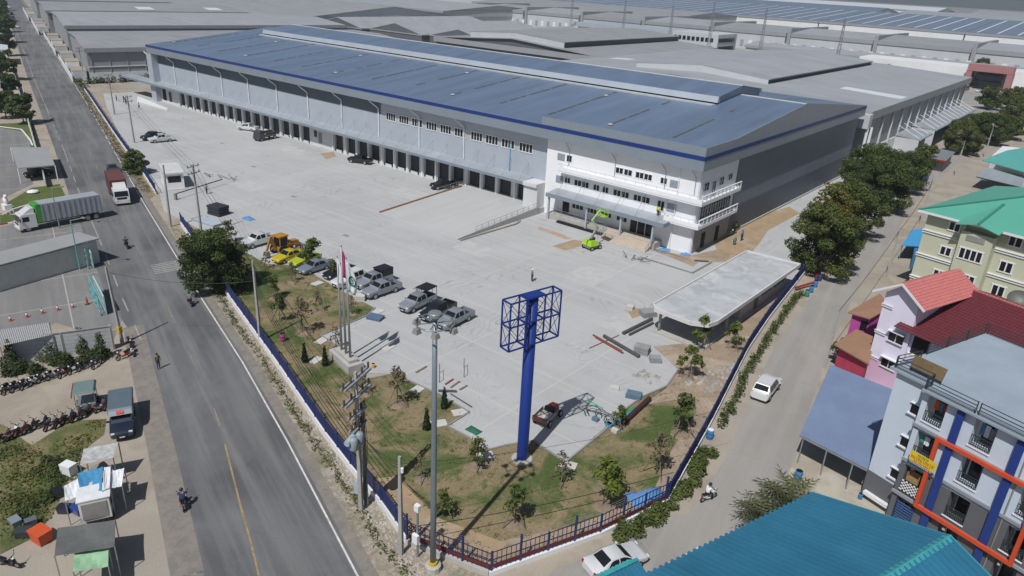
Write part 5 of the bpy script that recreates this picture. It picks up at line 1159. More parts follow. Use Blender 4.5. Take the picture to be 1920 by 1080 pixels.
M_skin = mat('skin', (0.36,0.20,0.13), 0.6, var=0.05); M_hair = mat('hair', (0.015,0.012,0.01), 0.6, var=0)
CLO = {'navy': (0.03,0.04,0.11), 'black': (0.02,0.02,0.022), 'white': (0.70,0.70,0.70), 'hivis': (0.55,0.62,0.05), 'grey': (0.18,0.18,0.19), 'jeans': (0.06,0.09,0.16), 'red': (0.45,0.05,0.04), 'blue': (0.05,0.14,0.40), 'green': (0.03,0.20,0.10), 'khaki': (0.27,0.22,0.14), 'olive': (0.16,0.17,0.07), 'teal': (0.05,0.30,0.30)}
POSES = {
 'stand': dict(pel=(0,0,.95), chest=(0.02,0,1.32), neck=(0.02,0,1.48), head=(0.04,0,1.64), la=[(0,.20,1.42), (0.02,.27,1.14), (0.10,.26,.90)], ll=[(0,.10,.90), (0.02,.11,.50), (0,.12,.07), (.16,.13,.04)], rl=None, ra=None),
 'walk': dict(pel=(0,0,.94), chest=(0.05,0,1.32), neck=(0.07,0,1.48), head=(0.10,0,1.63), la=[(0.05,.20,1.42), (-0.05,.27,1.15), (0.02,.26,.90)], ra=[(0.05,-.20,1.42), (0.14,-.26,1.16), (0.30,-.24,.96)], ll=[(0,.10,.90), (0.22,.10,.52), (0.28,.11,.07), (.44,.12,.05)], rl=[(0,-.10,.90), (-0.05,-.10,.50), (-0.30,-.11,.12), (-.18,-.12,.05)]),
 'ride': dict(pel=(-0.25,0,.80), chest=(-0.12,0,1.18), neck=(-0.06,0,1.34), head=(-0.02,0,1.50), la=[(-0.10,.20,1.27), (0.12,.30,1.06), (0.38,.30,1.03)], ra=[(-0.10,-.20,1.27), (0.12,-.30,1.06), (0.38,-.30,1.03)], ll=[(-0.2,.13,.78), (0.20,.22,.70), (0.10,.20,.34), (.24,.20,.30)], rl=[(-0.2,-.13,.78), (0.20,-.22,.70), (0.10,-.20,.34), (.24,-.20,.30)]),
 'bend': dict(pel=(-0.15,0,.85), chest=(0.20,0,1.02), neck=(0.33,0,1.05), head=(0.47,0,1.03), la=[(0.26,.20,1.0), (0.32,.22,.72), (0.42,.18,.50)], ra=[(0.26,-.20,1.0), (0.32,-.22,.72), (0.42,-.18,.50)], ll=[(-0.15,.11,.80), (0.08,.13,.46), (-0.05,.13,.07), (.11,.14,.04)], rl=[(-0.15,-.11,.80), (0.02,-.13,.46), (-0.10,-.13,.07), (.06,-.14,.04)]),
}
PBASE = {}
def person_base(pose):
    """one continuous skinned surface for the whole body, then split into zones of skin, shirt, trousers, shoes by joint"""
    if pose in PBASE: return PBASE[pose]
    q = POSES[pose]; mir = lambda ch: [(x, -y, z) for x, y, z in ch]
    la = q['la']; ra = q['ra'] or mir(la); ll = q['ll']; rl = q['rl'] or mir(ll)
    V = []; E_ = []; Rr = []; Z = []
    def v(p, r, z): V.append(p); Rr.append(r); Z.append(z); return len(V)-1
    pel = v(q['pel'], .155, 't'); mid = v(lerp(q['pel'], q['chest'], .5), .145, 's'); ch = v(q['chest'], .165, 's'); nk = v(q['neck'], .06, 'k'); hb = v(lerp(q['neck'], q['head'], .55), .085, 'k'); hd = v(q['head'], .105, 'k'); ht = v((q['head'][0], q['head'][1], q['head'][2]+.09), .085, 'h')
    E_ += [(pel, mid), (mid, ch), (ch, nk), (nk, hb), (hb, hd), (hd, ht)]
    for arm in (la, ra):
        a = v(arm[0], .075, 's'); b_ = v(arm[1], .05, 's'); c_ = v(arm[2], .038, 'k'); d = [arm[2][i]+(arm[2][i]-arm[1][i])*.3 for i in range(3)]; e = v(tuple(d), .036, 'k'); E_ += [(ch, a), (a, b_), (b_, c_), (c_, e)]
    for leg in (ll, rl):
        a = v(leg[0], .11, 't'); b_ = v(leg[1], .075, 't'); c_ = v(leg[2], .05, 't'); d = v(leg[3], .045, 'f'); E_ += [(pel, a), (a, b_), (b_, c_), (c_, d)]
    me = D.meshes.new('pbase'); me.from_pydata(V, E_, []); o = D.objects.new('pbase', me); C.objects.link(o)
    sk = o.modifiers.new('skin', 'SKIN'); sk.use_smooth_shade = True
    for i, sv in enumerate(me.skin_vertices[0].data): sv.radius = (Rr[i], Rr[i]); sv.use_root = (i == 0)
    sub = o.modifiers.new('sub', 'SUBSURF'); sub.levels = 1; sub.render_levels = 1
    dg = bpy.context.evaluated_depsgraph_get(); ev = o.evaluated_get(dg); nm = D.meshes.new_from_object(ev)
    D.objects.remove(o); D.meshes.remove(me)
    VV = np.array(V); zone = {'k': 0, 's': 1, 't': 2, 'f': 3, 'h': 4}; idx = []
    for p in nm.polygons:
        c_ = np.array(p.center); k = int(np.argmin(((VV-c_)**2).sum(1)/np.array(Rr)**0.8)); idx.append(zone[Z[k]])
    co = np.array([v_.co for v_ in nm.vertices]); zmin = co[:, 2].min()
    PBASE[pose] = (nm, idx, q); return PBASE[pose]
def person(label, loc, rz, pose='stand', top='navy', legs='black', hat=None, group=None):
    nm, idx, q = person_base(pose); me = nm.copy(); me.materials.clear()
    mm = lambda c: mat('cloth2_'+c, CLO[c], 0.85, var=0.1, scale=8)
    for m in (M_skin, mm(top), mm(legs), M_black, M_hair): me.materials.append(m)
    me.polygons.foreach_set('material_index', idx)
    t = thing('person', label, 'person', loc, rz, group); link('body', me, t)
    h = q['head']
    b = MB()
    if hat: b.lathe([(0.15,0.0), (0.14,0.03), (0.125,0.10), (0.07,0.16), (0.01,0.18)], 10, o=(h[0], h[1], h[2]+0.03)); part('helmet', mat('hat_'+hat, CLO[hat], 0.4, var=0), t, b, True)
    else: b.ball((h[0]-0.02, h[1], h[2]+0.045), (0.118,0.11,0.115), 10); part('hair', M_hair, t, b, True)
    b = MB()
    for s in (1, -1): b.ball((h[0]+0.098, s*0.036, h[2]+0.005), 0.014, 6)
    part('eyes', M_hair, t, b)
    return t
def rider(lab_b, lab_p, col, top, loc, rz, hat=None, legs='black'):
    bike(lab_b, col, loc, rz, None, 0.0); person(lab_p, loc, rz, 'ride', top, legs, hat)

# ---------------------------------------------------------------- fences
M_navy = mat('fence_navy', (0.022,0.035,0.13), 0.5, var=0.08); M_rust = mat('rail_oxide_red', (0.115,0.022,0.030), 0.7, var=0.15, scale=2)
def seg_fence(name, label, pts, bay=2.6, plinth=0.55, h=1.9, bar=0.22):
    t = wthing(name, label, 'fence', pts[len(pts)//2])
    line = resample(pts, bay)+[pts[-1]]
    for p, q in zip(pts, pts[1:]):
        b = MB(); b.bar((p[0],p[1],plinth/2), (q[0],q[1],plinth/2), 0.24, plinth); part('plinth', M_white, t, b)
    for i, p in enumerate(line):
        b = MB(); b.bar((p[0],p[1],plinth), (p[0],p[1],h+0.1), 0.12, 0.12); part('post', M_navy, t, b)
    for p, q in zip(line, line[1:]):
        L = math.hypot(q[0]-p[0], q[1]-p[1])
        if L < 0.4: continue
        b = MB(); n = max(2, int(L/bar))
        for z in (plinth+0.12, h-0.12): b.bar((p[0],p[1],z), (q[0],q[1],z), 0.05, 0.07)
        for k in range(1, n): a = lerp(p, q, k/n); b.bar((a[0],a[1],plinth+0.05), (a[0],a[1],h), 0.035, 0.1)
        part('panel', M_navy, t, b)
    return t
seg_fence('boundary_fence', 'navy railing on white plinth along the road, left of the corner', FENCE)
seg_fence('boundary_fence', 'navy railing on white plinth past the gate, farther up the road', FENCE_FAR, bay=4, bar=0.5)
seg_fence('boundary_fence', 'navy railing on white plinth along the concrete lane', FENCE_R)
t = wthing('corner_fence', 'navy posts with dark red rails round the near corner of the site', 'fence', CORNER[1])
cl = resample(CORNER, 2.2)+[CORNER[-1]]
for p, q in zip(CORNER, CORNER[1:]):
    b = MB(); b.bar((p[0],p[1],0.18), (q[0],q[1],0.18), 0.28, 0.36); part('plinth', M_conc if p is CORNER[0] else M_white, t, b)
    b = MB(); b.bar((p[0],p[1],0.72), (q[0],q[1],0.72), 0.06, 0.26); part('red_rail', M_rust, t, b)
    b = MB(); b.bar((p[0],p[1],1.25), (q[0],q[1],1.25), 0.06, 0.06); part('top_rail', M_navy, t, b)
    b = MB(); b.bar((p[0],p[1],1.9), (q[0],q[1],1.9), 0.05, 0.05); part('top_rail', M_navy, t, b)
for i, p in enumerate(cl):
    b = MB(); b.bar((p[0],p[1],0.36), (p[0],p[1],2.0 if i % 2 else 2.6), 0.13, 0.13); part('post', M_navy, t, b)
for p, q in zip(cl, cl[1:]):
    for k in (0.17, 0.33, 0.5, 0.66, 0.83): a = lerp(p, q, k); b = MB(); b.bar((a[0],a[1],0.4), (a[0],a[1],1.9), 0.04, 0.04); part('bar', M_navy, t, b)
    for z in (2.1, 2.3, 2.5): b = MB(); b.tube((p[0],p[1],z), (q[0],q[1],z), 0.008, 3); part('barbed_wire', M_concd, t, b)
b = MB(); p = (-20.0,38.2); b.bar((p[0],p[1],0.5), (p[0]+0.26,p[1]+0.95,0.5), 0.04, 0.95); part('plywood_patch', mat('plywood', (0.34,0.20,0.10), 0.8, var=0.2), t, b)
# ---------------------------------------------------------------- sign frame on its blue pole
M_sign = mat('sign_blue', (0.012,0.035,0.21), 0.4, var=0.06, scale=1)
sf = thing('billboard_frame', 'tall dark blue pole carrying an empty lattice billboard frame', 'billboard', (-30.15,39.97), R(77.5))
b = MB(); b.lathe([(0.48,0.0), (0.47,0.4), (0.46,15.02)], 16); part('pole', M_sign, sf, b, True)
b = MB(); b.lathe([(0.9,0.0), (0.9,0.15), (0.8,0.2)], 14); part('footing', M_conc, sf, b)
b = MB(); b.box(-0.75, 0.75, -0.5, 0.5, 15.02, 15.1); part('top_plate', M_sign, sf, b)
HL, HW, Z0, Z1 = 2.45, 0.5, 11.1, 15.02
def strut(p, q, w=0.1, nm='frame_member'): b = MB(); b.bar(p, q, w, w); part(nm, M_sign, sf, b)
for y in (-HW, HW):
    for z in (Z0, (Z0+Z1)/2, Z1): strut((-HL,y,z), (HL,y,z))
    for x in (-HL, -0.85, 0.85, HL): strut((x,y,Z0), (x,y,Z1))
    for z0, z1 in ((Z0,(Z0+Z1)/2), ((Z0+Z1)/2,Z1)):
        for xa, xb in ((-HL,-0.85), (0.85,HL)):
            strut((xa,y,z0), (xb,y,z1), 0.035, 'brace'); strut((xa,y,z1), (xb,y,z0), 0.035, 'brace')
for z in (Z0, (Z0+Z1)/2, Z1):
    for x in (-HL, -0.85, 0.85, HL): strut((x,-HW,z), (x,HW,z))
for z0, z1 in ((Z0,(Z0+Z1)/2), ((Z0+Z1)/2,Z1)):
    for x in (-HL, HL): strut((x,-HW,z0), (x,HW,z1), 0.035, 'brace')
for z in np.arange(Z0+0.3, Z1, 0.42):
    for x in (-0.66, 0.66): strut((x,-HW,z), (x,HW,z+0.2), 0.03, 'brace')
# ---------------------------------------------------------------- floodlight mast
M_mast = mat('mast_grey', (0.20,0.245,0.28), 0.45, metal=0.35, var=0.06)
ms = thing('floodlight_mast', 'tall grey floodlight mast with round head in the near corner', 'light mast', (-26.8,26.41))
b = MB(); b.lathe([(0.215,0.0), (0.20,6), (0.175,12), (0.15,18.7)], 12); part('pole', M_mast, ms, b, True)
b = MB(); b.lathe([(0.55,0.0), (0.55,0.45), (0.42,0.5)], 12); part('base', M_conc, ms, b)
b = MB(); b.lathe([(0.30,0.5), (0.30,0.75)], 12); part('yellow_band', mat('band_yellow', (0.60,0.42,0.03), 0.6), ms, b)
b = MB(); b.lathe([(0.2,18.75), (0.24,18.92), (0.40,18.95), (0.40,19.12), (0.36,19.18), (0.05,19.2)], 16); part('head', mat('mast_head', (0.26,0.29,0.31), 0.45, metal=0.4, var=0.05), ms, b)
b = MB(); n = 20
for i in range(n):
    a, c = 2*math.pi*i/n, 2*math.pi*(i+1)/n; b.tube((1.15*math.cos(a),1.15*math.sin(a),18.55), (1.15*math.cos(c),1.15*math.sin(c),18.55), 0.045, 5)
for i in range(6): a = math.pi*i/3; b.tube((0.18*math.cos(a),0.18*math.sin(a),18.5), (1.15*math.cos(a),1.15*math.sin(a),18.55), 0.035, 5)
part('ring', M_mast, ms, b)
for i in range(6):
    a = math.pi*i/3+0.3; b = MB(); x, y = 1.2*math.cos(a), 1.2*math.sin(a); b.hexa([(x-.2,y-.2,18.15), (x+.2,y-.2,18.15), (x+.2,y+.2,18.15), (x-.2,y+.2,18.15)], [(x-.14,y-.14,18.45), (x+.14,y-.14,18.45), (x+.14,y+.14,18.45), (x-.14,y+.14,18.45)]); part('floodlight', M_concd, ms, b)
# ---------------------------------------------------------------- flagpoles
fp = thing('flag_plinth', 'grey concrete block carrying three flagpoles', 'plinth', (-53.0,39.75), R(-12))
b = MB(); b.box(-2.2, 2.2, -0.85, 0.85, 0, 1.0); part('block', M_conc, fp, b); b = MB(); b.box(-1.7, 1.7, -0.5, 0.5, 1.0, 1.3); part('upper_step', M_conc, fp, b)
fl_c = {'white': (0.72,0.76,0.80), 'magenta': (0.42,0.05,0.16), 'pale': (0.66,0.72,0.76)}
for i, (px, lab, col) in enumerate([((638,658), 'white', 'white'), ((648,662), 'dark pink', 'magenta'), ((660,670), 'white with a green ring emblem', 'pale')]):
    ang = R(104); s = -1.1+1.1*i
    x = -53.0+s*.85; y = 39.75-s*.18
    H_ = [10.0,11.4,10.5][i]
    p = thing('flagpole', ['leftmost flagpole, flying a white flag', 'middle and tallest flagpole, flying a dark pink flag', 'rightmost flagpole, flying a white flag with green emblem'][i], 'flagpole', (x,y,1.3), 0.0, 'flagpoles on the concrete block')
    b = MB(); b.lathe([(0.13,0), (0.11,H_*0.4), (0.07,H_)], 8); part('pole', M_steel, p, b, True)
    b = MB(); b.ball((0,0,H_+0.08), 0.1, 8); part('finial', M_steel, p, b)
    f = thing('flag', lab+' flag hanging limp from its pole', 'flag', (x,y,1.3+H_-0.2), 0.0, 'flags hanging on the three poles')
    b = MB(); n = 8; m = 10; FL, FH = [.8,.8,1.1][i], [2.4,2.8,3.1][i]; vs = []; dirx = math.cos(R(15+i*18)); diry = math.sin(R(15+i*18))
    for j in range(m+1):
        for k in range(n+1):
            u, w = k/n, j/m; sp = FL*(0.20+0.6*math.sin(w*2.4))*u; wob = 0.10*math.sin(u*9+w*3+i)
            vs.append((0.1+sp*dirx-wob*diry, sp*diry+wob*dirx, -FH*w-0.35*u*(1-w)-0.5*u*w))
    b.add(vs, [(j*(n+1)+k, j*(n+1)+k+1, (j+1)*(n+1)+k+1, (j+1)*(n+1)+k) for j in range(m) for k in range(n)])
    fo = part('cloth', mat('flag_'+col, fl_c[col], 0.8, var=0.05), f, b, True); fo.modifiers.new('thick', 'SOLIDIFY').thickness = 0.02
    if i == 2:        # the green ring emblem printed on the cloth
        b = MB(); off = Vector((diry, -dirx, 0))*0.06
        def fpnt(u, w): sp = FL*(0.20+0.6*math.sin(w*2.4))*u; wob = 0.10*math.sin(u*9+w*3+i); return Vector((0.1+sp*dirx-wob*diry, sp*diry+wob*dirx, -FH*w-0.35*u*(1-w)-0.5*u*w))+off
        q = 18
        for k in range(q):
            a0, a1 = 2*math.pi*k/q, 2*math.pi*(k+1)/q
            b.poly([fpnt(0.5+0.42*math.cos(a0), 0.6+0.17*math.sin(a0)), fpnt(0.5+0.42*math.cos(a1), 0.6+0.17*math.sin(a1)), fpnt(0.5+0.27*math.cos(a1), 0.6+0.11*math.sin(a1)), fpnt(0.5+0.27*math.cos(a0), 0.6+0.11*math.sin(a0))])
        b.poly([fpnt(0.38,0.53), fpnt(0.62,0.53), fpnt(0.62,0.56), fpnt(0.38,0.56)]); b.poly([fpnt(0.44,0.59), fpnt(0.62,0.59), fpnt(0.62,0.62), fpnt(0.44,0.62)]); b.poly([fpnt(0.38,0.65), fpnt(0.62,0.65), fpnt(0.62,0.68), fpnt(0.38,0.68)]); b.poly([fpnt(0.56,0.56), fpnt(0.62,0.56), fpnt(0.62,0.65), fpnt(0.56,0.65)])
        part('emblem', mat('emblem_green', (0.015,0.14,0.10), 0.8, var=0), f, b)
# ---------------------------------------------------------------- power poles and wires
M_pole = mat('pole_concrete', (0.34,0.335,0.32), 0.85, var=0.12, scale=1.5)
M_ins = mat('insulator', (0.10,0.05,0.04), 0.3, var=0); M_trans = mat('transformer_grey', (0.27,0.31,0.35), 0.5, var=0.08); M_wire = mat('cable_black', (0.015,0.015,0.016), 0.6, var=0)
def pole(label, loc, h, arms=1, rz=0.3, lean=(0,0), group='concrete power poles'):
    t = thing('power_pole', label, 'power pole', loc, rz, group); t.rotation_euler = (lean[0], lean[1], rz)
    b = MB(); b.hexa([(-.15,-.13,0), (.15,-.13,0), (.15,.13,0), (-.15,.13,0)], [(-.09,-.08,h), (.09,-.08,h), (.09,.08,h), (-.09,.08,h)]); part('shaft', M_pole, t, b)
    for k in range(arms):
        z = h-0.35-k*0.95; b = MB(); b.bar((0,-1.1,z), (0,1.1,z), 0.09, 0.11); part('crossarm', M_pole, t, b)
        for y in (-1.0, -0.35, 0.9):
            b = MB(); b.lathe([(0.03,0), (0.07,0.06), (0.045,0.1), (0.07,0.15), (0.03,0.25)], 7, o=(0,y,z+0.06)); part('insulator', M_ins, t, b)
    return t
pA = pole('power pole standing at the fence beside the big dark tree', (-63.3,36.5), 9.2, 0, R(16))
pB = pole('short power pole just behind the floodlight mast', (-29.38,25.87), 8.2, 0, R(16))
b = MB(); b.lathe([(0.1,0), (0.1,0.35), (0.03,0.4)], 8, o=(0.18,0,7.0)); part('lamp', M_white, pB, b)
pC = pole('power pole with crossarm at the site gate, in front of the guard hut', (-98.18, 48.94), 10.5, 2, R(16))
pD = pole('leaning power pole between gate and road, bare top', (-104.38, 47.44), 9.5, 0, R(16), (0.02,0.05))
pE = pole('power pole with crossarms beyond the guard hut, nearest the white pickup', (-161.06, 68.04), 10.0, 2, R(16))
pF = pole('power pole farther up the far fence, second from the guard hut', (-194.24, 78.33), 10.0, 2, R(16))
pG = pole('power pole at the far end of the yard fence', (-255.18, 95.48), 10.0, 2, R(16))
pH = pole('power pole on the left of the road beside the parked motorcycles', (-72.51, 26.30), 8.5, 0, R(16), (0,-0.05))
b = MB(); b.box(-0.2, 0.2, -0.2, 0.2, 1.3, 2.0); part('yellow_box', mat('box_yellow', (0.60,0.40,0.04), 0.6), pH, b)
pT = thing('transformer_pole', 'twin power pole carrying transformers and switchgear inside the fence', 'power pole', (-35.0,27.2), R(20))
for y in (-0.35, 0.35):
    b = MB(); b.hexa([(-.15,y-.13,0), (.15,y-.13,0), (.15,y+.13,0), (-.15,y+.13,0)], [(-.1,y-.09,11.8 if y < 0 else 9.0), (.1,y-.09,11.8 if y < 0 else 9.0), (.1,y+.09,11.8 if y < 0 else 9.0), (-.1,y+.09,11.8 if y < 0 else 9.0)]); part('shaft', M_pole, pT, b)
for z, L in ((11.2,1.7), (9.9,1.7), (8.5,1.0), (7.4,0.9)):
    b = MB(); b.bar((-0.15,-L-0.3,z), (-0.15,L-0.3,z), 0.12, 0.14); part('crossarm', M_trans, pT, b)
    b = MB(); b.bar((0.15,-L-0.3,z), (0.15,L-0.3,z), 0.12, 0.14); part('crossarm', M_trans, pT, b)
    for y in (-L-0.2, -L*0.4-0.3, L*0.45-0.3, L-0.4):
        b = MB(); b.lathe([(0.05,0), (0.1,0.1), (0.06,0.16), (0.1,0.24), (0.06,0.3), (0.1,0.38), (0.03,0.5)], 7, o=(0,y,z+0.07)); part('insulator', M_ins, pT, b)
for y in (-1.5, -0.75):
    b = MB(); b.lathe([(0.28,0), (0.32,0.1), (0.32,0.8), (0.24,0.95), (0.05,1.0)], 10, o=(0.35,y,6.3)); part('transformer', M_trans, pT, b, True)
b = MB(); b.tube((0.1,-2.0,7.0), (0.1,-0.7,7.1), 0.22, 8); part('regulator', mat('tank_blue_grey', (0.36,0.44,0.50), 0.5, var=0.08), pT, b)
b = MB(); b.box(-0.45, -0.15, -0.45, -0.1, 1.5, 2.6); part('meter_box', mat('meter_box', (0.34,0.42,0.48), 0.6), pT, b)
for k in range(5):
    b = MB(); y0 = -0.5+0.2*k; b.path([(0.2,y0,8.3), (0.3,y0+0.1,5.5), (0.22,y0*0.5,2.5), (0.2,y0*0.4,0.3)], 0.022, 4); part('cable', M_wire, pT, b)
def sag(name, label, a, c, r=0.02, s=0.6, group='overhead cables', n=10):
    a, c = Vector(a), Vector(c); pts = [a.lerp(c, i/n)-Vector((0,0,s*4*(i/n)*(1-i/n))) for i in range(n+1)]
    b = MB(); b.path(pts, r, 4); o = b.build(name, M_wire); return tag(o, label, 'cable', group)
def top(o, z, dy=0.0): return (o.location.x-math.sin(R(16))*dy, o.location.y+math.cos(R(16))*dy, z)
W3 = ['road-side ', 'middle ', 'yard-side ']
for k, (dy, dz) in enumerate(((-0.8,0), (0,0.1), (0.8,0))):
    sag('overhead_cable', W3[k]+'overhead cable from the transformer pole to the pole by the dark tree', top(pT, 9.6+dz, dy), top(pA, 8.9-0.2*k, dy*0.2), 0.018)
    sag('overhead_cable', W3[k]+'overhead cable from the pole by the dark tree to the gate pole', top(pA, 8.9-0.2*k, dy*0.2), top(pC, 10.0+dz, dy), 0.018)
    sag('overhead_cable', W3[k]+'overhead cable spanning the gate to the pole near the white pickup', top(pC, 10.0+dz, dy), top(pE, 9.6+dz, dy), 0.018)
    sag('overhead_cable', W3[k]+'overhead cable along the far yard fence', top(pE, 9.6+dz, dy), top(pG, 9.6+dz, dy), 0.018, 1.0)
    sag('overhead_cable', W3[k]+'overhead cable between the transformer pole and the short corner pole', top(pT, 6.8-0.3*k, dy*0.3), top(pB, 7.7-0.25*k, 0), 0.022, 0.35)
for k in range(4): sag('overhead_cable', ['lowest', 'second lowest', 'third lowest', 'fourth lowest'][k]+' telephone cable slung along the road fence', top(pA, 5.6+.28*k, .1*k), top(pT, 4.6+.35*k, -.3+.2*k), .025, .7+.12*k)
sag('overhead_cable', 'low cable sagging across the road to the left pole', top(pH, 8.0), top(pA, 7.0), 0.02, 0.7)
sag('overhead_cable', 'thick cable swinging round the corner lawn', (-29.3,26.2,2.2), (-18.9,44.8,2.0), 0.035, 0.5)
sag('overhead_cable', 'thin line running from the short corner pole past the lawn', top(pB, 7.6), (-17.6,50.5,6.0), 0.015, 0.8)
cb = thing('cabinet_post', 'small post with white cabinet beside the floodlight mast', 'cabinet', (-28.37, 26.47))
b = MB(); b.bar((0,0,0), (0,0,4.2), 0.12, 0.12); part('post', M_steel, cb, b); b = MB(); b.box(-0.2, 0.2, -0.15, 0.15, 4.0, 4.5); part('cabinet', M_white, cb, b); b = MB(); b.box(-0.25, 0.25, -0.3, -0.06, 1.4, 2.1); part('meter', M_white, cb, b)
# ---------------------------------------------------------------- cars parked along the lawn
def by_wheels(kind, label, col, fw, rw, group='vehicles parked nose-in along the lawn', **kw):
    """near-side wheel contacts fix position and heading"""
    f, r = Vector(fw), Vector(rw); d = (f-r).normalized(); n = Vector((-d.y, d.x))
    if n.dot((f+r)/2) < 0: n = -n
    ax = CARS[kind]['ax']; mid = (f+r)/2-d*((ax[0]+ax[1])/2)+n*0.85
    return car(kind, label, col, (mid.x, mid.y, 0.03), math.atan2(d.y, d.x), group, **kw)
by_wheels('pickup', 'silver pickup with open black bed, last in the parked row by the billboard', 'silver', (-50.94, 52.76), (-51.15, 55.87))
by_wheels('pickup', 'black pickup half hidden behind the floodlight mast head', 'black', (-53.72, 52.63), (-54.15, 56.29))
by_wheels('pickup', 'silver pickup with black canopy rack, left of the black pickup', 'silver', (-57.15, 52.76), (-57.45, 55.90), canopy='high')
by_wheels('pickup', 'silver double-cab pickup with black bed cover, right of the silver pair', 'silver', (-63.21, 52.14), (-63.09, 55.29))
by_wheels('pickup', 'silver pickup with black closed canopy, directly behind the silver double-cab', 'silver', (-65.91, 53.05), (-65.94, 56.47), canopy='closed')
by_wheels('suv', 'white wagon parked behind the flagpoles', 'white', (-68.23, 51.32), (-68.38, 54.40))
by_wheels('sedan', 'black sedan left of the white wagon, behind the flags', 'black', (-71.22, 52.14), (-71.64, 55.38))
by_wheels('sedan', 'blue-grey sedan between the lime car and the black sedan', 'steel', (-74.87, 51.11), (-74.98, 53.71))
by_wheels('sedan', 'lime yellow car beside the bushy young tree', 'lime', (-77.76, 51.84), (-78.02, 54.41))
by_wheels('sedan', 'yellow taxi in front of the backhoe', 'yellow', (-80.34, 51.04), (-80.54, 53.45))
by_wheels('pickup', 'white pickup parked left of the backhoe', 'white', (-88.11, 51.35), (-88.24, 53.81))
by_wheels('pickup', 'white pickup alone in the far yard, beside a dark pickup', 'white', (-158.16, 71.02), (-157.70, 74.30), group='pickups in the far yard')
by_wheels('pickup', 'dark blue pickup half hidden behind the far white pickup', 'navy', (-161.02, 70.76), (-161.60, 74.58), group='pickups in the far yard')
by_wheels('pickup', 'black pickup parked at the dock doors, middle of the facade', 'black', (-118.59, 92.67), (-116.08, 93.67), group='vehicles at the docks')
by_wheels('pickup', 'black pickup at the dock behind the ramp kerb', 'black', (-92.85, 91.83), (-91.72, 94.87), group='vehicles at the docks')
by_wheels('sedan', 'dark car at the top of the ramp by the dock doors', 'charcoal', (-90.81, 97.09), (-88.21, 97.37), group='vehicles at the docks')
by_wheels('pickup', 'small white pickup at the far dock doors', 'white', (-159.59, 92.36), (-157.26, 93.45), group='vehicles at the docks')
by_wheels('suv', 'white sport utility car driving away along the lane', 'white', (-18.76, 67.21), (-18.43, 63.49), group=None)
sd = (-17.86, 35.09, 1.4); car('sedan', 'white sedan with black windows beside the teal porch', 'white', (sd[0],sd[1],.02), heading((-18.60, 34.16), (-17.28, 37.46)))
sd = (-13.37, 38.57, 1.0); car('sedan', 'white car mostly hidden by the big teal roof', 'white', (sd[0],sd[1],.02), heading((-18.60, 34.16), (-17.28, 37.46)))
by_wheels('sedan', 'blue and white car parked under the far trees by the lane', 'blue', (-29.66, 184.17), (-28.62, 176.28), group=None)
by_wheels('van', 'white van in the shade of the row of big trees', 'white', (-28.19, 136.49), (-29.01, 144.05), group=None)
by_wheels('sedan', 'grey car under the yellowing tree beside the lane', 'grey', (-26.01, 118.13), (-26.53, 123.05), group=None)
by_wheels('sedan', 'dark car following behind the box truck on the road', 'charcoal', (-137.78, 52.99), (-142.56, 54.46), group=None)
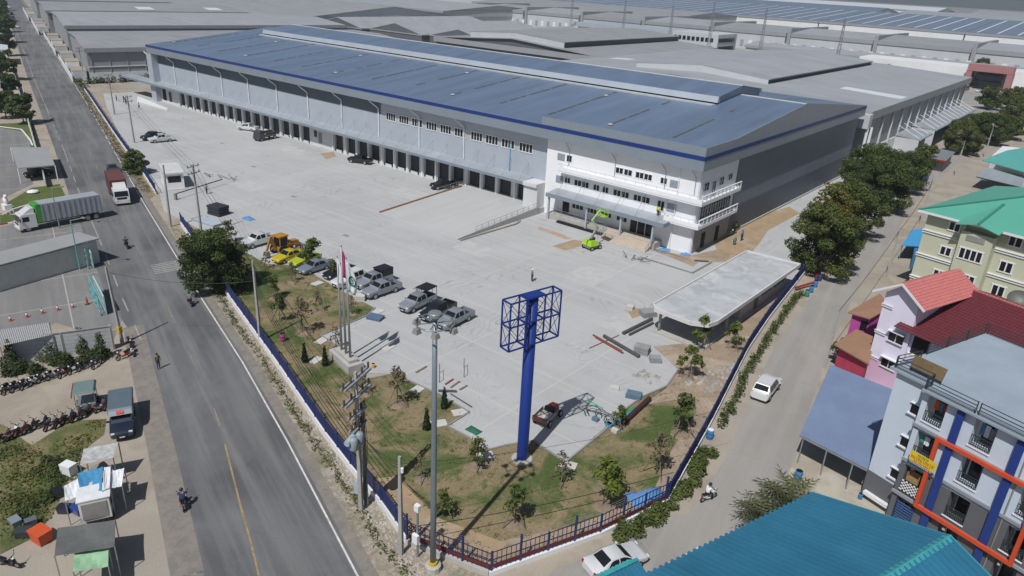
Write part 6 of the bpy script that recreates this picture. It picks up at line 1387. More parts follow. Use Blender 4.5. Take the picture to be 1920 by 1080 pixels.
# ---------------------------------------------------------------- dark truck at the docks, backhoe, boom lift, old red truck
def box_truck(name, label, loc, rz, cabc, boxm, L=6.0, Hh=2.5, frontm=None, ribs=0, topm=None, deflect=True):
    t = thing(name, label, 'truck', loc, rz)
    pm = PT[cabc]
    b = MB(); prof = [(0,0.55), (2.0,0.55), (2.25,0.75), (2.22,1.45), (1.95,2.35), (1.75,2.55), (0,2.55)]; n = len(prof)
    vs = [(L/2+x-0.2, 1.12, z) for x, z in prof]+[(L/2+x-0.2, -1.12, z) for x, z in prof]; b.add(vs, [tuple(range(n)), tuple(range(2*n-1, n-1, -1))]+[(i, i+n, (i+1) % n+n, (i+1) % n) for i in range(n)]); part('cab', pm, t, b)
    x = L/2-0.2
    b = MB(); b.add([(x+2.235,-1.0,1.5), (x+2.235,1.0,1.5), (x+1.995,0.95,2.3), (x+1.995,-0.95,2.3)], [(0,1,2,3)]); part('windscreen', M_glass, t, b)
    for s in (1, -1):
        b = MB(); b.box(x+0.9, x+1.75, s*1.125-0.006, s*1.125+0.006, 1.5, 2.2); part('side_window', M_glass, t, b)
        b = MB(); b.box(x+2.16, x+2.3, s*0.85-0.16, s*0.85+0.16, 0.78, 0.98); part('headlight', M_lamp, t, b)
        b = MB(); b.box(x+2.0, x+2.15, s*1.25-0.06, s*1.25+0.06, 1.6, 2.1); part('mirror', M_black, t, b)
    b = MB(); b.box(x+2.2, x+2.27, -0.7, 0.7, 1.05, 1.35); part('grille', M_black, t, b)
    b = MB(); b.box(x+1.9, x+2.35, -1.1, 1.1, 0.4, 0.68); part('bumper', pm, t, b)
    if deflect: b = MB(); b.hexa([(x+0.1,-0.95,2.56), (x+1.6,-0.95,2.56), (x+1.6,0.95,2.56), (x+0.1,0.95,2.56)], [(x+0.05,-0.9,3.3), (x+0.5,-0.9,3.25), (x+0.5,0.9,3.25), (x+0.05,0.9,3.3)]); part('wind_deflector', pm, t, b)
    b = MB(); b.box(-L/2, x-0.15, -1.2, 1.2, 1.1, 1.1+Hh); bx = part('cargo_box', boxm, t, b)
    if topm: b = MB(); b.box(-L/2+0.03, x-0.18, -1.17, 1.17, 1.105+Hh, 1.125+Hh); part('box_roof', topm, t, b)
    if frontm:
        b = MB(); b.box(x-0.75, x-0.12, -1.22, 1.22, 1.08, 1.13+Hh); part('front_panel', frontm, t, b)
    for i in range(ribs):
        xx = -L/2+0.1+(L-0.6)*i/ribs
        for s in (1, -1): b = MB(); b.box(xx, xx+0.09, s*1.235-0.03, s*1.235+0.03, 1.15, 1.05+Hh); part('rib', M_steel, t, b)
    b = MB(); b.box(-L/2+0.2, x+1.5, -0.5, 0.5, 0.75, 1.08); part('chassis', M_black, t, b)
    for xx in (x+1.2, -L/2+2.1, -L/2+0.95):
        for s in (1, -1): add_wheel(t, xx, s*1.0, 0.5)
    return t
def seg2(f, r): f, r = Vector(f), Vector(r); return ((f+r)/2), math.atan2((f-r).y, (f-r).x)
c_, h_ = Vector((-124.3,48.6)), math.atan2(-RD[1], -RD[0])
box_truck('box_truck', 'oncoming truck with white cab and dark maroon cargo box', (c_.x,c_.y,0.03), h_, 'white', mat('maroon_box', (0.10,0.032,0.034), 0.6, var=0.1), 7.4, 2.5, None, 0, mat('maroon_top', (0.13,0.05,0.045), 0.6, var=0.15))
h_ = heading((-116.29, 42.91), (-116.55, 33.71))
cw = lerp((-116.29, 42.91), (-116.09, 33.13), 0.5)
box_truck('box_truck', 'white truck with grey ribbed container and green headboard turning off the road', (cw[0]+0.5+1.6*math.cos(h_),cw[1]+1.2+1.6*math.sin(h_),0.03), h_, 'white', mat('container_grey', (0.36,0.40,0.44), 0.55, metal=0.2, var=0.08), 9.0, 2.6, mat('green_panel', (0.06,0.30,0.05), 0.5), 12)
c_, h_ = seg2((-147.35, 89.05), (-148.51, 94.19))
t = thing('flatbed_truck', 'dark flatbed truck backed up to the dock doors', 'truck', (c_.x,c_.y,0.03), h_)
b = MB(); b.hexa([(1.2,-1,.5), (3,-1,.5), (3,1,.5), (1.2,1,.5)], [(1.3,-.95,2.3), (2.6,-.95,2.3), (2.6,.95,2.3), (1.3,.95,2.3)]); part('cab', PT['charcoal'], t, b)
b = MB(); b.box(-3, 1.15, -1.05, 1.05, .95, 1.15); part('bed', M_concd, t, b)
for s in (1, -1): b = MB(); b.box(-3, 1.1, s*1.05-.04, s*1.05+.04, 1.15, 1.7); part('side_board', mat('olive_board', (0.09,0.08,0.05), 0.8), t, b)
b = MB(); b.box(-2.8, 2.6, -.4, .4, .6, .95); part('chassis', M_black, t, b)
for xx in (2.2, -1.8):
    for s in (1, -1): add_wheel(t, xx, s*.9, .42)
# backhoe loader
M_jcb = mat('machine_amber', (0.42,0.20,0.03), 0.5, var=0.08, dirt=0.2)
bl = (-83.68, 52.44); bk = thing('backhoe_loader', 'amber backhoe loader parked between white pickup and yellow taxi', 'excavator', (bl[0]-0.2,bl[1]+0.9,0.03), R(95))
b = MB(); b.hexa([(0.2,-.5,.9), (2.3,-.45,.9), (2.3,.45,.9), (0.2,.5,.9)], [(0.2,-.5,1.7), (2.2,-.4,1.5), (2.2,.4,1.5), (0.2,.5,1.7)]); part('bonnet', M_jcb, bk, b)
b = MB(); b.box(-1.3, 0.2, -.72, .72, .75, 1.3); part('cab_base', M_jcb, bk, b)
b = MB(); b.hexa([(-1.2,-.7,1.3), (0.15,-.7,1.3), (0.15,.7,1.3), (-1.2,.7,1.3)], [(-1.1,-.62,2.6), (0.0,-.62,2.6), (0.0,.62,2.6), (-1.1,.62,2.6)]); part('cab_glass', M_glass, bk, b)
b = MB(); b.box(-1.3, 0.25, -.78, .78, 2.6, 2.78); part('cab_roof', M_jcb, bk, b)
for x in (-1.17, 0.1):
    for y in (-.69, .69): b = MB(); b.bar((x,y,1.3), (x*0.95,y*0.9,2.6), .1, .1); part('cab_pillar', M_jcb, bk, b)
add_wheel(bk, 1.7, .8, .5); add_wheel(bk, 1.7, -.8, .5); add_wheel(bk, -.9, .95, .78); add_wheel(bk, -.9, -.95, .78)
for s in (1, -1):
    b = MB(); b.bar((0.3,s*.75,1.5), (2.6,s*.75,.7), .16, .2); part('loader_arm', M_jcb, bk, b)
b = MB(); b.hexa([(2.6,-1.15,.15), (3.4,-1.15,.1), (3.4,1.15,.1), (2.6,1.15,.15)], [(2.5,-1.15,.95), (2.65,-1.15,.95), (2.65,1.15,.95), (2.5,1.15,.95)]); part('loader_bucket', M_concd, bk, b)
b = MB(); b.bar((-1.4,0,.9), (-2.1,0,2.9), .3, .35); part('boom', M_jcb, bk, b)
b = MB(); b.bar((-2.1,0,2.95), (-2.9,0,1.1), .22, .26); part('dipper', M_jcb, bk, b)
b = MB(); b.hexa([(-3.1,-.3,.3), (-2.5,-.3,.2), (-2.5,.3,.2), (-3.1,.3,.3)], [(-3.15,-.3,1.0), (-2.8,-.3,1.1), (-2.8,.3,1.1), (-3.15,.3,1.0)]); part('digging_bucket', M_concd, bk, b)
for s in (1, -1): b = MB(); b.bar((-1.4,s*.7,1.0), (-1.7,s*1.2,.06), .14, .14); part('stabiliser', M_jcb, bk, b)
# boom lift
M_lime = mat('lift_lime', (0.33,0.58,0.03), 0.45, var=0.06)
ll_ = (-55.37, 86.64); bo = thing('boom_lift', 'lime green boom lift in front of the office steps', 'boom lift', (ll_[0],ll_[1]+0.6,0.03), R(80))
b = MB(); b.box(-1.1, 1.1, -.75, .75, .35, .65); part('chassis', M_concd, bo, b)
for x in (-.85, .85):
    for y in (-.85, .85): add_wheel(bo, x, y, .36)
for s in (1, -1):
    b = MB(); b.hexa([(-1.2,s*.5-.42,.7), (0.6,s*.5-.42,.7), (0.6,s*.5+.42,.7), (-1.2,s*.5+.42,.7)], [(-1.0,s*.45-.3,1.5), (0.4,s*.45-.3,1.3), (0.4,s*.45+.3,1.3), (-1.0,s*.45+.3,1.5)]); part('counterweight', M_lime, bo, b)
b = MB(); b.box(-.5, .5, -.12, .12, .66, 1.7); part('turret', M_black, bo, b)
b = MB(); b.bar((-.4,0,1.6), (.9,0,3.3), .28, .32); part('lower_boom', M_concd, bo, b)
b = MB(); b.bar((.9,0,3.2), (-.5,0,4.5), .2, .24); part('middle_boom', mat('lift_pale', (0.42,0.58,0.28), 0.5), bo, b)
b = MB(); b.bar((-.5,0,4.5), (1.7,0.5,5.6), .16, .2); part('upper_boom', mat('lift_pale', 0), bo, b)
b = MB()
for z in (4.7, 5.2, 5.7):
    for p, q in (((1.6,-.4),(2.5,-.4)), ((2.5,-.4),(2.5,1.2)), ((2.5,1.2),(1.6,1.2)), ((1.6,1.2),(1.6,-.4))): b.bar((*p,z), (*q,z), .04, .04)
for p in ((1.6,-.4), (2.5,-.4), (2.5,1.2), (1.6,1.2)): b.bar((*p,4.65), (*p,5.72), .04, .04)
b.box(1.6, 2.5, -.4, 1.2, 4.62, 4.66); part('basket', M_lime, bo, b)
# old red farm truck by the billboard foot
tl = (-32.18, 45.61); ft = thing('farm_truck', 'small battered farm truck with red engine hood by the billboard pole', 'truck', (tl[0],tl[1]+0.4,0.03), R(100))
b = MB(); b.box(-1.4, .5, -.7, .7, .62, .74); part('bed', mat('bed_white', (0.50,0.48,0.44), 0.8, var=0.25, scale=3, dirt=0.4), ft, b)
for s in (1, -1): b = MB(); b.box(-1.4, .5, s*.7-.03, s*.7+.03, .74, 1.0); part('side_rail', M_concd, ft, b)
b = MB(); b.hexa([(.7,-.42,.5), (1.7,-.36,.5), (1.7,.36,.5), (.7,.42,.5)], [(.75,-.4,1.15), (1.6,-.32,1.05), (1.6,.32,1.05), (.75,.4,1.15)]); part('engine_hood', PT['red'], ft, b)
b = MB(); b.box(.3, .62, -.45, .45, .75, 1.15); part('seat', M_black, ft, b)
b = MB(); b.tube((.8,0,1.1), (.55,0,1.45), .03, 5); part('steering_column', M_black, ft, b)
b = MB(); b.box(-1.5, -1.35, -.75, .75, .6, 1.05); part('tailboard', PT['maroon'], ft, b)
for x in (1.25, -.9):
    for s in (1, -1): add_wheel(ft, x, s*.72, .34)
# ---------------------------------------------------------------- gatehouse with flat roof, guard hut
gh = wthing('gatehouse', 'low gatehouse with flat pale concrete roof beside the lane', 'gatehouse', (-31.2,82))
M_slab = two_tone('slab_concrete', (0.43,0.45,0.47), (0.36,0.375,0.39), 0.35, c3=(0.51,0.53,0.55), s3=0.3, fine=0.08, bump=0.1)
rp = [(-34.9,69.2), (-34.2,68.3), (-29.6,68.0), (-27.9,68.9), (-27.55,70.4), (-27.5,95.4), (-34.8,94.9)]
b = MB(); b.prism(rp, 3.0, 3.3); part('roof_slab', M_slab, gh, b)
b = MB()
for p, q in zip(rp, rp[1:]+rp[:1]): b.bar((p[0],p[1],3.25), (q[0],q[1],3.25), 0.16, 0.5)
part('roof_rim', mat('rim_white', (0.60,0.60,0.60), 0.7, var=0.06), gh, b)
M_ghw = mat('gatehouse_wall', (0.44,0.42,0.45), 0.7, var=0.05)
b = MB(); b.box(-33.6, -28.6, 79.5, 94.3, 0, 3.0); part('wall', M_ghw, gh, b)
for y0, y1, z0 in ((80.4,81.5,1.7), (82.2,83.2,1.7), (86,89.2,1.2), (90,93.4,1.2)):
    b = MB(); b.box(-28.6, -28.56, y0, y1, z0, 2.6); part('window', M_glass if z0 > 1.5 else mat('shade_panel', (0.10,0.11,0.14), 0.4), gh, b)
b = MB(); b.box(-28.6, -28.55, 83.8, 84.9, 0.1, 2.4); part('door', M_fwd, gh, b)
for x, y in ((-34.0,69.6), (-28.5,70.0), (-34.0,75), (-28.5,75.5)):
    b = MB(); b.tube((x,y,0), (x,y,3.0), .17, 10); part('column', M_conc, gh, b, True)
b = MB(); b.prism([(-34.6,69.0), (-28.0,68.8), (-28.2,79.5), (-34.4,79.5)], 0.03, 0.22); part('floor', M_conc, gh, b)
b = MB(); b.box(-34.6, -33.9, 76, 79.4, .2, 1.4); part('counter', M_ghw, gh, b)
hu = wthing('guard_hut', 'small white guard hut with flat roof inside the gate', 'hut', (-125.65, 59.13))
ha, hb_, hc = (-123.18, 56.16), (-122.16, 58.97), (-130.39, 62.06)
d1 = Vector(hb_)-Vector(ha); d2 = Vector((-d1.y, d1.x)).normalized()*7.0
q4 = [Vector(ha), Vector(hb_), Vector(hb_)+d2, Vector(ha)+d2]
b = MB(); b.prism([tuple(p) for p in q4], 0.1, 2.7); part('wall', M_white, hu, b)
b = MB(); cx = sum((p for p in q4), Vector((0,0)))/4; b.prism([tuple(cx+(p-cx)*1.1) for p in q4], 2.7, 2.95); part('roof', mat('hut_roof', (0.55,0.56,0.57), 0.7, var=0.08), hu, b)
b = MB(); a0, a1 = q4[0].lerp(q4[1], .15), q4[0].lerp(q4[1], .85); nn = Vector((d1.y, -d1.x)).normalized()*.03
b.hexa([(a0.x+nn.x,a0.y+nn.y,1.2), (a1.x+nn.x,a1.y+nn.y,1.2), (a1.x,a1.y,1.2), (a0.x,a0.y,1.2)], [(a0.x+nn.x,a0.y+nn.y,2.3), (a1.x+nn.x,a1.y+nn.y,2.3), (a1.x,a1.y,2.3), (a0.x,a0.y,2.3)]); part('window', M_glass, hu, b)
b = MB(); b.prism([tuple(cx+(p-cx)*1.25) for p in q4], 0.03, 0.12); part('plinth', M_conc, hu, b)

# ---------------------------------------------------------------- far side of the road
M_shed_roof = mat('grey_sheet', (0.34,0.345,0.35), 0.55, metal=0.1, var=0.06, scale=0.4, dirt=0.15, wave=('X', 1.5, 0.3))
M_turq = mat('turquoise', (0.13,0.36,0.38), 0.6, var=0.08); M_wallblue = mat('wall_bluegrey', (0.17,0.27,0.34), 0.7, var=0.06)
# long gatehouse roof beside the drive
lg = wthing('security_shed', 'long grey-roofed security shed beside the left drive', 'shed', (-115,24))
r = [(-98.73, 20.74, 3.0), (-102.01, 34.06, 3.0), (-106.40, 35.57, 3.0), (-112.69, 24.67, 3.0)]
ra, rb = Vector((-101.36, 33.80, 3.0)), Vector((-100.12, 25.58, 3.0)); dv = (rb-ra); dv.z = 0; dv = dv.normalized(); nv = Vector((dv.y, -dv.x, 0)); 
if nv.y < 0: nv = -nv
q = [ra, ra+dv*30, ra+dv*30+nv*5.0, ra+nv*5.0]
b = MB(); b.slab([(p.x,p.y,3.1 if i < 2 else 3.35) for i, p in enumerate(q)], 0.15); part('roof', M_shed_roof, lg, b)
b = MB(); e0, e1 = ra+dv*0.3+nv*0.3, ra+dv*30+nv*0.3; b.bar((e0.x,e0.y,0.75), (e1.x,e1.y,0.75), 0.15, 1.5); part('parapet_wall', M_wallblue, lg, b)
b = MB(); e0, e1 = ra+dv*0.3+nv*4.6, ra+dv*30+nv*4.6; b.bar((e0.x,e0.y,1.5), (e1.x,e1.y,1.5), 0.12, 3.0); part('rear_wall', mat('pale_screen', (0.55,0.55,0.52), 0.7, var=0.08), lg, b)
for k in range(9):
    p = ra+dv*(0.4+3.4*k)+nv*0.3; b = MB(); b.bar((p.x,p.y,1.5), (p.x,p.y,3.0), 0.1, 0.1); part('post', M_concd, lg, b)
b = MB(); e0, e1 = ra+dv*0.3-nv*1.2, ra+dv*30-nv*1.2; b.bar((e0.x,e0.y,0.08), (e1.x,e1.y,0.08), 1.8, 0.16); part('pavement', M_conc, lg, b)
for i, (pp, w, h) in enumerate([((-97.94, 32.85), 2.8, 2.5), ((-83.87, 28.36), 3.4, 2.6)]):
    g_ = thing('sliding_gate', ['turquoise lattice gate leaf at the end of the security shed', 'turquoise lattice gate leaf nearer the parked motorcycles'][i], 'gate', pp, heading(ROAD_L[4], ROAD_L[5])+R(3), 'turquoise gates of the left lot')
    for x in (-w, -w/2, 0, w/2, w): b = MB(); b.bar((x,0,0.1), (x,0,h), 0.08, 0.08); part('upright', M_turq, g_, b)
    for z in (0.15, h/3, 2*h/3, h): b = MB(); b.bar((-w,0,z), (w,0,z), 0.08, 0.08); part('rail', M_turq, g_, b)
    for x in (-w, 0): b = MB(); b.bar((x,0,0.15), (x+w,0,h), 0.05, 0.05); part('brace', M_turq, g_, b)
    b = MB(); b.box(-w, w, -0.62, -0.5, 0.0, h-0.3); part('back_panel', mat('pale_turquoise', (0.38,0.55,0.55), 0.6, var=0.08), g_, b)
lp = thing('street_light', 'street light with single arm at the end of the security shed', 'street light', (-95.97, 31.42), R(20))
b = MB(); b.lathe([(0.09,0), (0.06,6.5)], 8); part('pole', M_turq, lp, b); b = MB(); b.tube((0,0,6.5), (1.7,0.4,7.0), 0.05, 6); part('arm', M_steel, lp, b); b = MB(); b.box(1.5, 2.1, 0.28, 0.55, 6.95, 7.1); part('lamp', M_steel, lp, b)
lp = thing('street_light', 'slim street light beside the white container truck', 'street light', (-113.82, 35.70), R(15))
b = MB(); b.lathe([(0.09,0), (0.06,6.0)], 8); part('pole', M_steel, lp, b); b = MB(); b.tube((0,0,6.0), (1.6,0.4,6.4), 0.05, 6); part('arm', M_steel, lp, b); b = MB(); b.box(1.4, 2.0, 0.28, 0.52, 6.35, 6.5); part('lamp', M_steel, lp, b)
for i, px in enumerate([(20,602), (51,595), (80,588), (109,582), (137,577)]):
    cn = thing('traffic_cone', ['first', 'second', 'third', 'fourth', 'fifth'][i]+' orange cone from the left in the concrete lot', 'traffic cone', [(-85.80, 20.38), (-85.61, 21.92), (-85.50, 23.41), (-85.23, 24.89), (-84.85, 26.30)][i], 0, 'cones in the concrete lot')
    b = MB(); b.box(-.2, .2, -.2, .2, 0.02, .06); part('base', mat('cone_orange', (0.38,0.09,0.05), 0.7), cn, b); b = MB(); b.lathe([(.13,.06), (.07,.4), (.03,.7)], 9); part('body', mat('cone_orange', 0), cn, b); b = MB(); b.lathe([(.12,.34), (.095,.52)], 9); part('white_band', M_white, cn, b)
b = MB(); b.lathe([(.15,0), (.12,.6), (.03,1.0)], 9); cn = thing('traffic_cone', 'tall orange cone at the foot of the turquoise gate', 'traffic cone', (-84.66, 27.76), 0, 'cones in the concrete lot'); part('body', mat('cone_orange', 0), cn, b); b = MB(); b.box(-.22, .22, -.22, .22, 0.0, .05); part('base', M_rubber, cn, b)
# precast panel wall with ivy
w0, w1 = (-71.96, 25.21), (-76.25, 15.50)
pw = wthing('panel_wall', 'pale precast panel wall with creepers behind the motorcycles', 'wall', lerp(w0, w1, .5))
wl_ = resample([w0, w1], 4.3)
M_panel = mat('precast_panel', (0.46,0.47,0.50), 0.8, var=0.1, scale=1.5, dirt=0.3)
for i, p in enumerate(wl_):
    b = MB(); b.bar((p[0],p[1],0), (p[0],p[1],2.75), 0.2, 0.2); part('post', M_conc, pw, b)
    if i+1 < len(wl_):
        q_ = wl_[i+1]
        for z in range(6): b = MB(); b.bar((p[0],p[1],0.22+z*0.43), (q_[0],q_[1],0.22+z*0.43), 0.06, 0.40); part('panel', M_panel, pw, b)
        b = MB(); b.bar((p[0],p[1],2.66), (q_[0],q_[1],2.66), 0.16, 0.1); part('coping', M_concd, pw, b)
cr = wthing('lean_to_roof', 'grey corrugated lean-to roof behind the panel wall', 'roof', (-80.95, 20.29))
b = MB(); a0, a1, a2, a3 = (-74.61, 16.40, 2.6), (-73.86, 20.62, 2.6), (-75.75, 21.11, 3.1), (-77.38, 16.92, 3.1)
n = 26
for i in range(n):
    q0, q1, qm = lerp(a0, a1, i/n), lerp(a0, a1, (i+1)/n), lerp(a0, a1, (i+.5)/n); s0, s1, sm = lerp(a3, a2, i/n), lerp(a3, a2, (i+1)/n), lerp(a3, a2, (i+.5)/n)
    b.poly([q0, (qm[0],qm[1],qm[2]+.06), (sm[0],sm[1],sm[2]+.06), s0]); b.poly([(qm[0],qm[1],qm[2]+.06), q1, s1, (sm[0],sm[1],sm[2]+.06)])
part('sheet', M_shed_roof, cr, b)
for p in (a0, a1, a2): b = MB(); b.tube((p[0],p[1],0), (p[0],p[1],p[2]), .05, 5); part('post', M_steel, cr, b)
for i, (px, w) in enumerate([((-75.05, 17.00), 1.0), ((-75.00, 20.07), 1.5), ((-73.37, 22.66), .7), ((-70.94, 23.54), .6)]):
    iv = thing('creeper', ['dark creeper at the left end of the panel wall', 'largest creeper, climbing over the panel wall', 'thin creeper at a post of the panel wall', 'creeper slanting up the right end of the panel wall'][i], 'plant', px, 0, 'creepers on the panel wall')
    link('leaves', leaf_mesh('leaves', [(0,0,.5,w*1.5,w*.9,.8,0), (0,.1,1.4,w*.9,.5,.9,0), (0,.15,2.3,w*.5,.35,.6,0)], int(900*w)+300, .11, [L_dark], 40+i), iv)
    b = MB(); b.tube((0,.1,0), (0.1,.12,2.3), .04, 5); part('stem', M_bark, iv, b)
weeds('hedge_plants', 'mass of low green shrubs under the panel wall', [(-74.26, 15.78), (-72.98, 18.05), (-72.32, 20.63), (-70.40, 24.07)], 1.7, 9000, .12, L_dark, 5, .9)
weeds('dry_weeds', 'rough grass and weeds between motorcycles and stalls', [(-62.40, 12.08), (-57.62, 12.77), (-56.93, 10.72), (-55.48, 13.90), (-53.56, 11.38), (-53.30, 9.23), (-50.21, 9.89), (-58.22, 16.12), (-59.02, 18.55)], 2.6, 5000, .11, L_olive, 6, .22)
weeds('dry_weeds', 'dark weeds behind the white stall', [(-57.69, 14.13), (-54.79, 13.64), (-52.74, 12.15), (-52.01, 10.84), (-51.31, 9.59)], 1.2, 2000, .11, L_dark, 7, .4)
# motorcycles
rr = random.Random(3); cols = ['black', 'charcoal', 'navy', 'black', 'white', 'black', 'grey', 'maroon', 'black', 'charcoal']
for i, q in enumerate([(-70.43, 14.75), (-70.21, 15.36), ((-70.08, 16.00)), (-70.02, 16.72), (-70.19, 17.49), (-70.12, 18.23), (-70.03, 19.02), (-69.93, 19.82), (-69.83, 20.77), (-69.86, 21.61), (-69.58, 22.62)]):
    nm = ['first', 'second', 'third', 'fourth', 'fifth', 'sixth', 'seventh', 'eighth', 'ninth', 'tenth', 'eleventh'][i]
    bike(nm+' motorcycle from the left in the row along the panel wall', cols[i % 10], (q[0],q[1],0.02), R(-65+rr.uniform(-12, 12)), 'motorcycles along the panel wall')
bike('white and red scooter at the right end of the panel wall', 'red', (*(-69.37, 25.12),0.02), R(-80), 'motorcycles by the left power pole')
bike('white scooter parked pointing at the road by the left pole', 'white', (*(-69.65, 26.09),0.02), R(-20), 'motorcycles by the left power pole')
bike('black motorcycle closest to the foot of the left pole', 'black', (*(-71.58, 26.75),0.02), R(-10), 'motorcycles by the left power pole')
for i, q in enumerate([(-62.49, 12.41), (-62.49, 13.02), (-62.50, 13.65), (-62.50, 14.29), (-62.52, 15.14), (-61.77, 15.65), (-61.69, 16.28), (-61.77, 16.99), (-61.60, 17.61), (-61.60, 18.30), (-62.77, 19.30), (-61.73, 19.59), (-61.53, 20.28)]):
    nm = ['first', 'second', 'third', 'fourth', 'fifth', 'sixth', 'seventh', 'eighth', 'ninth', 'tenth', 'eleventh', 'twelfth', 'thirteenth'][i]
    bike(nm+' motorcycle from the left in the row above the rough grass', cols[(i*3+1) % 10], (q[0],q[1],0.02), R(115+rr.uniform(-14, 14)), 'motorcycles above the rough grass')
bike('dark motorcycle in the bottom left corner', 'black', (*(-47.14, 7.86),0.02), R(30), None)
rider('motorcycle ridden away along the road past the gate', 'rider in black on the road beyond the crossing stripes', 'black', 'black', (*(-99.70, 38.93),0.025), math.atan2(RD[1], RD[0]), None)
rider('motorcycle ridden along the right edge of the road', 'rider in grey at the right edge of the road', 'charcoal', 'grey', (*(-76.70, 35.84),0.025), math.atan2(RD[1], RD[0]), 'black')
rider('white motorcycle ridden away on the near road', 'rider in navy blue shirt on the near road', 'white', 'navy', (*(-44.55, 18.29),0.025), R(152), 'black')
rider('white motorcycle ridden on the concrete lane', 'rider in white shirt on the concrete lane', 'white', 'white', (*(-16.28, 46.06),0.02), R(70), 'black')
person('person standing at the road edge in olive top and jeans', (-65.03, 26.44), R(10), 'stand', 'olive', 'jeans')
# pickup with canopy (shared taxi), red-rimmed canopy tricycle
t = by_wheels('pickup', 'dark blue pickup with long grey canopy parked by the stalls', 'navy', (-55.38, 19.70), (-59.46, 21.57), group=None)
b = MB(); b.hexa([(-2.75,-.98,1.95), (.55,-.98,1.85), (.55,.98,1.85), (-2.75,.98,1.95)], [(-2.7,-.9,2.15), (.45,-.9,2.05), (.45,.9,2.05), (-2.7,.9,2.15)]); part('long_canopy', mat('canopy_slate', (0.10,0.135,0.165), 0.5, var=0.06), t, b)
b = MB(); b.hexa([(.5,-.98,1.8), (1.15,-.9,1.76), (1.15,.9,1.76), (.5,.98,1.8)], [(.5,-.92,2.07), (.8,-.85,2.02), (.8,.85,2.02), (.5,.92,2.07)]); part('front_board', PT['silver'], t, b)
b = MB(); b.poly([(.84,-.28,2.0), (.84,.28,2.0), (1.1,.28,1.84), (1.1,-.28,1.84)]); k = part('red_lettering', mat('sign_red', (0.55,0.06,0.04), 0.6, var=0.5, scale=9), t, b); k.location = (0.02,0,.035)
tk = thing('vendor_tricycle', 'vendor tricycle under a dark red-rimmed canopy', 'tricycle', (*(-62.70, 19.00),0.02), R(-25))
b = MB(); b.hexa([(-1.1,-.9,2.05), (1.1,-.9,2.05), (1.1,.9,2.05), (-1.1,.9,2.05)], [(-.95,-.75,2.25), (.95,-.75,2.25), (.95,.75,2.25), (-.95,.75,2.25)]); part('canopy', mat('canopy_green_grey', (0.14,0.20,0.20), 0.6), tk, b)
b = MB(); b.box(-1.13, 1.13, -.96, -.9, 1.8, 2.1); part('red_valance', PT['red'], tk, b)
for x in (-.9, .9):
    for y in (-.75, .75): b = MB(); b.tube((x,y,.4), (x,y,2.06), .03, 5); part('post', M_steel, tk, b)
b = MB(); b.box(-.9, .9, -.7, .7, .45, .85); part('cart', M_steel, tk, b)
for x, y in ((-.6,-.75), (-.6,.75), (1.0,0)): add_wheel(tk, x, y, .31)
# stalls
def canopy_stall(name, label, pts, z, m, legs=True, cat='stall'):
    c = sum((Vector(p[:2]) for p in pts), Vector((0,0)))/len(pts); t = wthing(name, label, cat, tuple(c))
    n = 6; b = MB(); vs = []
    for j in range(n+1):
        for i in range(n+1):
            a = lerp(pts[0], pts[1], i/n); c2 = lerp(pts[3], pts[2], i/n); p = lerp(a, c2, j/n)
            vs.append((p[0], p[1], p[2]+0.025*math.sin(i*2.3+j*1.1)-0.16*math.sin(math.pi*i/n)*math.sin(math.pi*j/n)))
    b.add(vs, [(j*(n+1)+i, j*(n+1)+i+1, (j+1)*(n+1)+i+1, (j+1)*(n+1)+i) for j in range(n) for i in range(n)])
    o = part('sheet', m, t, b); o.modifiers.new('t', 'SOLIDIFY').thickness = 0.03
    if legs:
        for p in pts: b = MB(); b.tube((p[0],p[1],0), (p[0],p[1],p[2]), .04, 5); part('post', M_steel, t, b)
    return t
M_tarpb = mat('tarp_blue', (0.06,0.25,0.46), 0.6, var=0.12, scale=2); M_tarpw = mat('tarp_white', (0.68,0.70,0.73), 0.7, var=0.08, scale=2); M_tarpg = mat('tarp_grey', (0.12,0.125,0.125), 0.75, var=0.15, scale=1.5); M_tarpn = mat('tarp_green', (0.28,0.48,0.30), 0.7, var=0.12, scale=2)
t = wthing('corrugated_stall', 'stall with weathered corrugated iron roof, farthest of the stalls', 'stall', (-53.85, 16.39)); a0, a1, a2, a3 = (-51.61, 14.31, 2.2), (-50.82, 16.33, 2.2), (-51.82, 17.22, 2.6), (-52.82, 15.12, 2.6); b = MB(); n = 14
for i in range(n):
    q0, q1, qm = lerp(a0, a3, i/n), lerp(a0, a3, (i+1)/n), lerp(a0, a3, (i+.5)/n); s0, s1, sm = lerp(a1, a2, i/n), lerp(a1, a2, (i+1)/n), lerp(a1, a2, (i+.5)/n); k = .07 if i % 2 else .04
    b.poly([q0, s0, (sm[0],sm[1],sm[2]+k), (qm[0],qm[1],qm[2]+k)]); b.poly([(qm[0],qm[1],qm[2]+k), (sm[0],sm[1],sm[2]+k), s1, q1])
part('roof', mat('weathered_iron', (0.42,0.43,0.43), 0.6, var=0.3, scale=2.5, dirt=0.5), t, b)
for p in (a0, a1, a2, a3): b = MB(); b.tube((p[0],p[1],0), p, .05, 5); part('post', M_steel, t, b)
c_ = lerp(a0, a2, .5); b = MB(); b.box(c_[0]-1.0, c_[0]+1.0, c_[1]-.5, c_[1]+.5, 0.02, .95); part('counter', M_concd, t, b)
canopy_stall('tarpaulin_stall', 'stall under a blue tarpaulin between white sheets', [(-50.41, 13.72, 2.4), (-49.89, 15.24, 2.4), (-47.45, 14.09, 2.3), (-48.34, 13.02, 2.2)], 2.3, M_tarpb)
canopy_stall('tarpaulin_stall', 'white tarpaulin sheet left of the blue one', [(-49.90, 12.57, 2.2), (-50.07, 13.56, 2.2), (-48.14, 12.99, 2.1), (-48.34, 12.03, 2.1)], 2.2, M_tarpw)
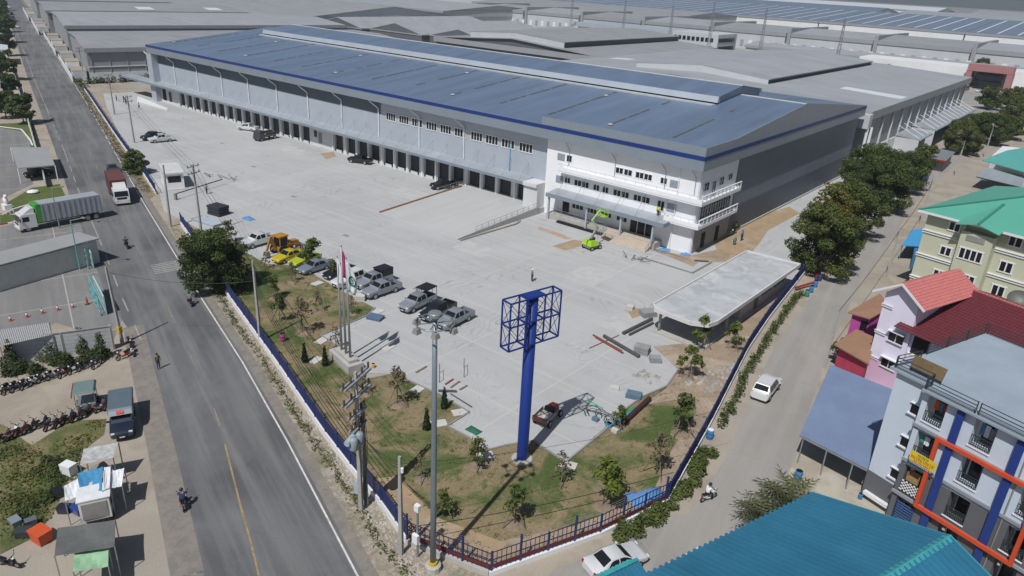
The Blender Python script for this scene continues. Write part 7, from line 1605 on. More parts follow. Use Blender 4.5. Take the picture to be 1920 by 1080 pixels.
canopy_stall('tarpaulin_stall', 'narrow white sheet right of the blue tarpaulin', [(-49.63, 15.22, 2.5), (-49.41, 15.61, 2.5), (-47.19, 14.57, 2.4), (-47.26, 14.10, 2.4)], 2.4, M_tarpw)
canopy_stall('tarpaulin_stall', 'white flap jutting towards the road beside the blue tarpaulin', [(-49.10, 15.49, 2.3), (-48.82, 16.28, 2.3), (-47.03, 15.31, 2.2), (-47.38, 14.66, 2.2)], 2.3, M_tarpw)
t = wthing('food_truck', 'white food truck with grey back panel among the stalls', 'food truck', (-47.79, 13.67))
hv = heading((-46.97, 14.05), (-51.99, 16.32)); ux = Vector((math.cos(hv), math.sin(hv), 0)); uy = Vector((-math.sin(hv), math.cos(hv), 0)); o3 = Vector((*(-47.53, 13.52),0))
def ftp(x, y, z): v = o3+ux*x+uy*y; return (v.x, v.y, z)
def ftbox(x0, x1, y0, y1, z0, z1): b = MB(); b.hexa([ftp(x0,y0,z0), ftp(x1,y0,z0), ftp(x1,y1,z0), ftp(x0,y1,z0)], [ftp(x0,y0,z1), ftp(x1,y0,z1), ftp(x1,y1,z1), ftp(x0,y1,z1)]); return b
part('body', PT['white'], t, ftbox(-.6, 1.6, -1.0, .9, .5, 2.2)); part('roof_sheet', M_tarpw, t, ftbox(-.65, 1.1, -1.1, 1.0, 2.22, 2.3)); part('back_panel', M_concd, t, ftbox(-.66, -.605, -.8, .75, .7, 2.0)); part('service_hatch', M_dark, t, ftbox(0, 1.2, -1.03, -1.005, 1.1, 1.9))
for x in (-.2, 1.2):
    for y in (-.9, .85): w = add_wheel(t, 0, 0, .33); p_ = ftp(x, y, .33); w.location = p_; w.rotation_euler = (0,0,hv)
fr = thing('white_freezer', 'white chest beside the blue tarpaulin stall', 'freezer', (-54.33, 14.26), R(20)); b = MB(); b.box(-.5, .5, -.35, .35, 0.05, .85); part('chest', M_tarpw, fr, b); b = MB(); b.box(-.52, .52, -.37, .37, .85, .93); part('lid', M_white, fr, b)
t = wthing('shade_stall', 'stall under a dark grey shade sheet near the bottom edge', 'stall', (-46.85, 12.32))
t2 = canopy_stall('shade_net', 'dark grey shade net stretched over the nearest stall', [(-43.09, 9.49, 2.4), (-41.10, 12.27, 2.5), (-43.53, 13.36, 2.5), (-45.54, 10.58, 2.4)], 2.4, M_tarpg, cat='shade net')
b = MB(); q = (-45.88, 12.18); b.box(q[0]-1.2, q[0]+1.2, q[1]-.4, q[1]+.4, .02, .8); part('table', M_concd, t, b)
b = MB(); b.box(q[0]-.6, q[0]+.5, q[1]+.6, q[1]+.9, .02, .5); part('bench', M_stake, t, b)
canopy_stall('tarpaulin_stall', 'pale green tarpaulin at the bottom edge beside the shade net', [(-41.25, 9.81, 2.1), (-40.17, 11.42, 2.1), (-41.75, 12.11, 2.2), (-42.92, 10.56, 2.2)], 2.1, M_tarpn)
ob = thing('orange_crate', 'bright orange bin standing left of the shade net', 'bin', (-48.13, 10.13), R(12)); b = MB(); b.hexa([(-.55,-.4,0.02), (.55,-.4,0.02), (.55,.4,0.02), (-.55,.4,0.02)], [(-.62,-.46,.85), (.62,-.46,.85), (.62,.46,.85), (-.62,.46,.85)]); part('body', mat('bin_orange', (0.56,0.09,0.03), 0.5, var=0.05), ob, b); b = MB(); b.box(-.66, .66, -.5, .5, .85, .95); part('lid', mat('bin_orange', 0), ob, b)
cl_ = random.Random(9)
for i, (q, lab, mm_) in enumerate([((-50.05, 12.30), 'dark blue crate under the white tarpaulin', 'navy'), ((-49.35, 12.96), 'blue plastic drum beside the food truck', 'blue'), ((-52.19, 12.68), 'black crate at the edge of the weeds', 'black'), ((-50.24, 10.23), 'grey crate lying in the weeds by the orange bin', 'grey'), ((-49.49, 9.49), 'black crate left of the orange bin', 'charcoal'), ((-51.02, 9.50), 'pale box in the weeds, leftmost of the litter', 'silver')]):
    c = thing('crate', lab, 'crate', (*q,.02), R(cl_.uniform(0, 90)), 'crates around the stalls'); s = cl_.uniform(.3, .5)
    b = MB(); b.hexa([(-s,-s*.7,0), (s,-s*.7,0), (s,s*.7,0), (-s,s*.7,0)], [(-s*1.1,-s*.8,.5), (s*1.1,-s*.8,.5), (s*1.1,s*.8,.5), (-s*1.1,s*.8,.5)]); part('box', PT[mm_], c, b); b = MB(); b.box(-s*1.15, s*1.15, -s*.85, s*.85, .5, .55); part('rim', PT[mm_], c, b)
# compound with carport, fence and trees
kp = wthing('staff_carport', 'grey flat-roofed carport with a dark car beneath, left of the road', 'carport', (-145.04, 44.08))
q = [(-141.95, 40.05, 2.7), (-140.57, 45.38, 2.7), (-154.88, 49.42, 2.7), (-158.69, 44.40, 2.7)]
b = MB(); b.slab(q, .18); part('roof', M_shed_roof, kp, b)
for p in q: b = MB(); b.tube((p[0],p[1],0), (p[0],p[1],2.6), .09, 6); part('post', M_white, kp, b)
car('sedan', 'black sedan under the staff carport', 'black', (*lerp((-144.56, 41.79), (-145.81, 46.10), .5),.02), heading((-144.69, 45.69), (-144.66, 41.66)))
cf = [(-300,91), (-250,76.5), (-215,66.2), (-186,58.0), (-160,50.4), (-132,42.2)]
ft_ = wthing('compound_fence', 'pale green-white fence along the left footpath', 'fence', cf[3]); L_ = resample(cf, 5.0)
for p, q_ in zip(L_, L_[1:]):
    b = MB(); b.bar((p[0],p[1]-1.4,.8), (q_[0],q_[1]-1.4,.8), .1, 1.5); part('panel', mat('fence_mint', (0.42,0.52,0.48), 0.7, var=0.1), ft_, b)
    b = MB(); b.bar((p[0],p[1]-1.4,0), (p[0],p[1]-1.4,1.9), .22, .22); part('post', M_white, ft_, b)
for i, (q, lab) in enumerate([((-195.95, 59.95), 'flagpole with a striped flag on the compound lawn')]):
    f = thing('flagpole', lab, 'flagpole', q); b = MB(); b.lathe([(.08,0), (.05,9)], 7); part('pole', M_white, f, b)
    for k, c in enumerate(['red', 'white', 'blue', 'white', 'red']):
        b = MB(); z0 = 7.4+k*.28; b.hexa([(.05,0,z0-.5), (1.5,-.3,z0-1.5), (1.5,-.27,z0-1.5), (.05,.03,z0-.5)], [(.05,0,z0-.22), (1.5,-.3,z0-1.22), (1.5,-.27,z0-1.22), (.05,.03,z0-.22)]); part('flag_stripe', mat('flagstripe_'+c, CLO[c] if c in CLO else (.5,.5,.5), .8, var=0), f, b)
for i, (q, w, d, h, lab) in enumerate([((-304.39, 87.89), 16, 14, 5, 'white-roofed office far up the left roadside'), ((-223.36, 62.28), 14, 10, 4.5, 'low grey building behind the compound trees'), ((-354.57, 105.10), 12, 10, 4.5, 'orange-walled house farther up the left roadside')]):
    s_ = thing('roadside_building', lab, 'building', (q[0]-6,q[1]-3), R(163)); b = MB(); b.box(-w/2, w/2, -d/2, d/2, 0, h); part('wall', [M_white, M_fwl, mat('orange_wall', (0.45,0.22,0.08), 0.7)][i], s_, b); b = MB(); b.hexa([(-w/2-.6,-d/2-.6,h), (w/2+.6,-d/2-.6,h), (w/2+.6,d/2+.6,h), (-w/2-.6,d/2+.6,h)], [(-w/2-.5,-.6,h+1.2), (w/2+.5,-.6,h+1.2), (w/2+.5,.6,h+1.2), (-w/2-.5,.6,h+1.2)]); part('roof', [M_sky, M_fr, M_fr2][i], s_, b)
    for k in range(3): b = MB(); b.box(-w/2+1.5+k*4, -w/2+3.2+k*4, d/2+.005, d/2+.05, 1.2, 2.6); part('window', M_glass, s_, b)
sg = thing('round_planter', 'white round planter on the compound lawn', 'planter', (-134.70, 39.41)); b = MB(); b.lathe([(.6,0), (.9,.25), (.8,.4), (.4,.5), (.1,.6)], 12); part('bowl', M_white, sg, b)
st = thing('lion_statue', 'white statue on a pedestal at the left edge by the drive', 'statue', (-128.03, 33.55)); b = MB(); b.box(-.7, .7, -.5, .5, 0, .8); part('pedestal', M_white, st, b); b = MB(); b.ball((0,0,1.4), (.55,.35,.65), 10); b.ball((.35,0,2.1), (.3,.27,.32), 10); part('figure', M_white, st, b, True)
stp = wthing('entrance_steps', 'grey stone steps beside the compound drive', 'steps', (-125.31, 34.19))
for k in range(4): b = MB(); a_, c_ = (-125.32, 32.55), (-127.00, 36.45); b.bar((a_[0],a_[1]+k*.5-.6,.06+.09*k), (c_[0],c_[1]+k*.5-.6,.06+.09*k), .5, .12+.18*k); part('step', M_conc, stp, b)
kb = wthing('striped_kerb', 'red and white kerb along the compound drive', 'kerb', (-119.19, 31.83)); ks = resample([(-120.60, 30.23), (-120.42, 34.20), (-119.71, 34.24)], 1.0)
for k, (p, q_) in enumerate(zip(ks, ks[1:])): b = MB(); b.bar((p[0],p[1],.08), (q_[0],q_[1],.08), .22, .16); part('kerb_block', M_white if k % 2 else PT['red'], kb, b)
kb = wthing('lawn_kerb_white', 'white kerb curving round the compound lawn', 'kerb', (-183.71, 53.99)); ks = resample([(-193.21, 52.88), (-187.76, 55.34), (-176.18, 53.09), (-169.22, 51.30)], 1.5)
for k, (p, q_) in enumerate(zip(ks, ks[1:])): b = MB(); b.bar((p[0],p[1],.08), (q_[0],q_[1],.08), .25, .16); part('kerb_block', M_white, kb, b)
CT = [big_tree(11, 3.4, 6.5, L_dark, L_mid, 3500, .30), big_tree(12, 4.2, 8.0, L_mid, L_dark, 4000, .32)]
for i, (q, s) in enumerate([((-194.15, 58.01), 1.0), ((-202.73, 57.17), .8), ((-234.76, 68.39), .9), ((-265.61, 76.60), 1.1), ((-327.19, 96.77), 1.2), ((-375.61, 110.77), 1.3), ((-424.51, 128.18), 1.2), ((-488.80, 146.11), 1.3), ((-574.39, 172.39), 1.4)]):
    put_tree('roadside_tree', ['tree beside the striped flag in the left compound', 'second tree behind the flag in the left compound', 'tree behind the low grey building on the left', 'leafy tree by the white-roofed roadside office', 'tree beside the orange house up the left roadside', 'tree beyond the orange house on the left', 'far roadside tree above the parked cars on the left', 'farther roadside tree near the top left', 'topmost roadside tree at the left edge'][i], q, CT[i % 2], 'trees along the left roadside', i*1.3, s)
for i, q in enumerate([(-447.14, 139.96), (-473.67, 147.41), (-503.25, 156.26), (-460.03, 143.70), (-536.56, 166.22), (-595.26, 183.62)]):
    car(['sedan', 'suv', 'pickup'][i % 3], ['white', 'black', 'dark grey', 'silver', 'navy', 'white'][i]+' car parked far up the left road edge, '+['nearest', 'third', 'fourth', 'second', 'fifth', 'sixth'][i]+' of the line', ['white', 'black', 'charcoal', 'silver', 'navy', 'white'][i], (*q,.02), math.atan2(RD[1], RD[0]), 'cars parked far up the road')

# ---------------------------------------------------------------- trees of the lane and road
T1 = big_tree(21, 5.6, 10.4, L_olive, L_mid, 26000, .165, .2); T2 = big_tree(22, 5.6, 9.6, L_mid, L_olive, 24000, .175, .2); T3 = big_tree(23, 6.2, 9.6, L_dark, L_mid, 24000, .18, .2); T4 = big_tree(24, 4.0, 7.0, L_mid, L_olive, 6000, .26, .2)
T5 = big_tree(25, 3.2, 10.5, L_yel, L_olive, 2600, .24, .55)
for i, (q, k, s, lab) in enumerate([((-26.81, 102.78), T1, 1.0, 'olive green tree nearest the gatehouse, first of the lane row'), ((-29.17, 123.99), T2, .95, 'mid green tree, second of the lane row'), ((-30.21, 115.30), T5, 1.0, 'yellowing tree top among the lane row'), ((-30.24, 145.14), T3, 1.0, 'dark broad tree, third of the lane row'), ((-35.78, 158.08), T3, 1.0, 'dark tree behind, beside the warehouse flank'), ((-30.88, 165.14), T3, .85, 'darkest broad tree at the far end of the lane row'), ((-32.88, 130.29), T4, .9, 'smaller tree between lane row and warehouse flank'), ((-32.96, 193.21), T4, .8, 'small tree past the dark broad one, by the shop'),
      ((-29.80, 219.51), T2, .9, 'round tree beside the far loading yard, left one'), ((-27.44, 243.74), T3, .9, 'dark tree beside the far loading yard, right one'), ((-32.05, 255.71), T4, 1.0, 'tree behind the far loading yard trees'), ((-23.52, 258.46), T4, 1.0, 'bright tree at the right edge by the lane bend'), ((-26.36, 291.81), T2, 1.0, 'tree at the right edge beyond the lane bend'),
      ((-39.95, 325.29), T4, 1.2, 'left parking lot tree before the white office'), ((-33.51, 335.02), T4, 1.2, 'right parking lot tree before the white office'),
      ((-78.48, 40.03), big_tree(31, 4.6, 7.8, L_dark, L_mid, 22000, .145, .1), 1.0, 'big dark tree at the fence beside the road'),
      ((-136.80, 57.22), T4, .62, 'small tree at the fence beside the guard hut')]):
    put_tree('broadleaf_tree', lab, q, k, 'broadleaf trees', i*1.7, s)
b = MB()
# young trees on the lawn
K = [sapling_kind(1, 3.6, 1.5, L_bright, 900), sapling_kind(2, 3.2, 1.3, L_mid, 700), sapling_kind(3, 3.4, 1.2, L_dry, 330), sapling_kind(4, 2.6, 1.1, L_olive, 420), sapling_kind(5, 4.2, 1.7, L_bright, 1500, .16), sapling_kind(6, 3.0, 1.0, L_dry, 160)]
SP = [((-21.92, 39.70), 4, 1.05, 'bright bushy young tree on the corner lawn'), ((-25.96, 39.80), 5, 1.0, 'nearly bare young tree beside the white slab'), ((-25.53, 33.48), 1, 1.0, 'dark leafy young tree in the sandy corner'), ((-32.18, 36.68), 3, 1.0, 'small young tree by the white paving slab left of the billboard'), ((-29.96, 30.48), 3, .9, 'thin young tree right beside the floodlight mast'), ((-34.24, 32.37), 5, .8, 'bare sapling left of the mast'),
      ((-43.69, 38.28), 2, 1.15, 'thin grey-leaved young tree with rubble at its foot'), ((-20.89, 46.05), 2, 1.15, 'dry brown young tree near the lane fence'), ((-22.19, 52.64), 1, 1.2, 'dark young tree close to the lane fence'), ((-26.41, 62.28), 0, 1.0, 'young tree at the edge of the bare soil'), ((-28.40, 69.26), 0, 1.1, 'bright young tree before the gatehouse porch'), ((-25.81, 71.88), 0, .9, 'bright young tree beside the gatehouse wall'),
      ((-61.78, 40.74), 2, 1.2, 'dry upright young tree left of the flagpoles'), ((-65.72, 40.48), 1, 1.0, 'leafy staked tree near the road fence'), ((-65.16, 45.09), 5, .9, 'bare staked tree left of the white slab path'), ((-74.37, 48.03), 5, .9, 'staked sapling in front of the yellow cars'), ((-80.35, 48.22), 5, .8, 'staked sapling nearest the backhoe'), ((-71.68, 43.72), 1, .9, 'leafy staked tree beside the big dark tree'), ((-61.84, 47.49), 5, .8, 'bare sapling close to the flags'), ((-56.34, 41.01), 5, .9, 'bare staked sapling at the fence left of the plinth'),
      ((-77.04, 53.17), 4, .95, 'bright bushy tree among the yellow cars'), ((-92.55, 50.04), 3, 1.2, 'pale young tree beside the big dark tree, yard side'), ((-72.31, 52.80), 3, .9, 'olive young tree behind the flags'), ((-47.21, 37.41), 5, .8, 'bare sapling by the transformer pole'), ((-26.65, 49.46), 1, .7, 'small leafy shrub tree among the scrap pipes')]
for i, (q, k, s, lab) in enumerate(SP): sapling(lab, (*q,.03), K[k], i*1.1, s, stakes=i not in (0, 20, 21), mound=i % 3 != 1)
def cyp_mk(): return leaf_mesh('crown', [(0,0,.25+.22*k,.26*(1-k/8.5)+.06,.26*(1-k/8.5)+.06,.3,0) for k in range(8)], 900, .09, [L_cyp], 77, surf=.6), trunk_mesh('trunk', .5, .04, [], 3)
CY = tree_kind('cyp', cyp_mk)
for i, (q, lab) in enumerate([((-56.22, 37.08), 'dark cypress at the fence left of the plinth'), ((-54.27, 38.11), 'dark cypress right beside the flag plinth'), ((-40.22, 40.92), 'dark cypress at the lawn corner by the paved path'), ((-38.91, 37.43), 'dark cypress just left of the mast'), ((-88.04, 48.60), 'dark cypress beside the big dark tree')]):
    put_tree('cypress', lab, (*q,.03), CY, 'small cypresses on the lawn', i, 1.1)
# plants along fence and lane
weeds('lane_plants', 'green shrubs growing along the outside of the lane fence', [(-19.48, 37.42), (-18.78, 39.60), (-18.35, 42.00), (-18.13, 45.00), (-18.46, 47.89), (-19.19, 52.12)], 1.25, 9000, .12, L_mid, 11, .8)
weeds('lane_plants', 'patchy shrubs along the lane fence beside the gatehouse', [(-20.04, 56.48), (-21.01, 61.63), (-22.10, 66.26), (-23.06, 71.70), (-23.94, 76.52), (-24.80, 82.58), (-25.74, 88.96), (-25.99, 94.08)], .8, 4600, .12, L_mid, 12, .9)
weeds('verge_weeds', 'weeds in the rubble between road and fence', [(-26.5,24.6), (-30.8,25.4), (-36,27.2), (-41,28.6), (-47,30.4), (-53,32.2), (-60,34.6), (-68,36.6), (-80,40.5), (-95,45)], .7, 3600, .1, L_olive, 13, .35)
weeds('verge_weeds', 'dry grass between the far road and fence', [(-124,53), (-150,60.8), (-170,66.8), (-200,76), (-230,85.2), (-300,107), (-400,137)], 1.6, 5200, .22, L_dry, 14, .6)
weeds('verge_weeds', 'green shrubs along the far road verge', [(-240,89), (-270,98), (-310,110), (-360,125), (-430,146)], 2.2, 3800, .35, L_mid, 15, 1.2)
rg = random.Random(4); b = MB()      # rubble
def stone(b, x, y, s):
    pts = [(x+s*rg.uniform(-1,1)*.2+s*math.cos(a), y+s*math.sin(a)*rg.uniform(.6,1)) for a in (0, 1.3, 2.6, 3.9, 5.1)]
    n = len(pts); b.add([(p[0],p[1],.01) for p in pts]+[(x+(p[0]-x)*.6, y+(p[1]-y)*.6, s*rg.uniform(.5,.9)) for p in pts], [tuple(range(n, 2*n))]+[(i, (i+1) % n, (i+1) % n+n, i+n) for i in range(n)])
for k in range(900):
    t_ = rg.random()**1.4; x = -27-65*t_; y = 25.2+(-x-27)*.302+rg.uniform(-.6, 1.2); stone(b, x, y, rg.uniform(.05, .17))
tag(b.build('verge_rubble', mat('rubble_stone', (0.40,0.37,0.33), .9, var=.3, scale=1.5)), 'loose stones and rubble between road and fence', 'rubble', kind='stuff')
b = MB()
for k in range(160): q = lerp((-24.5,61), (-23.0,68.5), rg.random()); stone(b, q[0]+rg.uniform(-1.8,1.0), q[1], rg.uniform(.06,.3))
for k in range(60): stone(b, -29.6+rg.uniform(-1.2,1.2), 59.5+rg.uniform(-1,1), rg.uniform(.08,.3))
tag(b.build('builders_rubble', mat('rubble_grey', (0.33,0.32,0.31), .9, var=.35, scale=1.2)), 'broken concrete and rubble heaped before the gatehouse', 'rubble', kind='stuff')
# palm by the teal roof
def frond_mesh(seed):
    rr = random.Random(seed); b = MB(); n = 9; L = 2.6; prev = None
    for i in range(n):
        t = i/(n-1); x = L*t; z = 1.5*t-1.9*t*t*rr.uniform(.9, 1.1); p = (x, 0, z)
        if prev: b.tube(prev, p, .03*(1-t)+.008, 4, cap=False)
        prev = p
        if i:
            for s in (1, -1):
                for u in (0, .5): w = .75*math.sin(math.pi*min(1, t*.85+.15))+.1; b.poly([(x-u*.14,0,z), (x-u*.14+.09,0,z), (x-u*.14+.45,s*w,z-.25)])
    return b.mesh('frond', leafmat('leaves_palm', (0.06,0.08,0.035), (0.13,0.14,0.07)))
FR = [frond_mesh(k) for k in range(3)]
for i, (q, s, lab) in enumerate([((-10.76, 47.38), 1.0, 'spiky palm rising behind the teal roof, right one'), ((-12.00, 45.04), .75, 'smaller palm behind the teal roof, left one')]):
    pm_ = thing('palm', lab, 'palm tree', q, 0, 'palms by the teal roof'); pm_.scale = (s,s,s)
    b = MB(); b.lathe([(.22,0), (.16,1.0), (.14,2.2)], 8); part('trunk', M_bark, pm_, b)
    for k in range(34): f = link('frond', FR[k % 3], pm_); f.location = (0,0,2.2); f.rotation_euler = (0, R(-random.uniform(-5,45)), k*2.4)
# ---------------------------------------------------------------- slabs, site clutter
SL = [(-58.85, 41.04), (-55.84, 38.09), (-60.36, 50.06), (-52.79, 45.11), (-38.71, 41.41), (-38.79, 38.82), (-32.62, 38.15), (-26.86, 41.98), (-44.36, 41.45), (-71.97, 50.07)]
for i, q in enumerate(SL):
    b = MB(); b.box(-.7, .7, -.5, .5, 0, .06); o = b.build('paving_slab', mat('slab_pale', (0.52,0.51,0.49), .8, var=.08)); o.location = (*q,.04); o.rotation_euler = (0,0,R([104,104,95,100,60,60,60,20,100,95][i]))
    tag(o, ['pale slab beside the dry young tree', 'pale slab between the two cypresses', 'pale slab by the silver double-cab', 'pale slab below the flag plinth', 'pale slab at the lawn corner by the mast', 'pale slab left of the mast cypress', 'pale slab left of the billboard pole', 'pale slab right of the billboard pole', 'pale slab by the transformer pole', 'pale slab in front of the blue-grey sedan'][i], 'paving slab', 'pale slabs on the lawn')
def pipe(lab, a, c, r, m, group='pipes and bars on the yard'):
    b = MB(); b.tube((*a,r+.04), (*c,r+.04), r, 8); tag(b.build('pipe', m), lab, 'pipe', group)
M_grnp = mat('green_tarp', (0.03,0.24,0.13), .6); M_redp = mat('red_oxide_pipe', (0.20,0.055,0.04), .7, var=.15); M_blk = mat('grey_steel', (0.07,0.08,0.085), .5)
pipe('rusty red pipe lying before the gatehouse, upper one', (-38.81, 63.26), (-34.44, 62.29), .1, M_redp); pipe('rusty red pipe lying before the gatehouse, lower one', (-38.34, 62.99), (-34.05, 61.99), .1, M_redp)
pipe('thick dark pipe lying beside the red pipes', (-37.73, 63.80), (-32.30, 62.41), .2, M_blk); pipe('dark beam lying at the gatehouse porch', (-36.53, 65.96), (-36.13, 71.76), .2, M_blk); pipe('second dark beam at the gatehouse porch', (-35.87, 66.26), (-35.51, 70.95), .15, M_blk)
pipe('thin bar crossing the red pipes', (-37.35, 60.39), (-36.74, 65.37), .05, M_redp)
pipe('green hose strip on the yard by the billboard shadow', (-31.38, 51.42), (-29.56, 51.25), .06, mat('green_strip', (0.05,0.45,0.27), .6))
pipe('long blue pipe along the lawn edge', (-27.29, 50.01), (-27.16, 54.51), .12, mat('pipe_blue', (0.08,0.25,0.45), .5)); pipe('long maroon beam along the lawn edge', (-26.74, 50.31), (-27.11, 55.62), .25, mat('beam_maroon', (0.05,0.02,0.025), .7)); pipe('long green pipe along the lawn edge', (-27.45, 49.63), (-27.42, 53.48), .12, mat('pipe_green', (0.03,0.30,0.10), .5))
pipe('black pipe lying beside the mast on the paved path', (-42.67, 42.57), (-41.36, 43.72), .12, M_blk); pipe('thin bar lying right of the mast', (-41.49, 43.06), (-38.46, 42.78), .06, M_blk)
pipe('black kerb bar on the sand before the office corner', (-41.91, 94.12), (-40.27, 95.27), .12, M_blk)
def pallet(lab, q, rz, col, L=1.1, Wd=.8, h=.5, n=4):
    t = thing('pallet_stack', lab, 'pallet', (*q,.035), R(rz), 'stacked material on the yard')
    for k in range(n): b = MB(); s = 1-.04*(k % 2); b.box(-L*s, L*s, -Wd*s, Wd*s, k*h/n, (k+.8)*h/n); part('layer', col, t, b)
M_bpal = mat('pallet_bluegrey', (0.11,0.18,0.24), .7, var=.15); M_gpal = mat('block_grey', (0.27,0.28,0.29), .8, var=.15); M_wpal = mat('sack_white', (0.52,0.52,0.50), .8, var=.1)
pallet('blue-grey pallet stack near the scrap pipes', (-28.55, 55.15), 20, M_bpal, .75, .5, .5); pallet('pale box stack left of the blue-grey pallets', (-30.72, 55.09), 30, M_wpal, .45, .35, .3); pallet('grey block heap beside the dark pipe', (-32.72, 63.68), 15, M_gpal, .8, .6, .9, 5); pallet('grey block heap below the dark pipe', (-30.69, 63.03), 40, M_gpal, .6, .5, .6); pallet('stack of material at the porch corner', (-37.18, 72.57), 60, M_gpal, .9, .7, .7); pallet('white crate beside the spilt sand', (-39.69, 72.60), 10, M_wpal, .45, .35, .5)
pallet('dark blue stack beside the gate poles', (-105.21, 55.63), 10, mat('stack_dark', (0.03,0.035,0.045), .7), 1.4, 1.0, 1.6, 3); pallet('pale sheet stack near the gate', (-102.45, 52.30), 8, mat('sheet_pale', (0.38,0.44,0.50), .6), 2.6, 1.0, .4, 3); pallet('blue sheet pile before the silver double-cab', (-59.11, 48.68), 20, mat('sheet_blue', (0.10,0.16,0.26), .5), .9, .6, .4, 3); pallet('white sack pile by the double-cab bumper', (-64.32, 50.75), 40, M_wpal, .6, .5, .7, 4)
for i, (q, lab) in enumerate([((-48.47, 87.64), 'metal trestle on the yard before the office steps'), ((-124.00, 66.87), 'tangle of dark steel on the yard by the guard hut')]):
    t = thing('scrap_heap', lab, 'scrap', (*q,.03), R(20)); rr = random.Random(i)
    for k in range(10): a = (rr.uniform(-2,2)*(1+i), rr.uniform(-.6,.6), rr.uniform(.05,.3)); b = MB(); b.tube(a, (a[0]+rr.uniform(-1.6,1.6)*(1+i*.6), a[1]+rr.uniform(-.6,.6), rr.uniform(.1,.9)), .05, 5); part('bar', M_blk, t, b)
t = thing('cable_reel_heap', 'heap of bent rebar hoops and scrap at the lawn edge', 'scrap', (*(-28.24, 49.69),.03)); rr = random.Random(8)
for k in range(7):
    b = MB(); n = 12; R_ = rr.uniform(.6,1.4); cx, cy = rr.uniform(-1.3,1.3), rr.uniform(-.5,.5)
    b.path([(cx+R_*math.cos(6.28*j/n), cy+R_*.6*math.sin(6.28*j/n), .25+.2*math.sin(j+k)+.1*k) for j in range(int(n*.8))], .05, 4); part('hoop', M_blk, t, b)
for k in range(4): b = MB(); x = rr.uniform(-1,1.6); y = rr.uniform(-1,.6); b.box(x-.3, x+.3, y-.2, y+.2, .02, .35); part('bundle', [M_bpal, M_wpal, M_gpal, M_tarpb][k], t, b)
b = MB(); n = 7
vs = [((i-3)*.42, (j-1.5)*.5, .55*math.sin(math.pi*i/6)*math.sin(math.pi*j/3)+.06*math.sin(i*5+j*3)+.03) for j in range(4) for i in range(n)]
b.add(vs, [(j*n+i, j*n+i+1, (j+1)*n+i+1, (j+1)*n+i) for j in range(3) for i in range(n-1)])
for nm, q, rz, m, s, lab in [('t', (-19.83, 42.95), 60, mat('tarp_sky', (0.10,0.24,0.50), .6, var=.12, scale=3), 1.25, 'blue tarpaulin heap over pipes at the corner fence'), ('g', (-35.84, 40.18), 0, mat('net_green', (0.02,0.12,0.07), .8), .55, 'dark green net bundle on the yard by the mast'), ('b', (-47.30, 94.80), 30, mat('tarp_sky', 0), .7, 'blue tarpaulin lying at the office corner'), ('c', (-44.14, 95.58), 10, mat('tarp_sky', 0), .6, 'second blue tarpaulin at the office corner'), ('d', (-100.11, 57.73), 0, mat('tarp_sky', 0), .8, 'flat blue sheet lying on the yard near the gate')]:
    t = thing('tarpaulin', lab, 'tarpaulin', (*q,.04), R(rz), 'tarpaulins lying about'); t.scale = (s,s,s); o = part('sheet', m, t, b, True)
for i, (q, c, lab) in enumerate([((-19.99, 53.97), 'blue', 'blue and white drum at the lane fence'), ((-25.34, 95.28), 'blue', 'blue barrel beside the lane, front one'), ((-25.59, 97.65), 'blue', 'blue barrel beside the lane, second one'), ((-25.24, 93.36), 'teal', 'teal barrel beside the lane barrels'), ((-25.98, 100.52), 'navy', 'dark blue barrel beside the lane under the tree'), ((-11.95, 53.63), 'blue', 'light blue bin at the carport'), ((-61.70, 38.14), 'pink', 'pink drum by the road fence'), ((-50.57, 41.20), 'amber', 'amber bucket beside the flag plinth'), ((-7.34, 54.80), 'blue', 'blue bucket beside the apartment wall')]):
    cc = {'blue': (0.05,0.19,0.42), 'teal': (0.04,0.24,0.22), 'navy': (0.02,0.06,0.20), 'pink': (0.42,0.08,0.20), 'amber': (0.62,0.36,0.04)}[c]; s = .55 if 'bucket' in lab else 1.0
    t = thing('barrel', lab, 'barrel', q, 0, 'barrels and drums'); t.scale = (s,s,s); b = MB(); b.lathe([(.29,0), (.31,.05), (.30,.3), (.32,.33), (.30,.36), (.30,.6), (.32,.63), (.30,.66), (.31,.9), (.29,.93)], 12); part('drum', mat('drum_'+c, cc, .5, var=.08), t, b, True); b = MB(); b.lathe([(.27,.93), (.27,.95)], 12); part('lid', M_white if 'white' in lab else M_black, t, b)
rf = wthing('red_pipework', 'red painted pipe loop in the soil behind the gatehouse', 'pipe', (-27.64, 101.89)); b = MB(); b.path([(*(-29.35, 103.03),.5), (*(-26.95, 102.06),.5), (*(-25.79, 98.24),.5), (*(-27.11, 94.19),.4)], .16, 7); part('pipe', PT['red'], rf, b)
cg = wthing('work_bench', 'wire cage and boards lying on the paved path right of the mast', 'scrap', (-43.40, 45.37)); 
for i, (a, c) in enumerate([((-43.79, 43.83), (-45.11, 45.14)), ((-42.79, 46.27), (-44.12, 47.66))]): b = MB(); b.bar((*a,0), (*a,1.1), .05, .05); part('post', M_blk, cg, b); b = MB(); b.bar((*c,0), (*c,1.1), .05, .05); part('post', M_blk, cg, b); b = MB(); b.bar((*a,1.05), (*c,1.05), .04, .04); part('rail', M_blk, cg, b)
for i, (a, c) in enumerate([((-43.10, 43.95), (-43.25, 45.22)), ((-42.31, 43.89), (-42.52, 45.37)), ((-41.42, 44.22), (-41.45, 45.30)), ((-46.77, 43.49), (-46.95, 45.13))]): b = MB(); b.bar((*a,.08), (*c,.08), .2, .06); part('board', M_stake if i else M_redp, cg, b)
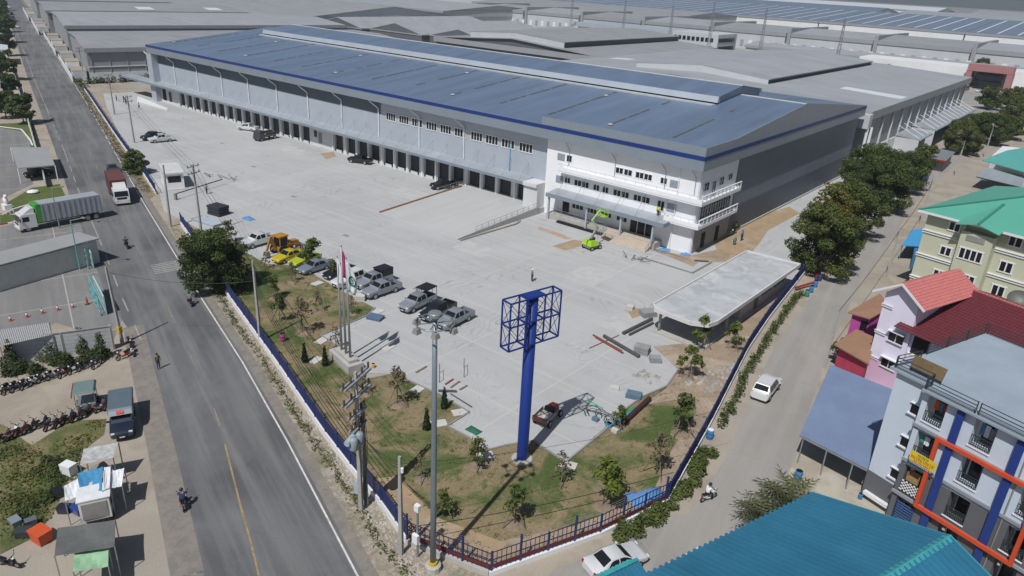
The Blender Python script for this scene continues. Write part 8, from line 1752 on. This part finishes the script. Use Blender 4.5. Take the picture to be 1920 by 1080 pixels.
# ---------------------------------------------------------------- people on site
for q, rz, pose, top_, legs, hat, lab in [((-53.59, 70.61), 60, 'stand', 'grey', 'black', 'white', 'worker with white helmet alone on the open yard'), ((-43.60, 111.88), 200, 'stand', 'hivis', 'black', None, 'worker in yellow vest beside the warehouse flank'), ((-43.38, 108.95), 30, 'bend', 'teal', 'khaki', 'white', 'bending worker in teal on the sand strip'), ((-40.86, 105.39), 100, 'bend', 'green', 'jeans', None, 'bending worker in green on the sand strip'), ((-40.90, 108.28), 160, 'stand', 'blue', 'black', None, 'worker in blue at the end of the sand strip'), ((-210.03, 87.72), 20, 'walk', 'olive', 'black', None, 'walking person by the far ramp, left one'), ((-206.58, 86.75), 200, 'stand', 'khaki', 'black', None, 'standing person by the far ramp, right one'), ((-212.63, 86.88), 90, 'stand', 'olive', 'black', None, 'person alone near the far power pole'), ((-198.12, 86.24), 10, 'walk', 'white', 'jeans', None, 'walking person in white at the far ramp wall'), ((-116.55, 59.93), 90, 'stand', 'grey', 'black', None, 'person beside the gate barrier on the yard')]:
    person(lab, (*q,.03), R(rz), pose, top_, legs, hat, 'people on the site')
person('worker in yellow vest on the office balcony', (-49.6,95.7,4.66), R(-90), 'stand', 'hivis', 'black', None, 'people on the site')
bar_ = thing('gate_barrier', 'long dark barrier arm lying open at the site gate', 'barrier', (*(-116.59, 54.50),.03), heading((-117.98, 54.29), (-121.21, 63.93))); b = MB(); b.box(-.2, .2, -.2, .2, 0, 1.1); part('cabinet', M_concd, bar_, b); b = MB(); b.bar((0,0,1.0), (11,0,1.0), .12, .15); part('arm', M_blk, bar_, b)
# ---------------------------------------------------------------- far estate

for i, (x0, x1, y0, y1, z, rr_, m, lab) in enumerate([
   (-760,-560,300,420,11,14,M_fr2,'far grey plant above the gabled plant, top left'), (-560,-400,400,520,11,15,M_fr,'wide pale-walled plant in the top centre-left'), (-520,-300,560,700,12,16,M_fr2,'big far plant behind the joined sheds'),
   (-185,-40,440,468,6,7.5,M_fr,'long low grey roof behind the side factory'), (-38,160,440,470,6,7.5,M_fr2,'long low grey roof at the far right')]):
    shed('far_factory', lab, x0, x1, y0, y1, z, rr_, 'x', m, M_fwl, .6, 'factories in the far estate', 1.4)

for i in range(9):      # stepped row of grey factory units
    x = -440+i*52; y = 478+i*3
    t = shed('row_unit', ['first', 'second', 'third', 'fourth', 'fifth', 'sixth', 'seventh', 'eighth', 'ninth'][i]+' grey unit from the left in the stepped far row', x, x+51, y, y+70, 12.0, 14.5, 'x', M_fr if i % 2 else M_fr2, M_fwl, .3, 'stepped row of far units', 2.2)
    b = MB(); b.box(x-.6, x+1.6, y-1.2, y+70, 0, 14.8); part('fire_wall', M_fw, t, b)
    for k in range(9): b = MB(); b.box(x+4+k*5.8, x+6.4+k*5.8, y-.12, y-.03, 1.5, 5.5); part('bay_door', M_fw if k % 2 else M_white, t, b)
for i in range(8):
    x = -560+i*112; y = 680
    t = shed('solar_hall', ['first', 'second', 'third', 'fourth', 'fifth', 'sixth', 'seventh', 'eighth'][i]+' long blue-roofed hall from the left, far behind the grey units', x, x+111, y, y+290, 14, 22, 'x', M_solar, M_white, .3, 'blue-roofed far halls', 1.4)
    for k in range(8): b = MB(); xx = x+6+k*13.5; b.slab([(xx,y+6,14.6), (xx+1.4,y+6,14.6), (xx+1.4,y+138,21.8), (xx,y+138,21.8)], .1); part('walk_strip', M_sky, t, b)
for i, (x0, x1, y0, y1, z, rr_, m) in enumerate([(-900,-600,900,1010,14,19,M_fr), (-700,-300,1120,1250,15,21,M_solar), (-280,150,1150,1280,15,20,M_fr), (170,620,1180,1320,15,21,M_fr2), (-1100,-620,900,1020,14,19,M_fr2), (-900,-300,1500,1650,16,22,M_sky), (-250,500,1500,1680,16,22,M_fr), (520,1100,1150,1300,15,20,M_solar), (-1500,-950,1400,1550,15,20,M_fr), (560,1300,1500,1700,16,22,M_fr2), (-1100,-700,520,640,13,17,M_fr), (-1500,-1150,650,800,14,18,M_fr2), (-900,-620,700,820,13,17,M_solar)]):
    shed('horizon_shed', ['pale', 'white-roofed', 'blue-roofed'][i % 3]+' shed on the horizon, number '+['one', 'two', 'three', 'four', 'five', 'six', 'seven', 'eight', 'nine', 'ten', 'eleven', 'twelve', 'thirteen', 'fourteen', 'fifteen'][i]+' of the hazy far blocks', x0, x1, y0, y1, z, rr_, 'x', m, M_white if i % 2 else M_fwl, .5, 'sheds on the horizon', 1.4)
# white office with windows, offices with pink portal, parked cars and lorries in the estate
t = wthing('estate_office', 'two-storey grey and white office with window bands behind the warehouse', 'office', (-210,425)); b = MB(); b.box(-300, -228, 428, 455, 0, 8); part('hall', M_white, t, b); b = MB(); b.box(-302, -226, 426, 457, 8, 10.5); part('attic', M_wallg, t, b); b = MB(); b.box(-226, -196, 424, 450, 0, 11); part('block', M_fwl, t, b)
for z in (2, 6.6):
    for k in range(8): b = MB(); b.box(-195.98, -195.8, 425+k*2.8, 427.2+k*2.8, z, z+2.2); part('window', M_glass, t, b)
    for k in range(9): b = MB(); b.box(-225+k*3, -223+k*3, 423.8, 423.98, z, z+2.2); part('window', M_glass, t, b)
t = wthing('portal_office', 'white office with pink portal at the right edge of the estate', 'office', (-30,400)); b = MB(); b.box(-110, 60, 404, 425, 0, 8.5); part('hall', M_white, t, b)
for x in (-52, -18):
    b = MB(); b.box(x-9, x+9, 398, 403.9, 7.6, 10.5); part('portal', mat('portal_pink', (0.36,0.17,0.17), .7), t, b)
    for s in (-1, 1): b = MB(); b.box(x+s*8-1.2, x+s*8+1.2, 398.1, 403.9, 0, 7.6); part('pier', mat('portal_pink', 0), t, b)
    for z in (1, 4.4): b = MB(); b.box(x-5, x+5, 399, 403.9, z, z+2.4); part('window', M_glass, t, b)
for i in range(12):
    car(['sedan', 'suv', 'pickup'][i % 3], ['white', 'silver', 'dark', 'white'][i % 4]+' car in the estate parking row, place '+['one', 'two', 'three', 'four', 'five', 'six', 'seven', 'eight', 'nine', 'ten', 'eleven', 'twelve'][i]+' from the left', ['white', 'silver', 'charcoal', 'white'][i % 4], (-68+i*5.2,386-(i % 2)*1.0,.02), R(85), 'cars in the estate parking row')
for i in range(14):
    car(['sedan', 'suv'][i % 2], ['white', 'silver', 'black'][i % 3]+' car in the lot behind the monitor factory, place '+str(['one','two','three','four','five','six','seven','eight','nine','ten','eleven','twelve','thirteen','fourteen'][i]), ['white', 'silver', 'black'][i % 3], (-152+(i % 7)*4.0,345+(i//7)*8,.02), R(80), 'cars in the lot behind the factory')
for i, (x, y, c) in enumerate([(-41.5,262,'white'), (-355,232,'white'), (-260,410,'white')]):
    box_truck('box_truck', ['white truck under the side factory canopy', 'white truck beside the gabled plant', 'white truck between far factories'][i], (x,y,.02), R(95), c, M_tarpw, 6.0, 2.4)
for i, (x, y) in enumerate([(-300,420), (-250,405), (-215,400), (-190,400), (-160,400), (-118,395)]):
    t = thing('lattice_mast', ['first', 'second', 'third', 'fourth', 'fifth', 'sixth'][i]+' slender lattice mast from the left in the far estate', 'mast', (x,y), 0, 'masts in the far estate'); b = MB()
    h = 30-2*(i % 3)
    for sx, sy in ((-.8,-.8), (.8,-.8), (.8,.8), (-.8,.8)): b.tube((sx,sy,0), (sx*.4,sy*.4,h), .12, 4)
    for k in range(9): z = k*h/9; f = 1-.6*z/h; b.tube((-.8*f,-.8*f,z), (.8*f,-.8*f,z+h/9), .07, 3); b.tube((.8*f,.8*f,z), (-.8*f,.8*f,z+h/9), .07, 3)
    part('lattice', M_steel, t, b); b = MB(); b.tube((0,0,h), (0,0,h+2), .06, 4); part('tip', M_steel, t, b)
for i, (x, y, s) in enumerate([(-128,372,.9), (-135,366,.7), (-95,402,.8), (-120,500,1.0), (-70,500,1.0), (30,360,1.4), (45,372,1.3), (55,352,1.2), (20,545,1.8), (45,548,1.9), (75,552,1.9), (105,556,1.8), (-300,398,1.0), (-330,402,1.0), (-60,405,.9), (-320,84,1.3), (-360,97,1.4)]):
    put_tree('estate_tree', ['round tree', 'small tree', 'leafy tree'][i % 3]+' in the far estate, '+['by the brown lot', 'left of the brown lot', 'behind the side factory', 'before the stepped units, left', 'before the stepped units, right', 'at the portal office, first', 'at the portal office, second', 'at the portal office, third', 'by the right far roofs, first', 'by the right far roofs, second', 'by the right far roofs, third', 'by the right far roofs, last', 'between far factories, left', 'between far factories, far left', 'behind the side factory, right', 'along the upper left road', 'farther along the upper left road'][i], (x,y), T4 if i % 2 else T2, 'trees in the far estate', i*.9, s*.8)
for i, (q, c) in enumerate([((-611.94, 310.26), 'green'), ((-586.35, 303.11), 'blue'), ((-574.19, 303.15), 'navy'), ((-539.99, 290.97), 'red'), ((-518.87, 285.84), 'white'), ((-489.45, 278.68), 'blue')]):
    t = thing('shipping_container', ['green', 'blue', 'navy', 'red', 'white', 'bright blue'][i]+' container beside the far grey sheds', 'container', q, R(15*i), 'containers beside the far sheds'); m = mat('cont_'+c, {'green': (.05,.22,.10), 'blue': (.06,.22,.48), 'navy': (.03,.06,.22), 'red': (.38,.06,.07), 'white': (.6,.6,.6)}[c], .6); b = MB(); b.box(-6, 6, -2, 2, 0, 8); part('stack', m, t, b)
    for k in range(6): b = MB(); b.box(-5.5+k*2, -5.1+k*2, -2.1, -2.01, .2, 7.8); part('rib', m, t, b)
weeds('hedge_plants', 'dark hedge along the white base of the nearest grey shed', [(-247,93), (-246,100), (-245,110), (-243,120)], 2.0, 2500, .3, L_dark, 61, 1.8)
sheet('brown_lot', [(-150,352), (-110,352), (-100,395), (-145,395)], .008, M_sand)
# shops under the trees up the lane, wires at the lane
t = wthing('lane_kiosk', 'small grey kiosk with red edge beside the far lane', 'kiosk', (-27.89, 187.82)); q = [(-31.46, 192.66), (-28.86, 192.72), (-29.27, 203.68), (-32.19, 205.25)]; b = MB(); b.prism(q, 0, 2.6); part('wall', M_concd, t, b); b = MB(); b.slab([(p[0],p[1],2.9) for p in [(-31.55, 190.95), (-28.31, 191.07), (-28.93, 204.97), (-32.67, 206.43)]], .15); part('roof', mat('kiosk_roof', (0.20,0.21,0.23), .6), t, b); b = MB(); p0, p1 = (-31.55, 190.95), (-28.31, 191.07); b.bar((*p0,2.75), (*p1,2.75), .1, .35); part('red_edge', PT['red'], t, b)
for i, (q, h) in enumerate([((-16.84, 74.95), 7.0), ((-19.38, 109.26), 7.5), ((-22.27, 142.29), 8), ((-25.67, 190.53), 8), ((-24.60, 221.36), 8)]):
    pole(['lane pole beside the carport, nearest', 'lane pole by the blue awning', 'lane pole at the cream house corner', 'lane pole beyond the cream house', 'lane pole at the bend, farthest'][i], q, h, 1 if i > 1 else 0, R(8), (0,0), 'poles along the lane')
sag('overhead_cable', 'cable bundle along the lane past the carport', (*(-16.84, 74.95),6.6), (*(-19.38, 109.26),7.0), .03, .5); sag('overhead_cable', 'cable bundle along the lane past the cream house', (*(-19.38, 109.26),7.0), (*(-22.27, 142.29),7.5), .03, .6)
for i in range(5): q = lerp((-16.60, 76.84), (-15.42, 82.39), i/4); put_tree('garden_shrub', ['first', 'second', 'third', 'fourth', 'fifth'][i]+' shrub between carport and brown roof', q, K[1], 'shrubs by the carport', i, .75, 'shrub')
dr = tag(ribbon('drain_cover', [(-18.43, 38.26), (-17.03, 37.40)], 1.0, .03, M_concd), kind='structure')

# grass tufts scattered through the lawn
def inside(x, y, poly):
    c = False
    for (xa, ya), (xb, yb) in zip(poly, poly[1:]+poly[:1]):
        if (ya > y) != (yb > y) and x < (xb-xa)*(y-ya)/(yb-ya)+xa: c = not c
    return c
rt = random.Random(17); tb = []
while len(tb) < 900:
    x, y = rt.uniform(-90,-18), rt.uniform(27,62)
    if inside(x, y, lawn): tb.append((x, y, .05, rt.uniform(.1,.45), rt.uniform(.1,.45), rt.uniform(.03,.12), 0 if rt.random() < .6 else 1))
tag(link('grass_tufts', leaf_mesh('grass_tufts', tb, 16000, .055, [L_olive, L_dry], 18, up=.6, surf=.1)), 'short tufts of grass across the corner lawn', 'grass', kind='stuff')
# drains and repaired patches in the yard paving
for i, (x, y) in enumerate([(-62,58), (-84,64), (-106,70), (-128,76), (-150,82), (-48,62)]):
    b = MB(); b.box(-.6, .6, -.35, .35, 0, .012); o = b.build('drain_grate', M_concd); o.location = (x, y, .031); tag(o, kind='structure')
for i, (x, y, w, d) in enumerate([(-70,72,6,4), (-98,84,8,5), (-52,75,5,6), (-120,66,7,4), (-40,66,4,5), (-140,88,9,4)]):
    b = MB(); b.poly([(x,y,.0335), (x+w,y,.0335), (x+w,y+d,.0335), (x,y+d,.0335)]); tag(b.build('paving_patch', two_tone('patch_concrete', (0.47,0.475,0.475), (0.42,0.425,0.425), .6, fine=.08, bump=.1) if i == 0 else MATS['patch_concrete']), kind='structure')
# ---------------------------------------------------------------- the air: pale haze that fades the far estate
b = MB(); b.box(-3300, 3300, -500, 4600, -1.0, 44.0)
hm = D.materials.new('haze_air'); hm.use_nodes = True; hn = hm.node_tree.nodes; hn.remove(hn['Principled BSDF'])
pv = hn.new('ShaderNodeVolumePrincipled'); pv.inputs['Color'].default_value = (0.76, 0.87, 1.0, 1); pv.inputs['Density'].default_value = 0.00024; pv.inputs['Anisotropy'].default_value = 0.3
hm.node_tree.links.new(pv.outputs[0], hn['Material Output'].inputs['Volume'])
hz = b.build('haze', hm); hz['kind'] = 'stuff'; hz['label'] = 'thin pale haze over the far estate'; hz['category'] = 'haze'
